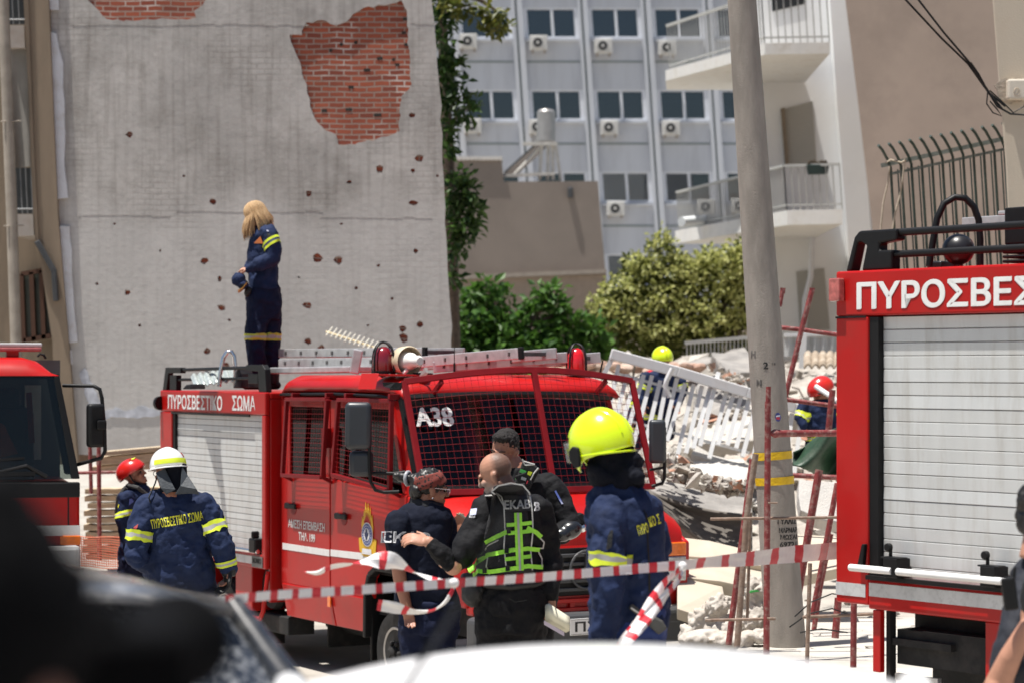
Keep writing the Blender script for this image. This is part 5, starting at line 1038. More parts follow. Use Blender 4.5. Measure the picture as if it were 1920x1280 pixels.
mb = MB(); mb.prism([LQ(717, 716, 20.95), LQ(741, 716, 20.9), LQ(737, 731, 20.9), LQ(731, 731, 20.9), LQ(731, 727, 20.9), LQ(719, 724, 20.95)], (.04, .06, 0)); B(mb, 'roof_lamp', BLK, .01)
mb = MB(); mb.tube([LQ(852, 700, 21.6), LQ(852, 652, 21.6)], .004, 5); mb.tube([LQ(852, 700, 21.6), LQ(852, 680, 21.6)], .010, 6); mb.tube([LQ(1125, 699, 22.3), LQ(1130, 676, 22.3)], .008, 5); B(mb, 'aerial', BLK)
mb = MB(); mb.prism([LQ(952, 692, 21.9), LQ(984, 688, 21.9), LQ(1000, 691, 21.9), LQ(1000, 700, 21.9), LQ(952, 700, 21.9)], (.1, .3, 0)); B(mb, 'roof_hatch', GREYP, .02)

# ladders and kit lying on the roof
def ladder(label, a, c, da, dc, n, gap, hgt=.09, cap=False):
    A_, C_ = P(*a, da), P(*c, dc); side = V((.866, .5, 0)) * gap
    t = thing('ladder', label, 'ladder', A_, 0, 'aluminium ladders on the fire engine roof')
    for o in (V((0, 0, 0)), side):
        MB().bar(A_ + o, C_ + o, .03, hgt).build('rail', ALU, t, wcoord=True, bevel=.006)
    mb = MB(); dv = (C_ - A_).normalized()
    for i in range(n):
        q = A_.lerp(C_, (i + .5) / n); mb.bar(q - V((.866, .5, 0)) * .02, q + side, .035, .035)
    mb.build('rung', M('rung_dark', (.10, .095, .09), .6, var=.3), t, wcoord=True)
    if cap: MB().bar(C_ - dv * .02, C_ + dv * .03, .04, hgt + .012).build('end_cap', BLK, t, wcoord=True, bevel=.008)
    return t
ladder('rear section of the aluminium ladder, behind the standing woman', (524, 662), (796, 660), 24.4, 22.6, 9, .42, .085, True)
ladder('lower rear ladder section under the other one', (524, 681), (740, 677), 24.2, 22.8, 8, .42, .085)
ladder('long ladder section rising towards the front of the roof', (700, 686), (976, 662), 22.6, 21.9, 7, .38, .10, True)
ladder('front ladder section ending at the bright red beacon', (812, 688), (1064, 670), 22.3, 22.3, 6, .36, .10)
kt = MB(); kt.bar(P(672, 655, 22.4), P(664, 700, 22.4), .09, .05, up=(0, 1, 0)); tag(kt.build('ladder_bracket', ALU, bevel=.01), 'upright aluminium ladder bracket left of the dark red beacon', 'bracket')
kt = MB(); kt.bar(P(540, 694, 23.6), P(690, 692, 22.9), .5, .06); tag(kt.build('roof_tray', ALU, bevel=.01), 'flat aluminium tray under the ladders', 'tray')
kt = MB()
kt.grid(lambda u, v: P(358 + 82 * u + 8 * v, 704 - 14 * u + 22 * v + 2.5 * math.cos(u * 44), 24.6 - v * .4), 70, 4)
o = kt.build('crumpled_sheet', M('galvanised_sheet', (.55, .60, .58), .4, metal=.5, var=.2, scale=12), smooth=60); o.modifiers.new('t', 'SOLIDIFY').thickness = .01
tag(o, 'shiny corrugated metal piece lying behind the roof rail', 'sheet')
kt = MB(); kt.tube([P(x, y, 24.2) for x, y in ((411, 724), (414, 695), (419, 670), (426, 659), (434, 659), (439, 668), (441, 690), (441, 724))], .022, 10)
tag(kt.build('steel_hoop', CHROME, smooth=60), 'shiny steel hoop standing on the fire engine roof left of the woman', 'hoop')
kt = MB(); kt.prism([P(x, y, 23.9) for x, y in ((341, 729), (349, 720), (358, 719), (360, 729))], (.1, .3, 0)); kt.prism([P(x, y, 23.9) for x, y in ((436, 727), (440, 716), (442, 696), (447, 688), (452, 700), (453, 727))], (.1, .2, 0)); kt.box(*[k for k in (P(466, 0, 23.7).x, P(498, 0, 23.7).x, 23.7, 24.0, P(0, 727, 23.7).z, P(0, 706, 23.7).z)])
tag(kt.build('hose_fittings', M('hose_black', (.03, .03, .032), .6, var=.3), bevel=.01), 'black hose fittings on the roof behind the rail', 'fittings')
ya = thing('television_aerial', 'cream television aerial with short cross rods sticking up behind the ladders', 'aerial', P(700, 660, 29))
mb = MB(); mb.tube([P(612, 622, 30), P(712, 654, 29)], .014, 6); mb.build('boom', M('cream_metal', (.62, .52, .34), .5), ya, wcoord=True)
mb = MB()
for i in range(11):
    q = P(618 + i * 8.6, 624.5 + i * 2.75, 30 - i * .1); mb.tube([q + V((-.03, -.2, -.035)), q + V((.02, .2, .075))], .010, 6)
mb.build('rod', M('pale_rod', (.72, .69, .60), .4, metal=.3), ya, wcoord=True)

# ================================================================== right-hand fire engine
TR = Pose(1567, 14.2, 37, .6)
fr2 = thing('fire_engine', 'red fire engine cut by the right edge with a tall grey roller shutter', 'fire engine', TR.loc, TR.rz, 'fire engines')
def C(mb, name, mat, bevel=0, smooth=None, parent=None, **k): return mb.build(name, mat, parent or fr2, bevel=bevel, smooth=smooth, **k)
mb = MB(); mb.box(0, 4.6, 0, .05, 2.552, 2.815); mb.box(0, .262, 0, .05, .88, 2.548); mb.box(0.002, 4.6, .052, 2.3, 2.76, 2.812); mb.box(.002, .05, .052, 2.3, .9, 2.758); mb.box(4.55, 4.598, .052, 2.3, .6, 2.758); mb.box(.052, 4.548, 2.25, 2.3, .9, 2.758); mb.box(.264, 4.6, 0, .05, .86, 1.03); mb.box(2.6, 4.6, 0, .05, 1.032, 2.548)
bd2 = C(mb, 'equipment_body', RED, .012)
mb = MB(); mb.box(.0, .25, -.004, -.001, 2.540, 2.552); mb.box(.264, .335, .012, .06, 1.03, 2.545); mb.box(.27, 4.6, -.03, .0, 1.032, 1.058); C(mb, 'door_seal', BLK, .004, parent=bd2)
mb = MB(); shutter(mb, .337, 2.55, .05, 1.04, 2.546, 20); rs2 = C(mb, 'roller_shutter', SHUT, .003, segs=1)
for x0, x1 in ((.19, .52), (.565, 1.55), (1.6, 2.4)):
    C(MB().tube([(x0, -.07, 1.098), (x1, -.07, 1.098)], .021, 12), 'pull_bar', M('white_tube', (.78, .78, .77), .3, var=.05), smooth=40, parent=rs2)
for x in (.50, 1.23):
    mb = MB(); mb.box(x - .045, x + .06, -.075, .04, 1.06, 1.17); mb.box(x - .07, x + .08, -.07, .0, 1.168, 1.178); mb.lathe((x - .03, -.03, 1.23), (0, -1, 0), [(.024, 0), (.024, .03)], 12); mb.box(x - .035, x - .02, -.04, -.02, 1.17, 1.23); C(mb, 'latch', BLK, .008, parent=rs2)
mb = MB(); mb.prism([(.20, -.03, 1.10), (.245, -.03, 1.10), (.262, -.03, 1.235), (.24, -.03, 1.235)], (0, .03, 0)); C(mb, 'bar_end', BLK, .005, parent=rs2)
mb = MB(); mb.box(.004, .245, -.004, -.001, .925, 1.0); mb.box(.275, 4.6, -.004, -.001, .935, 1.012); C(mb, 'reflective_stripe', SILV, parent=bd2)
text('ΠΥΡΟΣΒΕΣΤΙΚΟ ΣΩΜΑ', WHITE, (.178 + 1.39, -.004, 2.668), (1, 0, 0), (0, 0, 1), 2.78, .158, fr2, heavy=.03)
mb = MB(); mb.box(-.012, .075, -.05, -.0, 2.64, 2.775); C(mb, 'tail_lamp', M('pale_red_lens', (.45, .12, .11), .15, var=.4, scale=30, coat=1), .008)
mb = MB(); mb.tube([(.40, .09, 3.03), (4.4, .09, 3.03)], .022, 12); mb.tube([(.34, .09, 2.905), (4.4, .09, 2.905)], .021, 12)
C(mb, 'rail_bar', BLK, smooth=50)
mb = MB(); mb.prism([(.03, .05, 2.815), (.10, .05, 3.015), (.14, .05, 3.05), (.44, .05, 3.05), (.44, .05, 2.985), (.30, .05, 2.97), (.30, .05, 2.93), (.40, .05, 2.93), (.40, .05, 2.815), (.16, .05, 2.815), (.20, .05, 2.96), (.155, .05, 2.985), (.125, .05, 2.985), (.075, .05, 2.815)], (0, .08, 0)); C(mb, 'rail_end', BLK, .012)
inv = ROOTM[fr2.name].inverted()
def RQ(x, y, d): return inv @ P(x, y, d)
mb = MB(); mb.tube([RQ(x, y, 13.9) for x, y in ((1742, 500), (1748, 460), (1757, 410), (1770, 382), (1790, 370), (1810, 372), (1826, 388), (1835, 412), (1838, 450), (1838, 500))], .02, 10); C(mb, 'hoop', BLK, smooth=60)
mb = MB(); ctr = RQ(1797, 468, 13.95); mb.ell(ctr, (.095, .095, .09)); mb.box(ctr.x - .2, ctr.x - .09, ctr.y - .05, ctr.y + .1, 2.81, 2.87); mb.tube([ctr, (ctr.x, ctr.y, 2.8)], .03, 8); C(mb, 'work_lamp', M('lamp_black', (.018, .018, .02), .35, var=.2), .01, 40)
mb = MB(); a = RQ(1898, 440, 13.7); mb.box(a.x - .06, a.x + .25, a.y, a.y + .15, 2.95, 3.16)
for i in range(5): mb.box(a.x - .07, a.x + .25, a.y - .01, a.y + .15, 2.82 + i * .026, 2.838 + i * .026)
C(mb, 'equipment_block', BLK, .01)
mb = MB(); a = RQ(1803, 418, 14.3); mb.box(a.x, a.x + .8, a.y, a.y + .1, a.z - .035, a.z + .03); mb.box(a.x + .28, a.x + .6, a.y, a.y + .1, a.z + .031, a.z + .055); C(mb, 'roof_bracket', ALU, .005)
C(MB().box(.30, .36, .0, .04, .5, .858), 'support_leg', RED, .006); C(MB().box(.365, 1.135, .28, .33, .52, .858), 'added_dark_panel', DARK, .004)  # dark panel added to close the bright gap below the skirt
C(MB().box(1.14, 1.7, .02, .3, .45, .858), 'lower_locker', RED, .006)
mb = MB(); mb.box(.3, 4.5, .5, 1.9, .4, .85); mb.box(.4, 1.1, .1, .45, .55, .75); mb.box(.40, .85, .06, .1, .66, .70); mb.box(.1, .4, .7, 1.7, .45, .8); mb.box(.36, .39, .05, .1, .4, .86); C(mb, 'chassis', DARK)
mb = MB(); mb.lathe((1.95, .02, .42), (0, 1, 0), [(.2, .05), (.28, .0), (.40, 0), (.42, .04), (.42, .26), (.38, .3)], 32); C(mb, 'wheel', RUB, smooth=40)
mb = MB(); mb.lathe((1.95, 2.28, .42), (0, -1, 0), [(.2, .05), (.28, .0), (.40, 0), (.42, .04), (.42, .26), (.38, .3)], 32); C(mb, 'wheel', RUB, smooth=40)
mb = MB(); mb.box(.42, .75, .06, .09, .46, .5); mb.bar((.75, .05, .44), (1.08, .05, .46), .02, .02); C(mb, 'step', ALU)

# ================================================================== left-hand fire engine (cab only in view)
LX = P(150, 690, 21.0).x
f3 = thing('fire_engine', 'red fire engine cab with roof light bar, cut by the left picture edge', 'fire engine', (LX, 21.0, .08), R(15), 'fire engines')
# local axes: +x right, -y towards the viewer; the near right corner of the cab front is the origin
def D(mb, name, mat, bevel=0, smooth=None, parent=None, **k): return mb.build(name, mat, parent or f3, bevel=bevel, smooth=smooth, **k)
inv3 = ROOTM[f3.name].inverted()
def Q3(px, py, y=0):   # picture point on the plane local y = const
    o = inv3 @ V((0, 0, H)); q = inv3 @ P(px, py, 20); dr = q - o; t = (y - o.y) / dr.y; return o + dr * t
wl, wr_, wb = Q3(150, 905), Q3(113, 706), Q3(143, 890)
zb, zt = Q3(140, 897).z, Q3(108, 704).z
XW = -2.45
mb = MB(); mb.box(XW, 0, .0, .12, .55, zb - .06); mb.box(XW, 0, .12, 2.0, .55, zb - .06); D(mb, 'cab_front', RED, .05, segs=3)
xs_ = Q3(128, 950).x
mb = MB(); mb.box(xs_ - .006, xs_ + .006, -.004, .0, .9, zb - .07); D(mb, 'panel_gap', BLK)
xt = Q3(113, 706).x
def cabring(x): pass
# roof, pillars, rear
mb = MB(); rt = Q3(60, 669).z
rings = []
for y, zc, inset in [(.10, zt, .0), (.12, zt + .06, .0), (.22, rt - .03, .03), (.45, rt, .05), (1.2, rt, .05), (2.0, rt, .05)]:
    r_ = []
    for k in range(17):
        t = k / 16; x = XW + .12 + inset + (xt - XW - .12 - inset * 2) * t; e = min(t, 1 - t) * 2.2; r_.append((x, y, zt + (zc - zt) * min(1, e / .22) ** .5))
    rings.append(r_)
mb.loft(rings, caps=False, closed=False); D(mb, 'cab_roof', RED, smooth=50)
mb = MB()
mb.prism([(xt, .10, zt), (xt - .05, .10, zt), (-.07, -.0, zb), (0, .0, zb)], (.0, .10, 0)); D(mb, 'pillar', BLK, .01); D(MB().prism([(XW + .12, .10, zt), (XW + .17, .10, zt), (XW + .07, 0, zb), (XW, 0, zb)], (0, .1, 0)), 'pillar', BLK, .01); D(MB().box(XW, 0, -.01, .1, zb - .16, zb - .03), 'black_trim', BLK, .01); D(MB().box(XW + .1, xt, .12, .2, zt - .03, zt + .02), 'header_rail', BLK, .01)
D(MB().prism([(xt, .9, zt), (xt, 1.0, zt), (0, 1.1, zb), (0, .95, zb)], (-.05, 0, 0)), 'pillar', BLK, .01)
mb = MB(); mb.box(XW, -.02, 1.95, 2.0, zb - .1, rt - .02); D(mb, 'cab_back', M('cab_lining', (.10, .10, .095), .9))
mb = MB(); mb.prism([(xt - .03, .105, zt - .01), (XW + .14, .105, zt - .01), (XW + .03, .01, zb), (-.03, .01, zb)], (0, .006, 0)); wsl = D(mb, 'windscreen', glass('left_windscreen', (.46, .50, .48), .01), 0)
mb = MB(); mb.prism([(xt - .01, .22, zt - .03), (xt - .01, .88, zt - .03), (-.01, .93, zb), (-.01, .12, zb)], (-.006, 0, 0)); D(mb, 'side_window', GLS)
mb = MB(); a, b_ = Q3(0, 884, -.03), Q3(88, 893, -.03); mb.tube([a, Q3(50, 872, -.04), b_], [.012, .014, .018], 8); mb.bar(Q3(0, 862, -.02), Q3(46, 858, -.02), .012, .02); mb.bar(Q3(-60, 890, -.03), Q3(66, 887, -.03), .02, .035); D(mb, 'wiper', BLK)
mb = MB(); mb.box(XW, .0, -.008, -.001, Q3(140, 1003).z, Q3(140, 984).z); D(mb, 'white_stripe', WHITE)
mb = MB(); mb.box(Q3(112, 1010).x, .004, -.02, .1, Q3(140, 1021).z, Q3(140, 1003).z); D(mb, 'indicator', ORANGE, .01)
mb = MB(); mb.box(XW, .0, -.06, .2, .35, Q3(140, 1021).z); D(mb, 'bumper', M('white_bumper', (.62, .62, .61), .5, var=.06, dirt=(.4, .38, .35), dscale=6), .04)
mb = MB(); mb.tube([Q3(118, 722, .25), Q3(176, 723, .1), Q3(187, 729, .08), Q3(191, 745, .08), Q3(196, 800, .05), Q3(197, 845, .05), Q3(190, 858, .05), Q3(160, 866, .1), Q3(146, 870, .2)], .017, 10); D(mb, 'mirror_arm', BLK, smooth=60)
mb = MB(); a = Q3(179, 797, .06); mb.obox(a, (.075, .02, 0), (-.01, .05, 0), (0, 0, .19)); mm_ = D(mb, 'mirror', BLK, .03, 40, segs=3); mb = MB(); mb.obox(Q3(191, 796, .0), (.04, .01, 0), (0, .03, 0), (0, 0, .04)); D(mb, 'mirror_clamp', BLK, .01, parent=mm_)
a = Q3(24, 668, .6); mb = MB(); mb.box(a.x - .06, a.x + .05, .5, .7, rt - .01, rt + .09); D(mb, 'bar_foot', RED, .02)
mb = MB(); mb.box(XW + .4, Q3(77, 650, .6).x, .45, .75, rt + .09, rt + .125); lb = D(mb, 'light_bar', M('bar_grey', (.5, .5, .5), .35, var=.1), .012); mb = MB(); mb.box(XW + .42, Q3(76, 650, .6).x, .44, .74, rt + .052, rt + .088); D(mb, 'light_bar_lens', M('dusty_red_lens', (.33, .10, .10), .25, var=.3, scale=25), .012, parent=lb)
mb = MB(); mb.tube([Q3(70, 668, .8), Q3(75, 663, .8), Q3(82, 665, .8), Q3(86, 672, .8)], .012, 6); D(mb, 'roof_cable', BLK)
# inside the cab
mb = MB(); mb.box(XW + .1, -.1, .15, .5, zb - .2, zb - .04); mb.tube([(-1.05 + .26 * math.cos(a_ * .314), .42 + .1 * math.sin(a_ * .314), zb + .02 + .2 * math.sin(a_ * .314)) for a_ in range(20)], .016, 6, True); D(mb, 'dashboard', DARK)
for x in (-.55, -1.75):
    mb = MB(); mb.obox((x, 1.25, zb + .18), (.24, 0, 0), (0, .08, 0), (0, .08, .42)); mb.obox((x, 1.33, zb + .68), (.13, 0, 0), (0, .06, 0), (0, .02, .1)); D(mb, 'seat', M('seat_grey', (.07, .075, .08), .9, var=.2), .06)
mb = MB(); mb.prism([Q3(0, 792, .45), Q3(8, 795, .45), Q3(22, 825, .45), Q3(34, 850, .45), Q3(-10, 860, .45)], (0, .03, 0)); D(mb, 'orange_jacket', M('orange_cloth', (.55, .10, .04), .8), .008)
mb = MB(); mb.box(-.62, -.42, 1.9, 1.94, zb + .0, zb + .75); mb.box(-.35, -.2, 1.9, 1.94, zb + .1, zb + .8); D(mb, 'rear_blind', M('pale_blind', (.5, .48, .42), .9))
mb = MB(); mb.bar(Q3(54, 735, .9), Q3(60, 830, .9), .03, .05); D(mb, 'seat_belt', M('red_belt', (.35, .03, .02), .8))
# ================================================================== people
def tor(mb, rings, d, infl=0.0, n=22):
    s = d / F; rg = []
    for r_ in rings:
        cx, cy, hw, dep = r_[:4]; dy = r_[4] if len(r_) > 4 else 0; c = P(cx, cy, d) + V((0, dy, 0))
        rg.append([c + V(((hw * s + infl) * math.cos(2 * math.pi * k / n), (dep + infl) * math.sin(2 * math.pi * k / n), 0)) for k in range(n)])
    mb.loft(rg)
def lim(mb, pts, d, infl=0.0, n=14, ends=True):
    s = d / F; q = [P(x, y, d) + V((0, dy, 0)) for x, y, dy, r in pts]; rr = [r * s + infl for _, _, _, r in pts]
    mb.tube(q, rr, n)
    for p, r in (list(zip(q, rr)) if ends else list(zip(q, rr))[:-1]): mb.ell(p, r * .985, None, 14, 10)
def frame(fwd, up):
    f = V(fwd).normalized(); l = V(up).cross(f).normalized(); u = f.cross(l); return Matrix(((l.x, f.x, u.x), (l.y, f.y, u.y), (l.z, f.z, u.z)))   # columns: left, forward, up
def head(mb, c, fwd, up=(0, 0, 1), s=1.0, jaw=1.0):
    A = frame(fwd, up); c = V(c)
    def e(x, y, z, rx, ry, rz_, nu=18, nv=12): mb.ell(c + A @ V((x, y, z)) * s, (rx * s, ry * s, rz_ * s), A, nu, nv)
    e(0, -.012, .03, .074, .094, .085); e(0, .022, -.035, .061, .066, .082); e(0, .045, -.085, .042 * jaw, .042, .034); e(0, .078, -.098, .022, .016, .018)
    e(0, .084, .012, .046, .016, .014); e(0, .100, -.018, .0115, .014, .026); e(0, .108, -.034, .017, .014, .012); e(0, .087, -.068, .024, .012, .007); e(0, .084, -.078, .020, .012, .008)
    for sx in (-1, 1):
        e(.040 * sx, .066, -.03, .022, .022, .020); e(.074 * sx, -.008, -.02, .010, .020, .032); e(.079 * sx, -.014, -.004, .009, .018, .018)
    mb.tube([c + A @ V((0, -.025, -.04)) * s, c + A @ V((0, -.035, -.12)) * s, c + A @ V((0, -.04, -.20)) * s], [.056 * s, .056 * s, .064 * s], 14)
    return A
def eyes(root, c, A, s=1.0):
    for sx in (-1, 1):
        MB().ell(V(c) + A @ V((.032 * sx, .0835, -.004)) * s, .011 * s, A, 8, 6).build('eye', EYE, root, wcoord=True, smooth=60)
        MB().bar(V(c) + A @ V((.016 * sx, .099, .020)) * s, V(c) + A @ V((.050 * sx, .086, .022)) * s, .008, .007).build('eyebrow', M('brow_hair', (.03, .02, .015), .9), root, wcoord=True)
def hand(mb, w, dr, nrm, thumb=1, curl=.35, s=1.0, spread=.06):
    dr = V(dr).normalized(); nrm = (V(nrm) - dr * V(nrm).dot(dr)).normalized(); sd = dr.cross(nrm) * thumb; w = V(w)
    A = Matrix(((sd.x, dr.x, nrm.x), (sd.y, dr.y, nrm.y), (sd.z, dr.z, nrm.z)))
    mb.ell(w + dr * .048 * s, (.040 * s, .054 * s, .016 * s), A, 14, 10); mb.ell(w + dr * .012 * s, (.027 * s, .03 * s, .019 * s), A, 12, 8)
    for k, (o, L_, r) in enumerate(((.030, .070, .0088), (.010, .079, .0092), (-.010, .074, .0088), (-.029, .058, .0078))):
        p = w + dr * .090 * s + sd * o * s; t = (dr + sd * o * spread * 20).normalized(); pts = [p - dr * .02 * s, p]; c_ = curl * (1 + .12 * k)
        for seg in (.44, .31, .25):
            t = (t * math.cos(c_) - nrm * math.sin(c_)).normalized(); p = p + t * L_ * seg * s; pts.append(p); c_ *= 1.05
        mb.tube(pts, [r * s * 1.05, r * s * 1.05, r * s, r * s * .95, r * s * .82], 8); mb.ell(pts[-1], r * s * .82, None, 8, 6)
    p0 = w + dr * .022 * s + sd * .026 * s; t = (dr * .62 + sd * .72 - nrm * .25).normalized(); p1 = p0 + t * .038 * s; t2 = (t + dr * .6 - nrm * .25).normalized(); p2 = p1 + t2 * .030 * s
    mb.tube([p0, p1, p2], [.014 * s, .0105 * s, .0085 * s], 8); mb.ell(p2, .0085 * s, None, 8, 6)
def dome(name, mat, c, A, r, rim, parent, th=.006, nu=36, nv=14, ridge=0, top=0):
    """open shell over the head; rim(a) = polar angle in degrees where the shell stops, a = 0 in front"""
    def fn(u, v):
        a = 2 * math.pi * u; ph = R(top + (rim(math.degrees(a) if a <= math.pi else 360 - math.degrees(a)) - top) * v)
        x, y, z = math.sin(a) * math.sin(ph), math.cos(a) * math.sin(ph), math.cos(ph)
        k = 1 + ridge * math.exp(-(x / .16) ** 2) * max(0, math.sin(min(ph, 1.57)) * .2 + .9)
        return V(c) + A @ V((x * r[0], y * r[1] * k, z * r[2] * k))
    mb = MB(); mb.grid(fn, nu, nv); o = mb.build(name, mat, parent, wcoord=True, smooth=70); sm = o.modifiers.new('thickness', 'SOLIDIFY'); sm.thickness = th; sm.offset = 1
    return o
def band(p, ax, r, w, target, parent, name='reflective_band', mats=(HVB, REFL), off=.006):
    mb = MB(); ax = V(ax).normalized(); p = V(p)
    u = ax.cross(V((0, 1, 0))).normalized(); v = ax.cross(u); n = 32
    rows = [-.5, -.17, .17, .5]
    for i in range(3):
        mb.cur = i % 2; mb.loft([[p + ax * w * rows[i + j] + (u * math.cos(2 * math.pi * k / n) + v * math.sin(2 * math.pi * k / n)) * r for k in range(n)] for j in (0, 1)], caps=False)
    o = mb.build(name, list(mats), parent, wcoord=True, smooth=60); wrap(o, target, off); return o
def alimb(limb, d, t):
    q = [P(x, y, d) + V((0, dy, 0)) for x, y, dy, r in limb]; i = min(int(t), len(q) - 2); k = t - i
    return q[i].lerp(q[i + 1], k), (q[i + 1] - q[i]).normalized(), limb[i][3] * d / F
def garment(root, name, mat, fill, vox=.012, wr=.012, ws=.09, sm=3):
    mb = MB(); fill(mb); o = mb.build(name, mat, root, wcoord=True); mod_remesh(o, vox, sm, wr, ws); return o
def boots(root, pts, toe, mat=LEATH):
    for p in pts:
        mb = MB(); p = V(p); t = V(toe).normalized(); mb.tube([p + V((0, 0, .26)), p + V((0, 0, .10)), p + V((0, 0, .05))], [.062, .056, .052], 12); mb.ell(p + V((0, 0, .1)), .055)
        mb.ell(p + t * .07 + V((0, 0, .042)), (.05, .05, .042)); mb.ell(p + t * .13 + V((0, 0, .035)), (.046, .046, .034)); mb.ell(p - t * .03 + V((0, 0, .04)), (.045, .045, .04)); mb.tube([p + V((0, 0, .03)) - t * .04, p + t * .14 + V((0, 0, .03))], .036, 10)
        o = mb.build('boot', mat, root, wcoord=True); mod_remesh(o, .009, 3)
def legs_to(x, d, y0, r0, x2=None, dy=0):
    zf = gz(P(x, 690, d).x, d); yf = 690 + (H - zf) * F / d; x2 = x2 or x; s = F / d
    return [(x, y0, dy, r0), (x + (x2 - x) * .5, y0 + (yf - y0) * .48, dy - .02, .068 * s), (x2, yf - .14 * s, dy, .055 * s)], V((P(x2, 690, d).x, d + dy, zf))
def person(label, d, foot_px, foot_z=None, group=None):
    x = P(foot_px, 690, d).x; z = gz(x, d) if foot_z is None else foot_z
    return thing('person', label, 'person', (x, d, z), 0, group)

# ---- man in the yellow helmet
d = 11.9
p1 = person('firefighter in navy suit and bright yellow helmet seen from behind, in front of the bonnet', d, 1172)
to = [(1160, 900, 24, .07), (1162, 915, 52, .10), (1168, 936, 68, .13), (1171, 975, 73, .15), (1172, 1040, 71, .155), (1174, 1100, 72, .15), (1176, 1150, 75, .155), (1177, 1174, 75, .155)]
a1 = [(1141, 956, -.10, 32), (1136, 1030, -.17, 35), (1138, 1098, -.19, 34), (1130, 1175, -.18, 29), (1126, 1214, -.17, 25)]; a2 = [(1212, 955, .12, 30), (1230, 1030, .16, 30), (1232, 1100, .14, 27), (1232, 1165, .05, 22)]
l1, f1 = legs_to(1148, d, 1180, 42); l2, f2 = legs_to(1205, d, 1180, 42)
hc = P(1137, 838, d); A = frame((-.80, .58, -.2), (-.12, 0, 1))
def fill(mb):
    head(mb, hc, (-.80, .58, -.2), (-.12, 0, 1)); tor(mb, to, d, -.045); lim(mb, a1, d, -.04); lim(mb, a2, d, -.04); lim(mb, l1, d, -.035); lim(mb, l2, d, -.035)
    hand(mb, P(1126, 1216, d) + V((0, -.17, 0)), (-.1, 0, -1), (0, 1, 0), 1, .4); hand(mb, P(1232, 1165, d) + V((0, .05, 0)), (-.1, 0, -1), (0, 1, 0), -1, .4)
garment(p1, 'body', SKIN2, fill, .0065, 0, .1, 2)
def fill(mb): tor(mb, to, d); lim(mb, a1, d); lim(mb, a2, d)
jk = garment(p1, 'jacket', NAVY, fill, .010, .024, .085)
def fill(mb): tor(mb, [(1176, 1140, 70, .14), (1176, 1180, 74, .15), (1176, 1215, 72, .15)], d); lim(mb, l1, d); lim(mb, l2, d)
garment(p1, 'trousers', M('blue_trousers', (.018, .04, .16), .8, var=.2, bump=.3, bscale=30), fill, .013, .02, .1)
boots(p1, [f1, f2], (-1, .1, 0))
def fill(mb):
    for x, y, r, dy in ((1150, 862, 42, 0), (1172, 868, 36, 0), (1140, 885, 36, 0), (1165, 895, 42, 0), (1182, 882, 26, -.02), (1192, 890, 16, -.05), (1122, 878, 20, 0)): mb.ell(P(x, y, d) + V((0, dy, 0)), (r * d / F, .11, r * d / F * .95))
garment(p1, 'neck_hood', M('black_hood', (.005, .006, .011), .9, spec=.2, var=.2, bump=.3, bscale=30), fill, .009, .02, .06)
hp = P(1128, 834, d); AH = frame((-.80, .52, -.20), (-.16, .1, 1))
hl = dome('helmet', HVY, hp, AH, (.135, .162, .175), lambda a: 92 if a < 14 else (92 + (a - 14) * 2.1 if a < 32 else (130 - (a - 32) * .42 if a < 80 else 110 - (a - 80) * .09)), p1, .008, 44, 18, .035)
def hq(x, y, z): return hp + AH @ V((x, y, z))
mb = MB(); mb.grid(lambda u, v: hq(.139 * math.cos(R(-8 + 0)) * 1.0 + .004 * math.sin(v * 3.14), .02 + .125 * (u - .15) * 1.0, .03 - .135 * v * (1 - .12 * u) + .012 * math.sin(u * 3)), 6, 6)
ear = MB(); ear.prism([hq(.128, y, z) for y, z in [(.045, .0), (.08, .015), (.105, -.005), (.11, -.05), (.085, -.095), (.055, -.09), (.045, -.04)]], AH @ V((.022, 0, 0))); ear.build('visor_mount', BLK, p1, wcoord=True, bevel=.008)
ch = MB(); ch.prism([hq(.135, y, z) for y, z in [(.11, -.115), (.118, -.06), (.13, .02), (.148, .03), (.150, -.06), (.13, -.14), (.105, -.155), (.07, -.13)]], AH @ V((.012, 0, 0))); 0
vs = MB(); vs.grid(lambda u, v: hq(.13 * math.cos(math.pi * u), .10 + .085 * math.sin(math.pi * u), .045 - .10 * v), 14, 4); vs.build('visor', glass('clear_visor', (.8, .82, .8), .05), p1, wcoord=True, smooth=60)
for x_ in (-.055, .055):
    rg_ = MB(); rg_.tube([hq(x_ * (1 - .25 * math.cos(R(k))), .167 * math.sin(R(k)) * .965, .181 * math.cos(R(k)) * .93) for k in range(-78, 72, 6)], [.004 + .005 * math.cos(R(k * 1.1)) for k in range(-78, 72, 6)], 6); rg_.build('helmet_ridge', HVY, p1, wcoord=True, smooth=60)
rg_ = MB(); rg_.tube([hq(.140 * math.sin(R(k)) * .985, .168 * math.cos(R(k)) * .985, -.045 - .012 * math.cos(R(k - 180))) for k in range(66, 300, 9)], .006, 6); rg_.build('helmet_seam', HVY, p1, wcoord=True, smooth=60)
tr_ = MB(); tr_.tube([hq(.1385 * math.cos(R(k)), -.02 + .168 * math.sin(R(k)), -.035 + .02 * math.sin(R(k))) for k in range(-85, 10, 8)], .007, 6); 0
p_, ax_, r_ = alimb(a1, d, 1.18); band(p_ + V((0, 0, -.0)), ax_ + V((-.12, 0, -.1)), .125, .066, jk, p1)
mb = MB(); mb.lathe(P(1140, 985, d) + V((0, -.40, 0)), (0, 1, 0), [(.035, 0), (.035, .001)], 20); q = MB(); q.prism([P(x, y, d) + V((0, -.34, 0)) for x, y in ((1128, 970), (1153, 970), (1156, 995), (1147, 1018), (1132, 1015), (1126, 995))], (0, .002, 0)); o = q.build('arm_badge', LEATH, p1, wcoord=True); wrap(o, jk, .005)
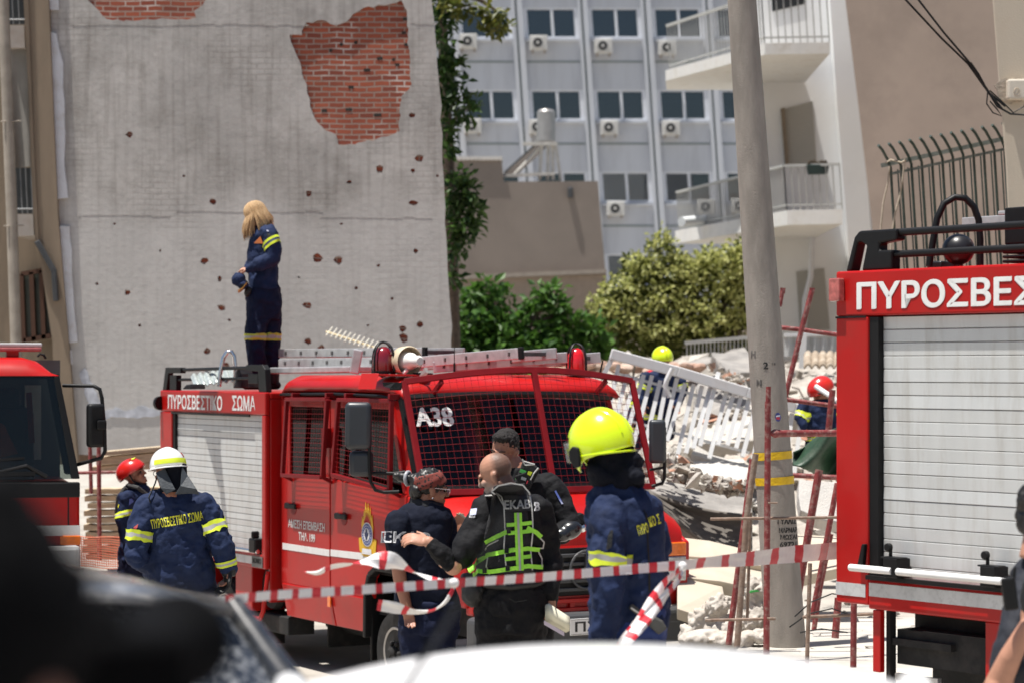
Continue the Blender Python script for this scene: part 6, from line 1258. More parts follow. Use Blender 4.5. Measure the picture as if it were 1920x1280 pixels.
ta = V((1, .15, .28)); text('ΠΥΡΟ', YTXT, P(1203, 987, d) + V((0, -.16, 0)), ta, (0, 0, 1), .056, .050, p1, True, jk, .004, heavy=0); text('ΚΟ Σ', YTXT, P(1226, 972, d) + V((0, -.13, 0)), ta, (0, 0, 1), .064, .050, p1, True, jk, .004, heavy=0)
st = MB(); st.tube([P(1185, 900, d) + V((0, -.16, 0)), P(1212, 960, d) + V((0, -.15, 0)), P(1216, 1060, d) + V((0, -.15, 0)), P(1218, 1160, d) + V((0, -.14, 0))], .006, 6); o = st.build('strap', BLK, p1, wcoord=True); wrap(o, jk, .005)
bg_ = MB(); bg_.prism([P(x, y, d) + V((0, -.14, 0)) for x, y in ((1212, 1142), (1240, 1158), (1248, 1172), (1232, 1184), (1212, 1166))], (0, .06, 0)); bg_.bar(P(1178, 1128, d) + V((0, -.16, 0)), P(1215, 1158, d) + V((0, -.14, 0)), .02, .03); bg_.build('belt_pouch', M('dusty_pouch', (.07, .07, .065), .7, var=.3), p1, wcoord=True, bevel=.012)
mb = MB(); mb.bar(P(1180, 1132, d) + V((0, -.172, 0)), P(1200, 1146, d) + V((0, -.165, 0)), .004, .008); mb.build('buckle', ALU, p1, wcoord=True)

# ---- man in white helmet
d = 17.8
p2 = person('firefighter in white helmet with neck flap, seen from behind beside the dark car', d, 345)
to = [(328, 908, 20, .06), (330, 922, 46, .09), (330, 942, 62, .13), (332, 985, 63, .15), (336, 1040, 61, .15), (340, 1090, 64, .155), (344, 1122, 67, .155)]
a1 = [(386, 946, .0, 23), (404, 985, -.02, 23), (420, 1025, -.05, 21), (429, 1062, -.03, 16)]; a2 = [(280, 950, -.03, 24), (264, 995, -.10, 24), (258, 1040, -.12, 22), (282, 1072, .12, 18), (306, 1078, .3, 14)]
l1, f1 = legs_to(322, d, 1125, 30); l2, f2 = legs_to(368, d, 1125, 30)
hc = P(312, 884, d); hd_ = (-.55, .8, -.15)
gl = [(430, 1066, -.03, 14), (428, 1080, -.03, 15)]
def fill(mb):
    head(mb, hc, hd_); tor(mb, to, d, -.045); lim(mb, a1, d, -.04); lim(mb, a2, d, -.04); lim(mb, l1, d, -.035); lim(mb, l2, d, -.035)
    hand(mb, P(306, 1078, d) + V((0, .3, 0)), (.6, .6, .2), (0, .6, 1), 1, .5); hand(mb, P(430, 1062, d) + V((0, -.03, 0)), (-.1, 0, -1), (.9, .3, 0), 1, .5)
garment(p2, 'body', SKIN2, fill, .0065, 0, .1, 2)
def fill(mb): tor(mb, to, d); lim(mb, a1, d); lim(mb, a2, d)
jk = garment(p2, 'jacket', NAVY, fill, .010, .024, .085)
def fill(mb): tor(mb, [(344, 1100, 62, .14), (345, 1128, 62, .15), (345, 1150, 58, .15)], d); lim(mb, l1, d); lim(mb, l2, d)
garment(p2, 'trousers', NAVYT, fill, .014, .02)
boots(p2, [f1, f2], (-.4, .9, 0))
def fill(mb):
    hand(mb, P(430, 1064, d) + V((0, -.04, 0)), (-.12, .05, -1), (.85, .5, 0), 1, .55, 1.35); mb.tube([P(430, 1058, d) + V((0, -.03, 0)), P(430, 1078, d) + V((0, -.04, 0))], [.06, .05], 12)
garment(p2, 'glove', LEATH, fill, .007, .006, .04)
hp = P(314, 872, d); AH = frame(hd_, (-.1, .12, 1))
hl = dome('helmet', HWHITE, hp, AH, (.118, .145, .128), lambda a: 96, p2, .007, 40, 14, .03)
def hq(x, y, z): return hp + AH @ V((x, y, z))
br = MB()
br.loft([[hq((.118 + k) * math.sin(2 * math.pi * j / 36), (.145 + k * 1.3) * math.cos(2 * math.pi * j / 36), z) for j in range(36)] for k, z in ((.0, -.012), (.022, -.022), (.022, -.028), (.0, -.022))], caps=False, loop=True); br.build('helmet_brim', HWHITE, p2, wcoord=True, smooth=60)
for name, mat, lo, hi, x0, x1 in (('yellow_band', HVB, .004, .038, 105, 262), ('red_band', M('red_tape', (.55, .02, .03), .5), .004, .04, 262, 282), ('red_mark', M('red_tape', (0, 0, 0)), .05, .085, 248, 285), ('yellow_mark', HVB, .005, .038, 283, 315)):
    b_ = MB(); n = 20; b_.grid(lambda u, v: hq(.1295 * math.sin(R(x0 + (x1 - x0) * u)) * math.sqrt(1 - ((lo + (hi - lo) * v) / .128) ** 2) , .158 * math.cos(R(x0 + (x1 - x0) * u)) * math.sqrt(1 - ((lo + (hi - lo) * v) / .128) ** 2), lo + (hi - lo) * v), n, 4); o = b_.build('helmet_' + name, mat, p2, wcoord=True, smooth=60); wrap(o, hl, .009)
for nm, pts in (('neck_flap', [(296, 884), (313, 876), (335, 915), (318, 924), (308, 912)]), ('neck_flap', [(345, 872), (356, 890), (374, 914), (380, 924), (360, 922), (334, 924), (344, 908)])):
    fl_ = MB(); fl_.prism([P(x, y, d) + V((0, -.115 - (.06 if y > 900 else 0), 0)) for x, y in pts], (0, .012, 0)); fl_.build(nm, FLAP, p2, wcoord=True, bevel=.004)
fl_ = MB(); fl_.grid(lambda u, v: P(306 + 44 * u + 6 * v * (u - .3), 868 + 52 * v, d) + V((0, -.10 + .10 * (u - .5) ** 2 * 4 * .5 - .02 * v, 0)), 8, 6); o = fl_.build('neck_cloth', M('black_hood', (0, 0, 0)), p2, wcoord=True, smooth=60); o.modifiers.new('t', 'SOLIDIFY').thickness = .01
gs = MB(); e0 = hc + frame(hd_, (0, 0, 1)) @ V((.034, .10, 0)); gs.tube([e0 + V((.022 * math.cos(a * .52), 0, .02 * math.sin(a * .52))) for a in range(12)], .0025, 5, True); gs.tube([e0 + V((.02, 0, .0)), hc + frame(hd_, (0, 0, 1)) @ V((.08, .0, 0))], .003, 5); gs.build('glasses', BLK, p2, wcoord=True)
cs = MB(); cs.tube([P(298, 888, d) + V((0, -.06, 0)), P(293, 905, d) + V((0, -.06, 0)), P(284, 930, d) + V((0, -.13, 0)), P(287, 940, d) + V((0, -.13, 0))], .006, 6); cs.build('chin_strap', BLK, p2, wcoord=True)
for lm in (a1, a2):
    p_, ax_, r_ = alimb(lm, d, 1.05 if lm is a1 else 1.15); band(p_, ax_, .115, .075, jk, p2)
p_, ax_, r_ = alimb(a1, d, 2.75); band(p_, ax_, .09, .045, jk, p2)
text('ΠΥΡΟΣΒΕΣΤΙΚΟ ΣΩΜΑ', YTXT, P(336, 972, d) + V((0, -.15, 0)), (1, 0, .17), (0, 0, 1), .375, .07, p2, True, jk, .004, heavy=.006)
q = MB(); q.prism([P(x, y, d) + V((0, -.25, 0)) for x, y in ((256, 972), (263, 966), (264, 984), (258, 990), (254, 984))], (0, .002, 0)); o = q.build('arm_badge', M('red_badge', (.4, .05, .05), .6), p2, wcoord=True); wrap(o, jk, .005)

# ---- man in red helmet
d = 22.5
p3 = person('firefighter in red helmet looking up, standing by the plank stack', d, 250)
to = [(257, 905, 12, .05), (254, 914, 26, .08), (250, 928, 30, .13), (249, 960, 28, .14), (250, 1000, 27, .135), (252, 1050, 29, .14)]
a1 = [(241, 932, -.14, 16), (236, 972, -.17, 15), (240, 1006, -.16, 13), (262, 992, -.2, 11)]; a2 = [(266, 932, .14, 14), (278, 965, .14, 13), (270, 992, 0, 10)]
l1, f1 = legs_to(244, d, 1050, 24); l2, f2 = legs_to(260, d, 1050, 24, dy=.1)
hc = P(251, 889, d); hd_ = (.86, -.2, .42); hu = (-.42, 0, .9)
def fill(mb):
    head(mb, hc, hd_, hu); tor(mb, to, d, -.045); lim(mb, a1, d, -.032); lim(mb, a2, d, -.032); lim(mb, l1, d, -.035); lim(mb, l2, d, -.035)
    hand(mb, P(262, 992, d) + V((0, -.2, 0)), (.9, 0, .3), (0, -1, 0), 1, .5); hand(mb, P(270, 992, d), (.7, -.3, .3), (0, -1, 0), -1, .5)
garment(p3, 'body', SKIN2, fill, .0065, 0, .1, 2); eyes(p3, hc, frame(hd_, hu))
def fill(mb): tor(mb, to, d); lim(mb, a1, d); lim(mb, a2, d)
jk = garment(p3, 'jacket', NAVY, fill, .012, .025, .1)
def fill(mb): tor(mb, [(251, 1035, 27, .13), (252, 1060, 28, .135)], d); lim(mb, l1, d); lim(mb, l2, d)
garment(p3, 'trousers', NAVYT, fill, .014, .02); boots(p3, [f1, f2], (1, 0, 0))
AH = frame(hd_, hu); hp = hc + AH @ V((0, -.015, .035))
hl = dome('helmet', HRED, hp, AH, (.115, .14, .115), lambda a: 92 + a * .11, p3, .007, 36, 12, .02)
def hq(x, y, z): return hp + AH @ V((x, y, z))
b_ = MB(); b_.grid(lambda u, v: hq(-.05 + .13 * u, .10 - .05 * v, .10), 6, 4); o = b_.build('yellow_patch', HVB, p3, wcoord=True); wrap(o, hl, .009)
cs = MB(); cs.tube([hq(.118, .02, -.02), hq(.10, .02, -.09), hq(.03, .075, -.165), hq(-.03, .075, -.165), hq(-.10, .02, -.09), hq(-.118, .02, -.02)], .008, 6); cs.tube([hq(.118, -.06, -.03), hq(.10, .02, -.09)], .008, 6); cs.ell(hq(.112, -.03, -.05), (.03, .04, .035)); cs.build('chin_strap', BLK, p3, wcoord=True)
p_, ax_, r_ = alimb(a1, d, .75); band(p_, ax_ + V((.35, 0, 0)), .085, .06, jk, p3)
cl = MB(); cl.tube([P(243, 908, d) + V((0, -.1, 0)), P(262, 912, d) + V((0, -.12, 0)), P(276, 925, d) + V((0, -.06, 0)), P(278, 934, d)], .02, 8); cl.tube([P(240, 912, d) + V((0, -.12, 0)), P(226, 930, d) + V((0, -.12, 0)), P(222, 960, d) + V((0, -.1, 0))], .022, 8); cl.build('shoulder_strap', M('dark_webbing', (.05, .05, .05), .8), p3, wcoord=True)
q = MB(); q.bar(P(221, 944, d) + V((0, -.2, 0)), P(229, 946, d) + V((0, -.2, 0)), .002, .03); o = q.build('back_print', YTXT, p3, wcoord=True); wrap(o, jk, .004)
q = MB(); q.prism([P(x, y, d) + V((0, -.26, 0)) for x, y in ((253, 936), (263, 934), (265, 942), (255, 945))], (0, .002, 0)); o = q.build('arm_badge', M('flag_blue', (.08, .12, .38), .6), p3, wcoord=True); wrap(o, jk, .005)

# ---- woman with the leopard headband
d = 14.6
p4 = person('woman in navy polo with leopard print headband and glasses, facing the bald man', d, 800)
to = [(803, 936, 20, .055), (798, 950, 42, .085), (790, 968, 57, .115), (790, 1005, 56, .13), (793, 1050, 52, .125), (797, 1090, 53, .13), (800, 1125, 59, .14), (802, 1142, 61, .14)]
a1 = [(748, 976, -.10, 22), (745, 1012, -.12, 23), (746, 1046, -.11, 21)]; a1f = [(746, 1040, -.11, 14), (752, 1085, -.11, 13), (764, 1130, -.14, 10)]
a2 = [(832, 976, .10, 21), (844, 1012, .08, 20), (852, 1040, .02, 18)]; a2f = [(852, 1036, .02, 13), (866, 1052, -.02, 13), (868, 1006, -.05, 9)]
l1, f1 = legs_to(776, d, 1165, 33); l2, f2 = legs_to(830, d, 1165, 31)
hc = P(808, 915, d); hd_ = (.94, .30, -.08)
def fill(mb):
    A = head(mb, hc, hd_, (0, 0, 1), .98, .9); tor(mb, to, d, -.045); lim(mb, a1[:2] + a1f[:1], d, -.012); lim(mb, a1f, d); lim(mb, a2[:2] + a2f[:1], d, -.012); lim(mb, a2f, d); lim(mb, l1, d, -.035); lim(mb, l2, d, -.035)
    hand(mb, P(868, 1006, d) + V((0, -.05, 0)), (-.12, 0, 1), (.6, .8, .1), -1, .10, .92, .12); hand(mb, P(764, 1130, d) + V((0, -.14, 0)), (.2, 0, -1), (0, 1, 0), 1, .4, .9)
garment(p4, 'body', SKIN2, fill, .006, 0, .1, 2); eyes(p4, hc, frame(hd_, (0, 0, 1)), .98)
def fill(mb):
    tor(mb, to, d); lim(mb, a1, d); lim(mb, a2, d)
jk = garment(p4, 'polo_shirt', POLO, fill, .011, .02, .1)
def fill(mb): mb.loft([[P(x0 + hw * math.cos(k * .314), y + sl * math.cos(k * .314), d) + V((0, dep * math.sin(k * .314), 0)) for k in range(20)] for x0, y, hw, dep, sl in ((800, 954, 36, .09, 6), (800, 936, 31, .075, 6), (800, 934, 27, .065, 6), (801, 952, 30, .08, 6))], caps=False, loop=True)
garment(p4, 'collar', M('black_collar', (.008, .009, .014), .8, bump=.2), fill, .008, 0, .1, 2)
def fill(mb): tor(mb, [(802, 1125, 57, .135), (803, 1150, 59, .14), (804, 1185, 56, .14)], d); lim(mb, l1, d); lim(mb, l2, d)
garment(p4, 'trousers', NAVYT, fill, .013, .02); boots(p4, [f1, f2], (.9, .3, 0))
A = frame(hd_, (0, 0, 1))
def fill(mb):
    c = hc + A @ V((0, -.015, .035)); mb.ell(c, (.082, .10, .092), A); mb.ell(hc + A @ V((0, -.09, -.02)), (.06, .04, .06), A)
    mb.tube([hc + A @ V((.0, -.08, .03)), P(765, 895, d), P(752, 893, d), P(738, 890, d)], [.05, .03, .03, .016], 12)
garment(p4, 'hair', M('dark_hair', (.012, .010, .009), .45, var=.3, scale=40, stretch=(1, 1, 8)), fill, .007, .008, .02, 2)
sc_ = MB(); sc_.tube([P(765 + 5 * math.cos(a * .628), 896 + 12 * math.sin(a * .628), d) + V((0, .035 * math.cos(a * .628), 0)) for a in range(10)], .012, 8, True); sc_.build('scrunchie', M('grey_satin', (.35, .36, .38), .35, var=.2), p4, wcoord=True, smooth=60)
LEO = bpy.data.materials.new('leopard_print'); LEO.use_nodes = True; N, L, b = nodes(LEO); tc = N.new('ShaderNodeTexCoord'); vo = N.new('ShaderNodeTexVoronoi'); vo.inputs['Scale'].default_value = 52; L.new(tc.outputs['Object'], vo.inputs['Vector'])
rp = N.new('ShaderNodeValToRGB'); rp.color_ramp.elements[0].position = .30; rp.color_ramp.elements[0].color = (.014, .010, .010, 1); rp.color_ramp.elements[1].position = .38; rp.color_ramp.elements[1].color = (.19, .036, .026, 1); L.new(vo.outputs['Distance'], rp.inputs[0]); L.new(rp.outputs[0], b.inputs['Base Color']); b.inputs['Roughness'].default_value = .8
def hbp(u, v):
    cu = math.cos(2 * math.pi * u); ph = R(78 - 20 * cu - 2 + (v - .5) * 52); k = 1 + .02 * math.sin(v * 9 + u * 20)
    return hc + A @ V((math.sin(2 * math.pi * u) * math.sin(ph) * .0875 * k, -.014 + cu * math.sin(ph) * .108 * k, .030 + math.cos(ph) * .098 * k))
hb = MB(); hb.grid(hbp, 40, 10); o = hb.build('headband', LEO, p4, wcoord=True, smooth=60); o.modifiers.new('t', 'SOLIDIFY').thickness = .004
gs = MB()
for sx in (-1, 1):
    e0 = hc + A @ V((.034 * sx, .104, -.006)); gs.tube([e0 + A @ V((.024 * math.cos(a * .52), 0, .018 * math.sin(a * .52))) for a in range(12)], .0016, 5, True); gs.tube([e0 + A @ V((.024 * sx, 0, .008)), hc + A @ V((.082 * sx, -.0, .006))], .0028, 5)
gs.build('glasses', CHROME, p4, wcoord=True)
MB().ell(hc + A @ V((-.084, -.008, -.055)), .006, None, 8, 6).build('earring', CHROME, p4, wcoord=True)
o = text('ΕΚΑΒ~', M('white_print', (.6, .6, .62), .6), P(764, 1003, d) + V((0, -.12, 0)), (1, 0, -.06), (0, 0, 1), .29, .068, p4, True, jk, .004)
wt = MB(); wt.tube([P(868, 1008, d) + V((.032 * math.cos(a * .628), -.05 + .032 * math.sin(a * .628), .002 * math.cos(a))) for a in range(10)], .008, 8, True); wt.build('watch', M('teal_strap', (.10, .22, .23), .5), p4, wcoord=True)
pen = tag(MB().tube([P(861, 962, d - .1), P(874, 971, d - .08)], .0065, 8).build('pen', M('pen_metal', (.35, .32, .26), .4), smooth=50), 'short pen held up between the woman and the bald man', 'pen')

# ---- bald man
d = 14.0
p5 = person('bald bearded man in black with a lime-strapped rescue vest, seen from behind', d, 957)
to = [(958, 922, 24, .06), (960, 934, 44, .09), (961, 950, 60, .125), (959, 985, 63, .14), (957, 1030, 61, .14), (955, 1075, 64, .145), (957, 1115, 69, .155), (957, 1150, 71, .16)]
a1 = [(912, 952, -.04, 27), (888, 1004, -.12, 27), (864, 1042, -.18, 23)]; a1s = [(864, 1040, -.18, 17), (851, 1056, -.20, 17), (838, 1044, -.21, 17)]; a1f = [(842, 1046, -.21, 19), (828, 1030, -.22, 19), (806, 1010, -.22, 13)]
a2 = [(1008, 954, .02, 27), (1026, 1005, .05, 24), (1033, 1055, .04, 22), (1029, 1112, -.02, 15)]
l1, f1 = legs_to(926, d, 1165, 40, 922); l2, f2 = legs_to(988, d, 1165, 40, 994)
hc = P(929, 887, d); hd_ = (-.90, .30, -.34); hu = (-.25, 0, .97)
def fill(mb):
    head(mb, hc, hd_, hu, 1.03); tor(mb, to, d, -.045); lim(mb, a1[:2] + a1s[:1], d, -.012); lim(mb, a1s, d); lim(mb, [(842, 1046, -.21, 15), (828, 1030, -.22, 15), (806, 1010, -.22, 11)], d); lim(mb, a2, d, -.03); lim(mb, l1, d, -.035); lim(mb, l2, d, -.035); mb.tube([hc + V((0, -.02, -.05)), P(957, 925, d)], [.062, .07], 14)
    hand(mb, P(806, 1010, d) + V((0, -.22, 0)), (-1, 0, .22), (.05, -.75, .8), 1, .5, 1.08); hand(mb, P(1029, 1112, d) + V((0, -.02, 0)), (.05, -.05, -1), (.3, 1, 0), -1, .65, 1.05)
garment(p5, 'body', SKIN, fill, .006, 0, .1, 2); A = frame(hd_, hu); eyes(p5, hc, A, 1.03)
def fill(mb): tor(mb, to, d); lim(mb, a1, d); lim(mb, a2, d); mb.tube([P(955, 918, d), P(958, 935, d)], [.085, .1], 16)
jk = garment(p5, 'shirt', BLKC, fill, .011, .022, .1)
def fill(mb): lim(mb, a1f, d, 0, 14, False)
garment(p5, 'arm_sleeve', BLKC, fill, .008, .01, .05)
def fill(mb): tor(mb, [(957, 1100, 66, .15), (957, 1140, 71, .16), (957, 1185, 70, .16)], d); lim(mb, l1, d); lim(mb, l2, d)
tr5 = garment(p5, 'trousers', BLKC, fill, .013, .02); boots(p5, [f1, f2], (-.8, .6, 0))
def headskin(name, base, c, A, parts):
    m = base.copy(); m.name = name; N, L, b = nodes(m); src = b.inputs['Base Color'].links[0].from_socket
    ge = N.new('ShaderNodeNewGeometry'); sb = N.new('ShaderNodeVectorMath'); sb.operation = 'SUBTRACT'; sb.inputs[1].default_value = c; L.new(ge.outputs['Position'], sb.inputs[0])
    ln = N.new('ShaderNodeVectorMath'); ln.operation = 'LENGTH'; L.new(sb.outputs[0], ln.inputs[0]); lt = N.new('ShaderNodeMath'); lt.operation = 'LESS_THAN'; lt.inputs[1].default_value = .155; L.new(ln.outputs['Value'], lt.inputs[0])
    for dr, lo, hi, col, amt in parts:
        dt = N.new('ShaderNodeVectorMath'); dt.operation = 'DOT_PRODUCT'; dt.inputs[1].default_value = A @ V(dr).normalized(); L.new(sb.outputs[0], dt.inputs[0])
        nz = N.new('ShaderNodeTexNoise'); nz.inputs['Scale'].default_value = 60; L.new(ge.outputs['Position'], nz.inputs['Vector']); a_ = N.new('ShaderNodeMath'); a_.operation = 'MULTIPLY_ADD'; a_.inputs[1].default_value = .02; L.new(nz.outputs[0], a_.inputs[0]); L.new(dt.outputs['Value'], a_.inputs[2])
        mr = N.new('ShaderNodeMapRange'); mr.inputs['From Min'].default_value = lo; mr.inputs['From Max'].default_value = hi; mr.inputs['To Max'].default_value = amt; L.new(a_.outputs[0], mr.inputs['Value'])
        mu = N.new('ShaderNodeMath'); mu.operation = 'MULTIPLY'; L.new(mr.outputs[0], mu.inputs[0]); L.new(lt.outputs[0], mu.inputs[1])
        mx = N.new('ShaderNodeMixRGB'); mx.inputs[2].default_value = col + (1,); L.new(mu.outputs[0], mx.inputs[0]); L.new(src, mx.inputs[1]); src = mx.outputs[0]
    L.new(src, b.inputs['Base Color']); return m
bdy = [c_ for c_ in p5.children if c_.name.startswith('body')][0]
bdy.data.materials[0] = headskin('bald_man_skin', SKIN, hc, A, [((0, -.9, -.05), .015, .055, (.07, .042, .032), .8), ((.5, .55, -.8), .075, .105, (.34, .29, .26), .8), ((-.5, .55, -.8), .075, .105, (.34, .29, .26), .8)])
# rescue vest on his back
VST = M('vest_black', (.016, .016, .018), .85, var=.25, scale=20, bump=.3, bscale=80)
def onback(name, mat, pts, off, dy=-.30, th=None, target=None):
    n = 8; mb = MB(); mb.grid(lambda u, v: (P(*pts[0], d).lerp(P(*pts[1], d), u)).lerp(P(*pts[3], d).lerp(P(*pts[2], d), u), v) + V((0, dy, 0)), 16, 12)
    o = mb.build(name, mat, p5, wcoord=True, smooth=60)
    w_ = o.modifiers.new('wrap', 'SHRINKWRAP'); w_.target = target or jk; w_.wrap_method = 'PROJECT'; w_.use_project_y = True; w_.use_positive_direction = True; w_.use_negative_direction = False; w_.offset = off
    if th: sm = o.modifiers.new('t', 'SOLIDIFY'); sm.thickness = th; sm.offset = 1
    return o
onback('vest_panel', VST, [(930, 908), (984, 904), (1000, 1068), (896, 1072)], .012, th=.012)
onback('vest_label', M('vest_label_black', (.008, .008, .009), .6, bump=.2), [(944, 925), (997, 927), (996, 954), (949, 955)], .026)
text('EKAB', REFL, P(970, 942, d) + V((0, -.2, 0)), (1, 0, .03), (0, 0, 1), .148, .05, p5, True, jk, .029)
text('B~', M('white_print', (.6, .6, .62), .6), P(1007, 947, d) + V((0, -.2, 0)), (1, 0, 0), (0, 0, 1), .034, .05, p5, True, jk, .006)
q = MB(); onback('flag_patch', M('flag_pale', (.55, .58, .75), .6), [(883, 951), (895, 949), (893, 961), (881, 962)], .006, -.4); text('EKAB', M('white_print', (0, 0, 0)), P(886, 964.5, d) + V((0, -.3, 0)), (1, 0, 0), (0, 0, 1), .036, .011, p5, True, jk, .006, 'badge_lettering', .3)
def strap(name, mat, pts, w_, off=.022):
    mb = MB(); q = [P(x, y, d) + V((0, -.3, 0)) for x, y in pts]; rows = []
    qq = []
    for a, c in zip(q[:-1], q[1:]): qq += [a.lerp(c, k / 8) for k in range(8)]
    qq.append(q[-1])
    for i, p in enumerate(qq):
        t = (qq[min(i + 1, len(qq) - 1)] - qq[max(i - 1, 0)]).normalized(); s_ = V((-t.z, 0, t.x)) * w_ * d / F / 2; rows.append([p - s_, p, p + s_])
    mb.loft(rows, caps=False, closed=False); o = mb.build(name, mat, p5, wcoord=True, smooth=60)
    w2 = o.modifiers.new('wrap', 'SHRINKWRAP'); w2.target = jk; w2.wrap_method = 'PROJECT'; w2.use_project_y = True; w2.use_positive_direction = True; w2.use_negative_direction = False; w2.offset = off
    return o
for k, pts in enumerate(([(971, 957), (975, 1064)],)): strap('lime_strap', HVG, pts, 14, .031); strap('reflective_strap', REFL, pts, 4, .034)
for pts, w_ in (([(950, 980), (997, 976)], 7), ([(952, 995), (996, 991)], 7), ([(947, 1043), (996, 1038)], 7), ([(893, 1052), (915, 1036), (960, 1026), (990, 1024), (1012, 1028)], 8), ([(910, 1012), (935, 1000), (958, 989)], 8), ([(988, 985), (1005, 994), (1015, 1004)], 8), ([(888, 1068), (920, 1067), (955, 1061), (990, 1056), (1018, 1060)], 8), ([(880, 1062), (893, 1052)], 9)): strap('lime_strap', HVG, pts, w_, .029)
PIPE = M('grey_piping', (.48, .48, .46), .5, var=.1)
for pts in ([(922, 916), (935, 905), (958, 900), (980, 904), (992, 918)], [(910, 925), (932, 924), (945, 945), (947, 990), (945, 1020), (950, 1065)], [(922, 916), (940, 928), (948, 950)], [(992, 918), (997, 945), (999, 990), (995, 1030), (998, 1064)], [(908, 1030), (915, 1018), (935, 1008)], [(915, 1040), (912, 1058), (918, 1072)], [(1010, 1002), (1020, 1014), (1018, 1026), (1006, 1024)], [(1008, 1028), (1016, 1045), (1016, 1062)]): strap('piping', PIPE, pts, 2.4, .027)
for x, y in ((954, 991), (906, 1034), (950, 1027), (952, 1060), (909, 1066)): onback('strap_buckle', BLK, [(x - 4, y - 5), (x + 4, y - 6), (x + 4, y + 4), (x - 4, y + 5)], .034)
bt_ = MB(); bt_.tube([P(x, y, d) + V((0, dy, 0)) for x, y, dy in ((884, 1084, 0), (915, 1092, -.13), (957, 1094, -.165), (1000, 1090, -.13), (1030, 1084, 0))], .022, 8); bt_.build('belt', LEATH, p5, wcoord=True, smooth=60)
bg_ = MB(); bg_.ell(P(888, 1108, d) + V((0, -.06, 0)), (.075, .09, .09)); bg_.ell(P(880, 1086, d) + V((0, -.05, 0)), (.06, .08, .05)); o = bg_.build('hip_bag', LEATH, p5, wcoord=True); mod_remesh(o, .01, 3, .01, .05)
for pts in ([(940, 1118), (955, 1119)], [(966, 1119), (1008, 1117)]):
    mb = MB(); mb.bar(P(*pts[0], d) + V((0, -.3, 0)), P(*pts[1], d) + V((0, -.3, 0)), .002, .004); o = mb.build('pocket_trim', M('dark_trim', (.06, .06, .055), .7), p5, wcoord=True); wrap(o, tr5, .003)
pp = thing('folded_papers', 'rolled cream papers held at the side of the bald man, above the number plate', 'papers', P(1042, 1158, d - .1))
mb = MB()
for k in range(4): mb.grid(lambda u, v: P(1022 + 40 * u + 2 * k, 1133 + 26 * u + (30 - 4 * u) * v - k, d - .08 - .02 * k) + V((0, -.03 * math.sin(v * 3.14), 0)), 4, 10)
o = mb.build('sheet', M('cream_paper', (.66, .64, .50), .8, var=.08, scale=6), pp, wcoord=True, smooth=60); o.modifiers.new('t', 'SOLIDIFY').thickness = .002
mb = MB(); mb.grid(lambda u, v: P(1020 + 38 * u, 1162 + 22 * u + 8 * v, d - .16), 4, 3); mb.build('lilac_sheet', M('lilac_paper', (.55, .48, .55), .8), pp, wcoord=True)

# ---- dark-haired man facing us
d = 14.9
p6 = person('dark haired man in black with a chest radio, face half hidden behind the bald man', d, 985)
to = [(972, 876, 20, .06), (978, 888, 40, .085), (985, 902, 56, .115), (986, 945, 62, .13), (985, 1000, 58, .13), (985, 1080, 58, .13), (985, 1140, 60, .14)]
a1 = [(1028, 904, -.02, 23), (1052, 945, -.05, 23), (1070, 982, -.09, 21), (1048, 1000, -.14, 18), (1015, 1008, -.10, 13)]; a2 = [(936, 908, .04, 22), (918, 955, .06, 20), (915, 1000, .02, 17), (930, 1020, -.12, 12)]
l1, f1 = legs_to(962, d, 1150, 34); l2, f2 = legs_to(1012, d, 1150, 34)
hc = P(946, 843, d); hd_ = (-.45, -.85, -.25); hu = (.05, -.2, 1)
def fill(mb):
    head(mb, hc, hd_, hu, 1.03); tor(mb, to, d, -.045); lim(mb, a1, d, -.032); lim(mb, a2, d, -.032); lim(mb, l1, d, -.035); lim(mb, l2, d, -.035); mb.tube([hc + V((.02, .02, -.05)), P(972, 885, d)], [.062, .07], 14)
    hand(mb, P(1015, 1008, d) + V((0, -.1, 0)), (-1, -.1, 0), (0, -1, 0), 1, .5); hand(mb, P(930, 1020, d) + V((0, -.12, 0)), (.8, -.3, .2), (0, -1, 0), -1, .5)
garment(p6, 'body', SKIN2, fill, .006, 0, .1, 2); A = frame(hd_, hu); eyes(p6, hc, A, 1.03)
def fill(mb): tor(mb, to, d); lim(mb, a1, d); lim(mb, a2, d); mb.tube([P(972, 878, d), P(974, 895, d)], [.085, .1], 16)
jk6 = garment(p6, 'shirt', BLKC, fill, .011, .02, .1)
def fill(mb): tor(mb, [(985, 1120, 58, .135), (985, 1165, 58, .14)], d); lim(mb, l1, d); lim(mb, l2, d)
garment(p6, 'trousers', BLKC, fill, .014, .02); boots(p6, [f1, f2], (-.4, -.9, 0))
def fill(mb): mb.ell(hc + A @ V((0, -.022, .05)), (.080, .098, .082), A); mb.ell(hc + A @ V((0, .055, .10)), (.052, .04, .028), A); mb.ell(hc + A @ V((.0, -.07, -.01)), (.07, .04, .06), A)
garment(p6, 'hair', M('short_dark_hair', (.014, .011, .010), .8, var=.4, scale=80, bump=.6, bscale=200), fill, .006, .006, .012, 3)
ep_ = MB(); ep_.ell(P(1066, 990, d) + V((0, -.14, 0)), (.085, .07, .06), Matrix.Rotation(-.3, 3, 'Y')); ep_.ell(P(1052, 998, d) + V((0, -.18, 0)), (.06, .05, .045)); o = ep_.build('elbow_pad', M('elbow_pad_black', (.013, .014, .016), .25, var=.2, coat=.4), p6, wcoord=True); mod_remesh(o, .009, 4)
def fill(mb): mb.tube([P(1078, 962, d) + V((0, -.08, 0)), P(1084, 985, d) + V((0, -.08, 0))], [.05, .05], 12)
garment(p6, 'elbow_strap', BLKC, fill, .009, .008, .04)
vm = MB(); vm.prism([P(x, y, d) + V((0, -.16, 0)) for x, y in ((980, 862), (1000, 866), (1012, 878), (990, 920), (960, 915))], (0, .05, 0)); vm.build('vest_front', VST, p6, wcoord=True, bevel=.01)
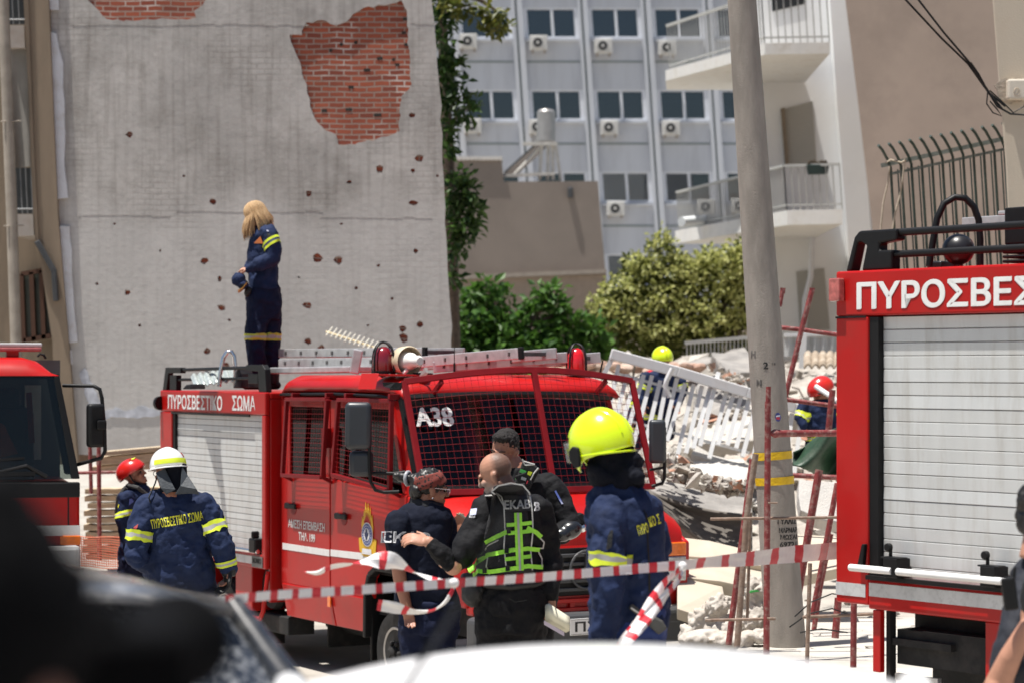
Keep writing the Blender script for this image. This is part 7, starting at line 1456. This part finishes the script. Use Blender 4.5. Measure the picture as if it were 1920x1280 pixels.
for nm, mat, pts in (('green_tab', M('green_tab', (.09, .50, .10), .6), ((976, 876), (987, 880), (984, 886), (974, 882))), ('lime_tab', HVB, ((990, 880), (998, 882), (994, 889), (988, 886))), ('green_tab', M('green_tab', (0, 0, 0)), ((968, 888), (973, 889), (970, 896), (966, 895)))):
    q = MB(); q.prism([P(x, y, d) + V((0, -.175, 0)) for x, y in pts], (0, .012, 0)); q.build(nm, mat, p6, wcoord=True)
for pts in ([(979, 858), (984, 869), (1002, 868)], [(1009, 874), (1000, 885), (990, 905)], [(1002, 868), (995, 866), (982, 862)]): q = MB(); q.tube([P(x, y, d) + V((0, -.17, 0)) for x, y in pts], .0055, 6); q.build('piping', PIPE, p6, wcoord=True)
rd_ = MB(); rd_.obox(P(981, 896, d) + V((0, -.20, 0)), (.036, 0, .012), (0, .02, 0), (-.018, 0, .036)); rd_.obox(P(984, 905, d) + V((0, -.20, 0)), (.03, 0, .012), (0, .018, 0), (-.008, 0, .02)); rdo_ = rd_.build('chest_radio', BLK, p6, wcoord=True, bevel=.006)
q = MB(); q.bar(P(977, 892, d) + V((0, -.224, 0)), P(986, 895, d) + V((0, -.224, 0)), .003, .018); q.build('radio_face', M('radio_grey', (.25, .26, .27), .4), rdo_, wcoord=True); q = MB(); q.bar(P(987, 903, d) + V((0, -.224, 0)), P(989, 897, d) + V((0, -.224, 0)), .003, .006); q.build('radio_light', M('red_print', (.5, .03, .05)), rdo_, wcoord=True)
q = MB(); q.prism([P(x, y, d) + V((0, -.3, 0)) for x, y in ((1043, 912), (1054, 910), (1057, 922), (1046, 925))], (0, .002, 0)); o = q.build('flag_patch', M('flag_blue', (0, 0, 0)), p6, wcoord=True); wrap(o, jk6, .005)
q = MB()
for k in range(3): q.bar(P(1048, 914 + k * 4, d) + V((0, -.31, 0)), P(1055, 912 + k * 4, d) + V((0, -.31, 0)), .001, .005)
o = q.build('flag_stripe', M('flag_pale', (0, 0, 0)), p6, wcoord=True); wrap(o, jk6, .007)
kn = MB(); kn.lathe(P(1091, 987, d) + V((0, -.1, 0)), (0, -1, 0), [(.022, 0), (.025, .02), (.012, .03)], 12); kn.build('helmet_lamp', CHROME, p6, wcoord=True, smooth=50)

# ---- woman standing on the fire engine roof
d = 24.5
p7 = person('blonde woman in navy fire service suit standing on the fire engine roof, holding a cap', d, 500, 2.64)
to = [(489, 424, 10, .05), (491, 430, 19, .08), (495, 440, 22, .13), (494, 465, 29, .14), (493, 490, 28, .135), (493, 515, 27, .13), (494, 540, 30, .14), (495, 556, 31, .14)]
a1 = [(507, 438, -.13, 17), (516, 463, -.17, 16), (514, 486, -.18, 14), (490, 497, -.2, 12), (470, 504, -.18, 9)]; a2 = [(485, 438, .12, 15), (480, 465, .14, 14), (476, 488, .12, 12), (466, 504, .0, 9)]
yF = 690 + (H - 2.64) * F / d
l1 = [(486, 560, -.06, 24), (481, 632, -.10, 19), (484, 690, -.06, 15)]; l2 = [(503, 560, .06, 24), (508, 632, .07, 17), (511, 690, .08, 14)]
hc = P(478, 404, d); hd_ = (-.80, -.10, -.48); hu = (-.48, 0, .87)
def fill(mb):
    head(mb, hc, hd_, hu, .95, .9); tor(mb, to, d, -.025); lim(mb, a1, d, -.015); lim(mb, a2, d, -.015); lim(mb, l1, d, -.035); lim(mb, l2, d, -.035); mb.tube([hc + V((.02, 0, -.05)), P(490, 432, d)], [.05, .055], 12)
    hand(mb, P(470, 504, d) + V((0, -.18, 0)), (-1, .1, -.2), (.2, -.3, 1), -1, .55, .9); hand(mb, P(466, 504, d), (-.8, -.4, -.3), (0, .3, 1), 1, .55, .9)
garment(p7, 'body', SKIN, fill, .0065, 0, .1, 2)
def fill(mb): tor(mb, to, d); lim(mb, a1, d); lim(mb, a2, d)
jk = garment(p7, 'jacket', NAVY, fill, .011, .022, .1)
def fill(mb): tor(mb, [(494, 532, 29, .135), (495, 555, 32, .145), (495, 580, 33, .15), (494, 600, 32, .14)], d); lim(mb, l1, d); lim(mb, l2, d)
tr7 = garment(p7, 'trousers', NAVYT, fill, .011, .02, .1)
boots(p7, [V((P(486, 0, d).x, d - .06, 2.64)), V((P(512, 0, d).x, d + .08, 2.64))], (-.95, -.2, 0))
BLOND = M('blonde_hair', (.52, .34, .17), .5, var=.32, scale=50, stretch=(9, 9, .7), bump=.4, bscale=90)
A = frame(hd_, hu); hm = MB(); c0 = hc + A @ V((0, -.018, .034)); hm.ell(c0, (.080, .100, .094), A); hr = random.Random(8)
for k in range(420):
    az = R(hr.uniform(20, 340)); sx, cx = math.sin(az), math.cos(az); pts = []; e_ = hr.uniform(1.0, 1.08)
    for ph in (hr.uniform(4, 20), 35, 55, 75, 92): pts.append(c0 + A @ V((.084 * sx * math.sin(R(ph)), .106 * cx * math.sin(R(ph)), .099 * math.cos(R(ph)))) * e_)
    Ln = hr.uniform(.10, .25) if cx > -.2 else hr.uniform(.12, .24); q = pts[-1]; out = A @ V((sx, cx, 0)); out.z = 0; tw = hr.uniform(-.02, .02)
    for t in (.35, .7, 1.0): pts.append(q + V((0, 0, -Ln * t)) + out * (.018 * math.sin(t * 2.6) + .012 * t) + V((tw * t + (.045 * t * t + .02 * t if out.x > .02 else -.004 * t), tw * t, 0)))
    r0 = hr.uniform(.004, .0085); hm.tube(pts, [r0 * .8] + [r0] * (len(pts) - 2) + [.0015], 5)
hm.build('hair', leafmat('blonde_hair', (.20, .10, .035), (.66, .45, .23), .15), p7, wcoord=True, smooth=60)
p_, ax_, r_ = alimb(a1, d, .82); band(p_, ax_ + V((.25, 0, .0)), .1, .075, jk, p7, mats=(HVB, M('navy_gap', (.05, .07, .12), .7)))
for lm in (l1, l2): p_, ax_, r_ = alimb(lm, d, 1.0); band(p_, V((0, 0, 1)), .12, .07, tr7, p7, mats=(M('dull_yellow_band', (.55, .55, .06), .6), REFL))
q = MB(); q.prism([P(x, y, d) + V((0, -.3, 0)) for x, y in ((502, 438), (514, 440), (513, 452), (502, 450))], (0, .002, 0)); o = q.build('arm_badge', LEATH, p7, wcoord=True); wrap(o, jk, .005)
q = MB(); q.prism([P(x, y, d) + V((0, -.3, 0)) for x, y in ((501, 429), (508, 430), (508, 434), (501, 433))], (0, .002, 0)); o = q.build('flag_patch', M('flag_pale', (0, 0, 0)), p7, wcoord=True); wrap(o, jk, .005)
q = MB(); q.prism([P(x, y, d) + V((0, -.25, 0)) for x, y in ((466, 454), (474, 450), (475, 458), (468, 461))], (0, .002, 0)); o = q.build('collar_badge', M('orange_badge', (.45, .13, .03), .6), p7, wcoord=True); wrap(o, jk, .005)
mb = MB(); mb.ell(P(468, 548, d) + V((0, -.17, 0)), (.035, .03, .055), Matrix.Rotation(.3, 3, 'Y')); o = mb.build('belt_pouch', LEATH, p7, wcoord=True, smooth=60)
cp = thing('cap', 'navy peaked cap with gold trim held by the woman on the roof', 'cap', P(447, 525, d - .2))
mb = MB(); mb.ell(P(447, 524, d - .18), (.072, .08, .075), Matrix.Rotation(.5, 3, 'Y')); mb.ell(P(455, 534, d - .18), (.06, .075, .05)); o = mb.build('crown', NAVY, cp, wcoord=True); mod_remesh(o, .008, 3, .01, .05)
mb = MB(); mb.grid(lambda u, v: P(446 + 16 * u, 543 - 12 * u * u + 5 * v - 2 * u, d - .2 + .16 * (v - .5)), 8, 4); o = mb.build('peak', M('gold_braid', (.45, .25, .05), .5, var=.3, scale=80), cp, wcoord=True); o.modifiers.new('t', 'SOLIDIFY').thickness = .008

# ---- firefighters in the rubble
def far_ff(label, d, x, yh, ybase, hmat, fwd, bend, zf):
    pr = thing('person', label, 'person', (P(x, 0, d).x, d, zf)); s = F / d
    k = ybase - yh; to = [(x + bend, yh + .12 * k, .06 * s, .06), (x + bend * .8, yh + .2 * k, .2 * s, .11), (x + bend * .4, yh + .45 * k, .2 * s, .13), (x, yh + .62 * k, .19 * s, .13)]
    a1 = [(x + bend - .2 * s, yh + .24 * k, -.05, .07 * s), (x + bend - .25 * s, yh + .42 * k, -.1, .06 * s), (x - .22 * s, yh + .58 * k, -.15, .05 * s)]; a2 = [(x + bend + .2 * s, yh + .24 * k, .05, .07 * s), (x + bend + .26 * s, yh + .42 * k, .0, .06 * s), (x + .2 * s, yh + .58 * k, -.1, .05 * s)]
    ls = [[(x - .1 * s, yh + .62 * k, 0, .09 * s), (x - .11 * s, yh + .8 * k, 0, .075 * s), (x - .11 * s, ybase, 0, .06 * s)], [(x + .1 * s, yh + .62 * k, 0, .09 * s), (x + .11 * s, yh + .8 * k, 0, .075 * s), (x + .11 * s, ybase, 0, .06 * s)]]
    hc = P(x + bend * 1.1, yh + .02 * k, d)
    def fb(mb):
        head(mb, hc, fwd); tor(mb, to, d, -.045)
        for l in (a1, a2, *ls): lim(mb, l, d, -.02)
        for l, t in ((a1, 1), (a2, -1)): hand(mb, P(l[-1][0], l[-1][1], d) + V((0, l[-1][2], 0)), (0, -.2, -1), (0, 1, 0), t, .4)
    garment(pr, 'body', SKIN2, fb, .009, 0, .1, 2)
    def fj(mb): tor(mb, to, d); lim(mb, a1, d); lim(mb, a2, d)
    j = garment(pr, 'jacket', NAVY, fj, .015, .02, .1)
    def ft(mb): tor(mb, [(x, yh + .58 * k, .18 * s, .12), (x, yh + .66 * k, .18 * s, .13)], d); [lim(mb, l, d) for l in ls]
    t_ = garment(pr, 'trousers', NAVYT, ft, .016, .02)
    A = frame(fwd, (0, 0, 1)); dome('helmet', hmat, hc + A @ V((0, -.01, .03)), A, (.12, .15, .13), lambda a: 95 + a * .1, pr, .008, 28, 10, .03)
    for l, tg, w_ in ((a1, j, .11), (a2, j, .11), (ls[0], t_, .12)): p_, ax_, r_ = alimb(l, d, .8); band(p_, ax_, w_, .06, tg, pr)
    bm = MB(); bm.tube([P(x - .05 * s, yh + .04 * k, d - .12), P(x + .05 * s, yh + .04 * k, d - .12)], .012, 5); bm.build('goggles', BLK, pr, wcoord=True)
far_ff('firefighter in yellow helmet working in the rubble behind the fallen white railing', 29.3, 1238, 672, 815, HVY, (.3, -.9, -.2), 4, .55)
far_ff('second firefighter in the rubble whose navy suit shows behind the bars of the railing', 30.5, 1214, 716, 835, HRED, (-.3, .9, -.5), 6, .5)
far_ff('crouching firefighter in red helmet in the rubble beside the right fire engine', 26.0, 1542, 732, 850, HRED, (-.85, -.3, -.5), -2, .7)
tag(MB().tube([P(1530, 724, 25.6), P(1572, 752, 25.3)], .028, 8).build('tool_shaft', WMET, smooth=50), 'white tool shaft held in front of the crouching red helmet', 'tool')

# ---- officer at the right edge
d = 10.0
p8 = person('police officer in black at the right edge raising a radio, cut by the picture', d, 1990)
to = [(1975, 1030, 26, .06), (1978, 1048, 60, .1), (1985, 1075, 88, .13), (1990, 1130, 92, .14), (1992, 1200, 86, .14), (1994, 1280, 84, .14), (1995, 1330, 88, .15)]
a1 = [(1918, 1105, -.05, 36), (1890, 1180, -.16, 38), (1872, 1245, -.22, 33)]; a1f = [(1872, 1240, -.22, 25), (1845, 1272, -.26, 25), (1866, 1215, -.30, 21), (1893, 1158, -.33, 15)]; a2 = [(2060, 1105, 0, 36), (2082, 1190, 0, 32), (2085, 1290, -.1, 26)]
l1, f1 = legs_to(1960, d, 1340, 50); l2, f2 = legs_to(2030, d, 1340, 50)
hc = P(1957, 958, d); hd_ = (.75, .6, -.1)
def fill(mb):
    head(mb, hc, hd_); tor(mb, to, d, -.045); lim(mb, a1[:2] + a1f[:1], d, -.012); lim(mb, a1f, d); lim(mb, a2, d, -.015); lim(mb, l1, d, -.035); lim(mb, l2, d, -.035)
    hand(mb, P(1893, 1158, d) + V((0, -.33, 0)), (.1, 0, 1), (-.8, -.5, 0), 1, .8); hand(mb, P(2085, 1290, d) + V((0, -.1, 0)), (0, 0, -1), (0, 1, 0), -1, .5)
garment(p8, 'body', SKIN, fill, .007, 0, .1, 2)
def fill(mb): tor(mb, to, d); lim(mb, a1, d); lim(mb, a2[:2], d)
jk = garment(p8, 'shirt', M('police_black', (.010, .012, .020), .8, var=.2, bump=.3, bscale=30), fill, .011, .02, .1)
def fill(mb): tor(mb, [(1994, 1300, 84, .14), (1995, 1350, 86, .15)], d); lim(mb, l1, d); lim(mb, l2, d)
garment(p8, 'trousers', BLKC, fill, .014, .02); boots(p8, [f1, f2], (.7, .7, 0))
A = frame(hd_, (0, 0, 1))
def fill(mb): mb.ell(hc + A @ V((0, -.03, .04)), (.088, .10, .09), A); mb.ell(hc + A @ V((.05, -.04, -.03)), (.04, .06, .07), A); mb.ell(hc + A @ V((-.05, -.04, -.03)), (.04, .06, .07), A); mb.ell(hc + A @ V((0, -.075, -.04)), (.07, .04, .07), A)
garment(p8, 'hair', M('dark_hair', (0, 0, 0)), fill, .008, .01, .02, 1)
def fill(mb): hand(mb, P(1896, 1130, d) + V((0, -.33, 0)), (.1, 0, 1), (-.8, -.5, 0), 1, .8, 1.25)
garment(p8, 'glove', LEATH, fill, .007, .004, .04)
rd_ = thing('hand_radio', 'black two-way radio with stub aerial in the gloved hand of the police officer', 'radio', P(1892, 1110, d - .36))
mb = MB(); mb.obox(P(1893, 1112, d - .37), (.028, 0, .004), (0, .016, 0), (-.008, 0, .065)); mb.build('casing', BLK, rd_, wcoord=True, bevel=.008); mb = MB(); mb.tube([P(1900, 1090, d - .37), P(1903, 1062, d - .37)], [.008, .006], 8); mb.build('stub_aerial', BLK, rd_, wcoord=True)
q = MB(); q.tube([P(1890 + 13 * math.cos(a * .52), 1178 + 21 * math.sin(a * .52), d) + V((0, -.4, 0)) for a in range(12)], .006, 5, True); q.tube([P(1886, 1170, d) + V((0, -.4, 0)), P(1893, 1184, d) + V((0, -.4, 0))], .012, 6); o = q.build('arm_emblem', M('olive_print', (.17, .165, .09), .7), p8, wcoord=True); wrap(o, jk, .003)

# ---- photographer in the left foreground, far out of focus
d = 1.45
p9 = thing('person', 'photographer in black close to the lens at the lower left, out of focus', 'person', (-.42, d, .9))
hcx = V((-.338, d, 2.655)); DKB = M('matt_black', (.003, .003, .0035), .9, spec=.1); hd_ = (.35, .93, -.05)
def fill(mb):
    head(mb, hcx, hd_); mb.loft([[V((-.42 + a * math.cos(k * .3142), d + .0 + b_ * math.sin(k * .3142), z)) for k in range(20)] for a, b_, z in ((.07, .07, 2.42), (.17, .1, 2.38), (.21, .12, 2.32), (.21, .13, 2.1), (.18, .12, 1.9), (.19, .13, 1.7))])
    for sx in (-1, 1): mb.tube([V((-.42 + sx * .1, d, 1.75)), V((-.42 + sx * .1, d, 1.3)), V((-.42 + sx * .1, d, .98))], [.09, .06, .045], 12)
    mb.tube([V((-.23, d, 2.30)), V((-.17, d + .1, 2.12)), V((-.13, d + .2, 2.38))], [.05, .045, .03], 12); mb.tube([V((-.61, d, 2.3)), V((-.62, d + .05, 2.05)), V((-.35, d + .25, 2.3))], [.05, .045, .03], 12)
    hand(mb, V((-.13, d + .2, 2.38)), (.1, .2, 1), (-.8, -.3, 0), 1, .7); hand(mb, V((-.35, d + .25, 2.3)), (.6, .3, .6), (0, .3, 1), -1, .7)
garment(p9, 'body', SKIN2, fill, .007, 0, .1, 2)
def fill(mb):
    mb.loft([[V((-.42 + a * math.cos(k * .3142), d + b_ * math.sin(k * .3142), z)) for k in range(20)] for a, b_, z in ((.09, .09, 2.46), (.18, .12, 2.40), (.23, .14, 2.33), (.23, .15, 2.1), (.2, .14, 1.9), (.2, .14, 1.72))])
    mb.tube([V((-.23, d, 2.30)), V((-.17, d + .1, 2.12)), V((-.13, d + .19, 2.36))], [.065, .06, .045], 12); mb.tube([V((-.61, d, 2.3)), V((-.62, d + .05, 2.05)), V((-.35, d + .24, 2.28))], [.065, .06, .045], 12)
garment(p9, 'jacket', DKB, fill, .012, .015)
def fill(mb):
    for sx in (-1, 1): mb.tube([V((-.42 + sx * .1, d, 1.78)), V((-.42 + sx * .1, d, 1.3)), V((-.42 + sx * .1, d, 1.0))], [.105, .075, .06], 12)
    mb.ell((-.42, d, 1.74), (.19, .14, .1))
garment(p9, 'trousers', DKB, fill, .014, .015); boots(p9, [V((-.52, d, .9)), V((-.32, d, .9))], (.3, .95, 0))
A = frame(hd_, (0, 0, 1))
def fill(mb): mb.ell(hcx + A @ V((0, -.02, .045)), (.092, .112, .10), A); mb.ell(hcx + A @ V((0, -.07, -.04)), (.085, .06, .09), A)
garment(p9, 'hair', DKB, fill, .009, .01, .03, 1)
cm = thing('camera', 'black press camera with lens raised by the photographer, out of focus', 'camera', (-.297, d + .18, 2.45))
mb = MB(); mb.obox((-.285, d + .2, 2.640), (.060, .02, 0), (-.012, .035, 0), (0, 0, .034)); mb.obox((-.297, d + .2, 2.676), (.028, .01, 0), (-.01, .03, 0), (0, 0, .016)); mb.build('camera_body', DKB, cm, wcoord=True, bevel=.01)
MB().lathe((-.285, d + .23, 2.634), (.2, 1, .05), [(.04, 0), (.042, .06), (.036, .07), (.036, .13), (.043, .14), (.043, .17)], 20).build('lens', DKB, cm, wcoord=True, smooth=40)

# ================================================================== cars in the foreground
def carbody(name, label, loc, rz, L_, W_, Hh, paint, greenhouse, rear=True, dust=None, rw=.74):
    """x forward, origin on the ground under the middle; greenhouse = (rear base x, rear top x, front top x, front base x)"""
    t = thing(name, label, 'car', loc, rz); hw = W_ / 2; rb, rtp, ft, fb = greenhouse; zb = Hh * .62
    def ring(x, w_, z0, z1, e=.35, n=28):
        r_ = []
        for k in range(n):
            a = 2 * math.pi * k / n; cx, sz = math.cos(a), math.sin(a); r_.append(V((x, w_ * math.copysign(abs(cx) ** e, cx), (z0 + z1) / 2 + (z1 - z0) / 2 * math.copysign(abs(sz) ** e, sz))))
        return r_
    mb = MB(); mb.loft([ring(x, hw * k, .22 + a, b_) for x, k, a, b_ in ((-L_ / 2, .82, .2, zb * .9), (-L_ / 2 + .06, .93, .1, zb * .98), (-L_ / 2 + .35, .99, 0, zb), (-.6, 1, 0, zb), (.5, 1, 0, zb), (fb - .1, .99, 0, zb), (fb + .25, .98, 0, zb * .96), (L_ / 2 - .3, .95, .02, zb * .84), (L_ / 2 - .06, .86, .08, zb * .72), (L_ / 2, .74, .16, zb * .6))]); t_b = mb.build('body', paint, t, smooth=50)
    def gh(u, v):   # roof surface: u along, v across
        x = rtp + (ft - rtp) * u; a = v * 2 - 1; w_ = hw * rw; return V((x, w_ * a, Hh - .022 * (2 * u - 1) ** 2 - .08 * abs(a) ** 2.2))
    mb = MB(); mb.grid(gh, 20, 16); rf_ = mb.build('roof', dust or paint, t, smooth=60); sm = rf_.modifiers.new('t', 'SOLIDIFY'); sm.thickness = .03; sm.offset = -1
    def edge(u, s): p = gh(u, (s + 1) / 2); return p
    gl = M('car_glass_dust_reflect', (.03, .035, .045), .12, var=.3, coat=1, dirt=(.50, .51, .52), dscale=34, damt=.8)  # pale dirt colour carries both dust and bright reflections on the glass
    mb = MB(); mb.grid(lambda u, v: gh(0, u * .96 + .02).lerp(V((rb, hw * .86 * (2 * u - 1), zb - .02)), v) + V((-.05 * math.sin(math.pi * u) - .035 * math.sin(math.pi * v), 0, 0)), 12, 10); mb.build('rear_window', gl, t, smooth=60)
    mb = MB(); mb.grid(lambda u, v: gh(1, u).lerp(V((fb, hw * .86 * (2 * u - 1), zb - .02)), v) + V((.06 * math.sin(math.pi * u), 0, 0)), 12, 6); mb.build('windscreen', gl, t, smooth=60)
    for s in (-1, 1):
        mb = MB(); mb.grid(lambda u, v: edge(u, s).lerp(V((rb + .12 + (fb - rb - .3) * u, s * hw * .93, zb - .03)), v), 14, 5); mb.build('side_window', gl, t, smooth=60)
        mb = MB(); mb.tube([edge(0, s) + V((-.01, 0, -.01)), edge(0, s).lerp(V((rb, s * hw * .89, zb - .02)), .5) + V((-.03, 0, 0)), V((rb, s * hw * .9, zb - .02))], [.035, .05, .06], 10); mb.build('rear_pillar', paint, t, smooth=60); mb = MB(); mb.tube([edge(1, s), V((fb, s * hw * .9, zb - .02))], [.03, .04], 8); mb.build('pillar', paint, t, smooth=60)
        mb = MB(); mb.box(-L_ / 2 - .0, -L_ / 2 + .22, s * hw * .95 - .1, s * hw * .95 + .045, zb * .75, zb * 1.12); mb.build('tail_light', REDL, t, bevel=.03, segs=3, smooth=40)
        for x in (-L_ / 2 + .75, L_ / 2 - .85):
            mb = MB(); mb.lathe((x, s * (hw - .2), .32), (0, s, 0), [(.2, 0), (.3, 0), (.32, .03), (.32, .18), (.3, .205), (.2, .19), (.0, .2)], 28); mb.build('wheel', RUB, t, smooth=40)
    return t, gh
DPAINT = M('dark_car_paint', (.022, .024, .028), .25, var=.2, coat=1, dirt=(.28, .27, .25), dscale=22, damt=.30)
DROOF = M('dusty_dark_roof', (.16, .16, .165), .3, var=.2, coat=1, dirt=(.55, .53, .50), dscale=18, damt=.95)
cd, gh = carbody('parked_car', 'dark dusty hatchback at the lower left, partly hidden by the photographer', (-2.05, 7.2, .88), R(122), 4.2, 1.78, 1.46, DPAINT, (-1.9, -1.42, .55, 1.35), dust=DROOF)
mb = MB(); mb.grid(lambda u, v: gh(0, .04 + .92 * u) + V((-.02 - .17 * v * (1 - .3 * (2 * u - 1) ** 2), 0, .012 - .03 * v)), 14, 4); sp_ = mb.build('rear_spoiler', DROOF, cd, smooth=60); sp_.modifiers.new('t', 'SOLIDIFY').thickness = .02
mb = MB(); mb.bar((-2.07, -.3, .95), (-1.82, .3, 1.10), .02, .02); mb.build('rear_wiper', BLK, cd)
WPAINT2 = M('white_car_paint', (.84, .84, .84), .5, var=.01, coat=.25)
cw_, gh2 = carbody('parked_car', 'white car whose roof fills the bottom of the picture', (.165, 3.75, .90), R(90), 4.3, 1.68, 1.468, WPAINT2, (-1.95, -1.05, .68, 1.4), rw=.68)
mb = MB(); q0 = V((-.25, .36, 1.42)); mb.tube([q0, q0 + V((.05, -.10, .16)), q0 + V((.10, -.19, .31))], [.006, .004, .003], 6); mb.lathe(q0 - V((0, 0, .02)), (0, 0, 1), [(.03, 0), (.02, .03), (.008, .05)], 10); mb.build('roof_aerial', BLK, cw_)

# ================================================================== barrier tape
TW = M('tape_white', (.80, .79, .78), .45, var=.04, scale=20); TRD = M('tape_red', (.62, .03, .045), .45, var=.1, scale=20)
def tape(mb, pts, widths, rep, red, tw=.3, phase=0, fold=.22):
    """ribbon through 3-D points; red blocks repeat along its length"""
    dense = []; ws_ = []
    for i in range(len(pts) - 1):
        p0, p1, p2, p3 = pts[max(i - 1, 0)], pts[i], pts[i + 1], pts[min(i + 2, len(pts) - 1)]; n = max(4, int((p2 - p1).length / .012))
        for k in range(n):
            t = k / n; dense.append(.5 * ((2 * p1) + (p2 - p0) * t + (2 * p0 - 5 * p1 + 4 * p2 - p3) * t * t + (3 * p1 - p0 - 3 * p2 + p3) * t ** 3)); ws_.append(widths[i] + (widths[i + 1] - widths[i]) * t)
    dense.append(pts[-1]); ws_.append(widths[-1]); s = phase; rows = []
    for i, p in enumerate(dense):
        t = (dense[min(i + 1, len(dense) - 1)] - dense[max(i - 1, 0)]).normalized(); n1 = V((-t.z, 0, t.x)).normalized(); n2 = t.cross(n1); th = tw * noise.noise(V((i * .022, phase * 9, 1.7))) * 2.2; sd = (n1 * math.cos(th) + n2 * math.sin(th)) * ws_[i] / 2; dp = (n2 * math.cos(th) - n1 * math.sin(th)) * ws_[i]
        rows.append([p + sd * (k / 3 - 1) + dp * fold * noise.noise(V((i * .05, k * .8, phase * 5))) for k in range(7)])
    for i in range(len(rows) - 1):
        s += (dense[i + 1] - dense[i]).length; mb.cur = 1 if (s % rep) < red else 0
        mb.loft([rows[i], rows[i + 1]], caps=False, closed=False)
bt1 = thing('barrier_tape', 'long red and white barrier tape stretched across in front of the group', 'tape', P(1000, 1080, 11))
def L3(x, y): return P(x, y, 8.9 + 2.2 * (x - 370) / 913 if x < 1283 else 11.1 + 3.7 * (x - 1283) / 300)
mb = MB(); tape(mb, [L3(300, 1134), L3(370, 1129), L3(500, 1116), L3(700, 1103), L3(850, 1092), L3(1000, 1082), L3(1150, 1069), L3(1284, 1058)], [.033, .034, .036, .037, .038, .039, .042, .046], .122, .046, .12, 0, .07)
o = mb.build('stretched_tape', [TW, TRD], bt1, wcoord=True, smooth=60)
mb = MB(); tape(mb, [L3(1283, 1058), L3(1340, 1052), L3(1400, 1047), L3(1500, 1037), L3(1600, 1029)], [.046, .055, .075, .10, .11], .60, .19, .1, .3, .06); mb.build('stretched_tape', [TW, TRD], bt1, wcoord=True, smooth=60)
MB().ell(L3(852, 1091) + V((0, -.02, 0)), (.02, .016, .02)).build('knot', TW, bt1, wcoord=True, smooth=60); MB().ell(L3(1280, 1060) + V((0, -.02, 0)), (.02, .016, .022)).build('knot', TW, bt1, wcoord=True, smooth=60)
d = 11.1
for lab, pts, wd_ in (('loose_end', [(850, 1092), (810, 1083), (770, 1068), (735, 1052), (700, 1049), (660, 1057), (620, 1062), (595, 1072), (570, 1070)], [.02, .045, .06, .085, .08, .065, .06, .065, .015]), ('loose_end', [(853, 1094), (846, 1112), (834, 1130), (812, 1143), (780, 1145), (745, 1138), (708, 1133)], [.02, .04, .055, .05, .05, .065, .05])):
    mb = MB(); tape(mb, [P(x, y, d - .02 * i) for i, (x, y) in enumerate(pts)], wd_, .128, .034, 1.5, .05 + .3 * (wd_[-1] > .03), .3); mb.build(lab, [TW, TRD], bt1, wcoord=True, smooth=60)
d = 11.0
for pts in ([(1274, 1066), (1248, 1092), (1225, 1125), (1200, 1165), (1165, 1206), (1130, 1250)], [(1280, 1066), (1268, 1090), (1245, 1118), (1215, 1155), (1180, 1196), (1140, 1250)]):
    mb = MB(); tape(mb, [P(x, y, d - .12 * i - (.02 if pts[0][0] == 1280 else 0)) for i, (x, y) in enumerate(pts)], [.03, .045, .055, .05, .05, .05], .13, .045, 1.1, pts[1][0] * .01); mb.build('loose_end', [TW, TRD], bt1, wcoord=True, smooth=60)
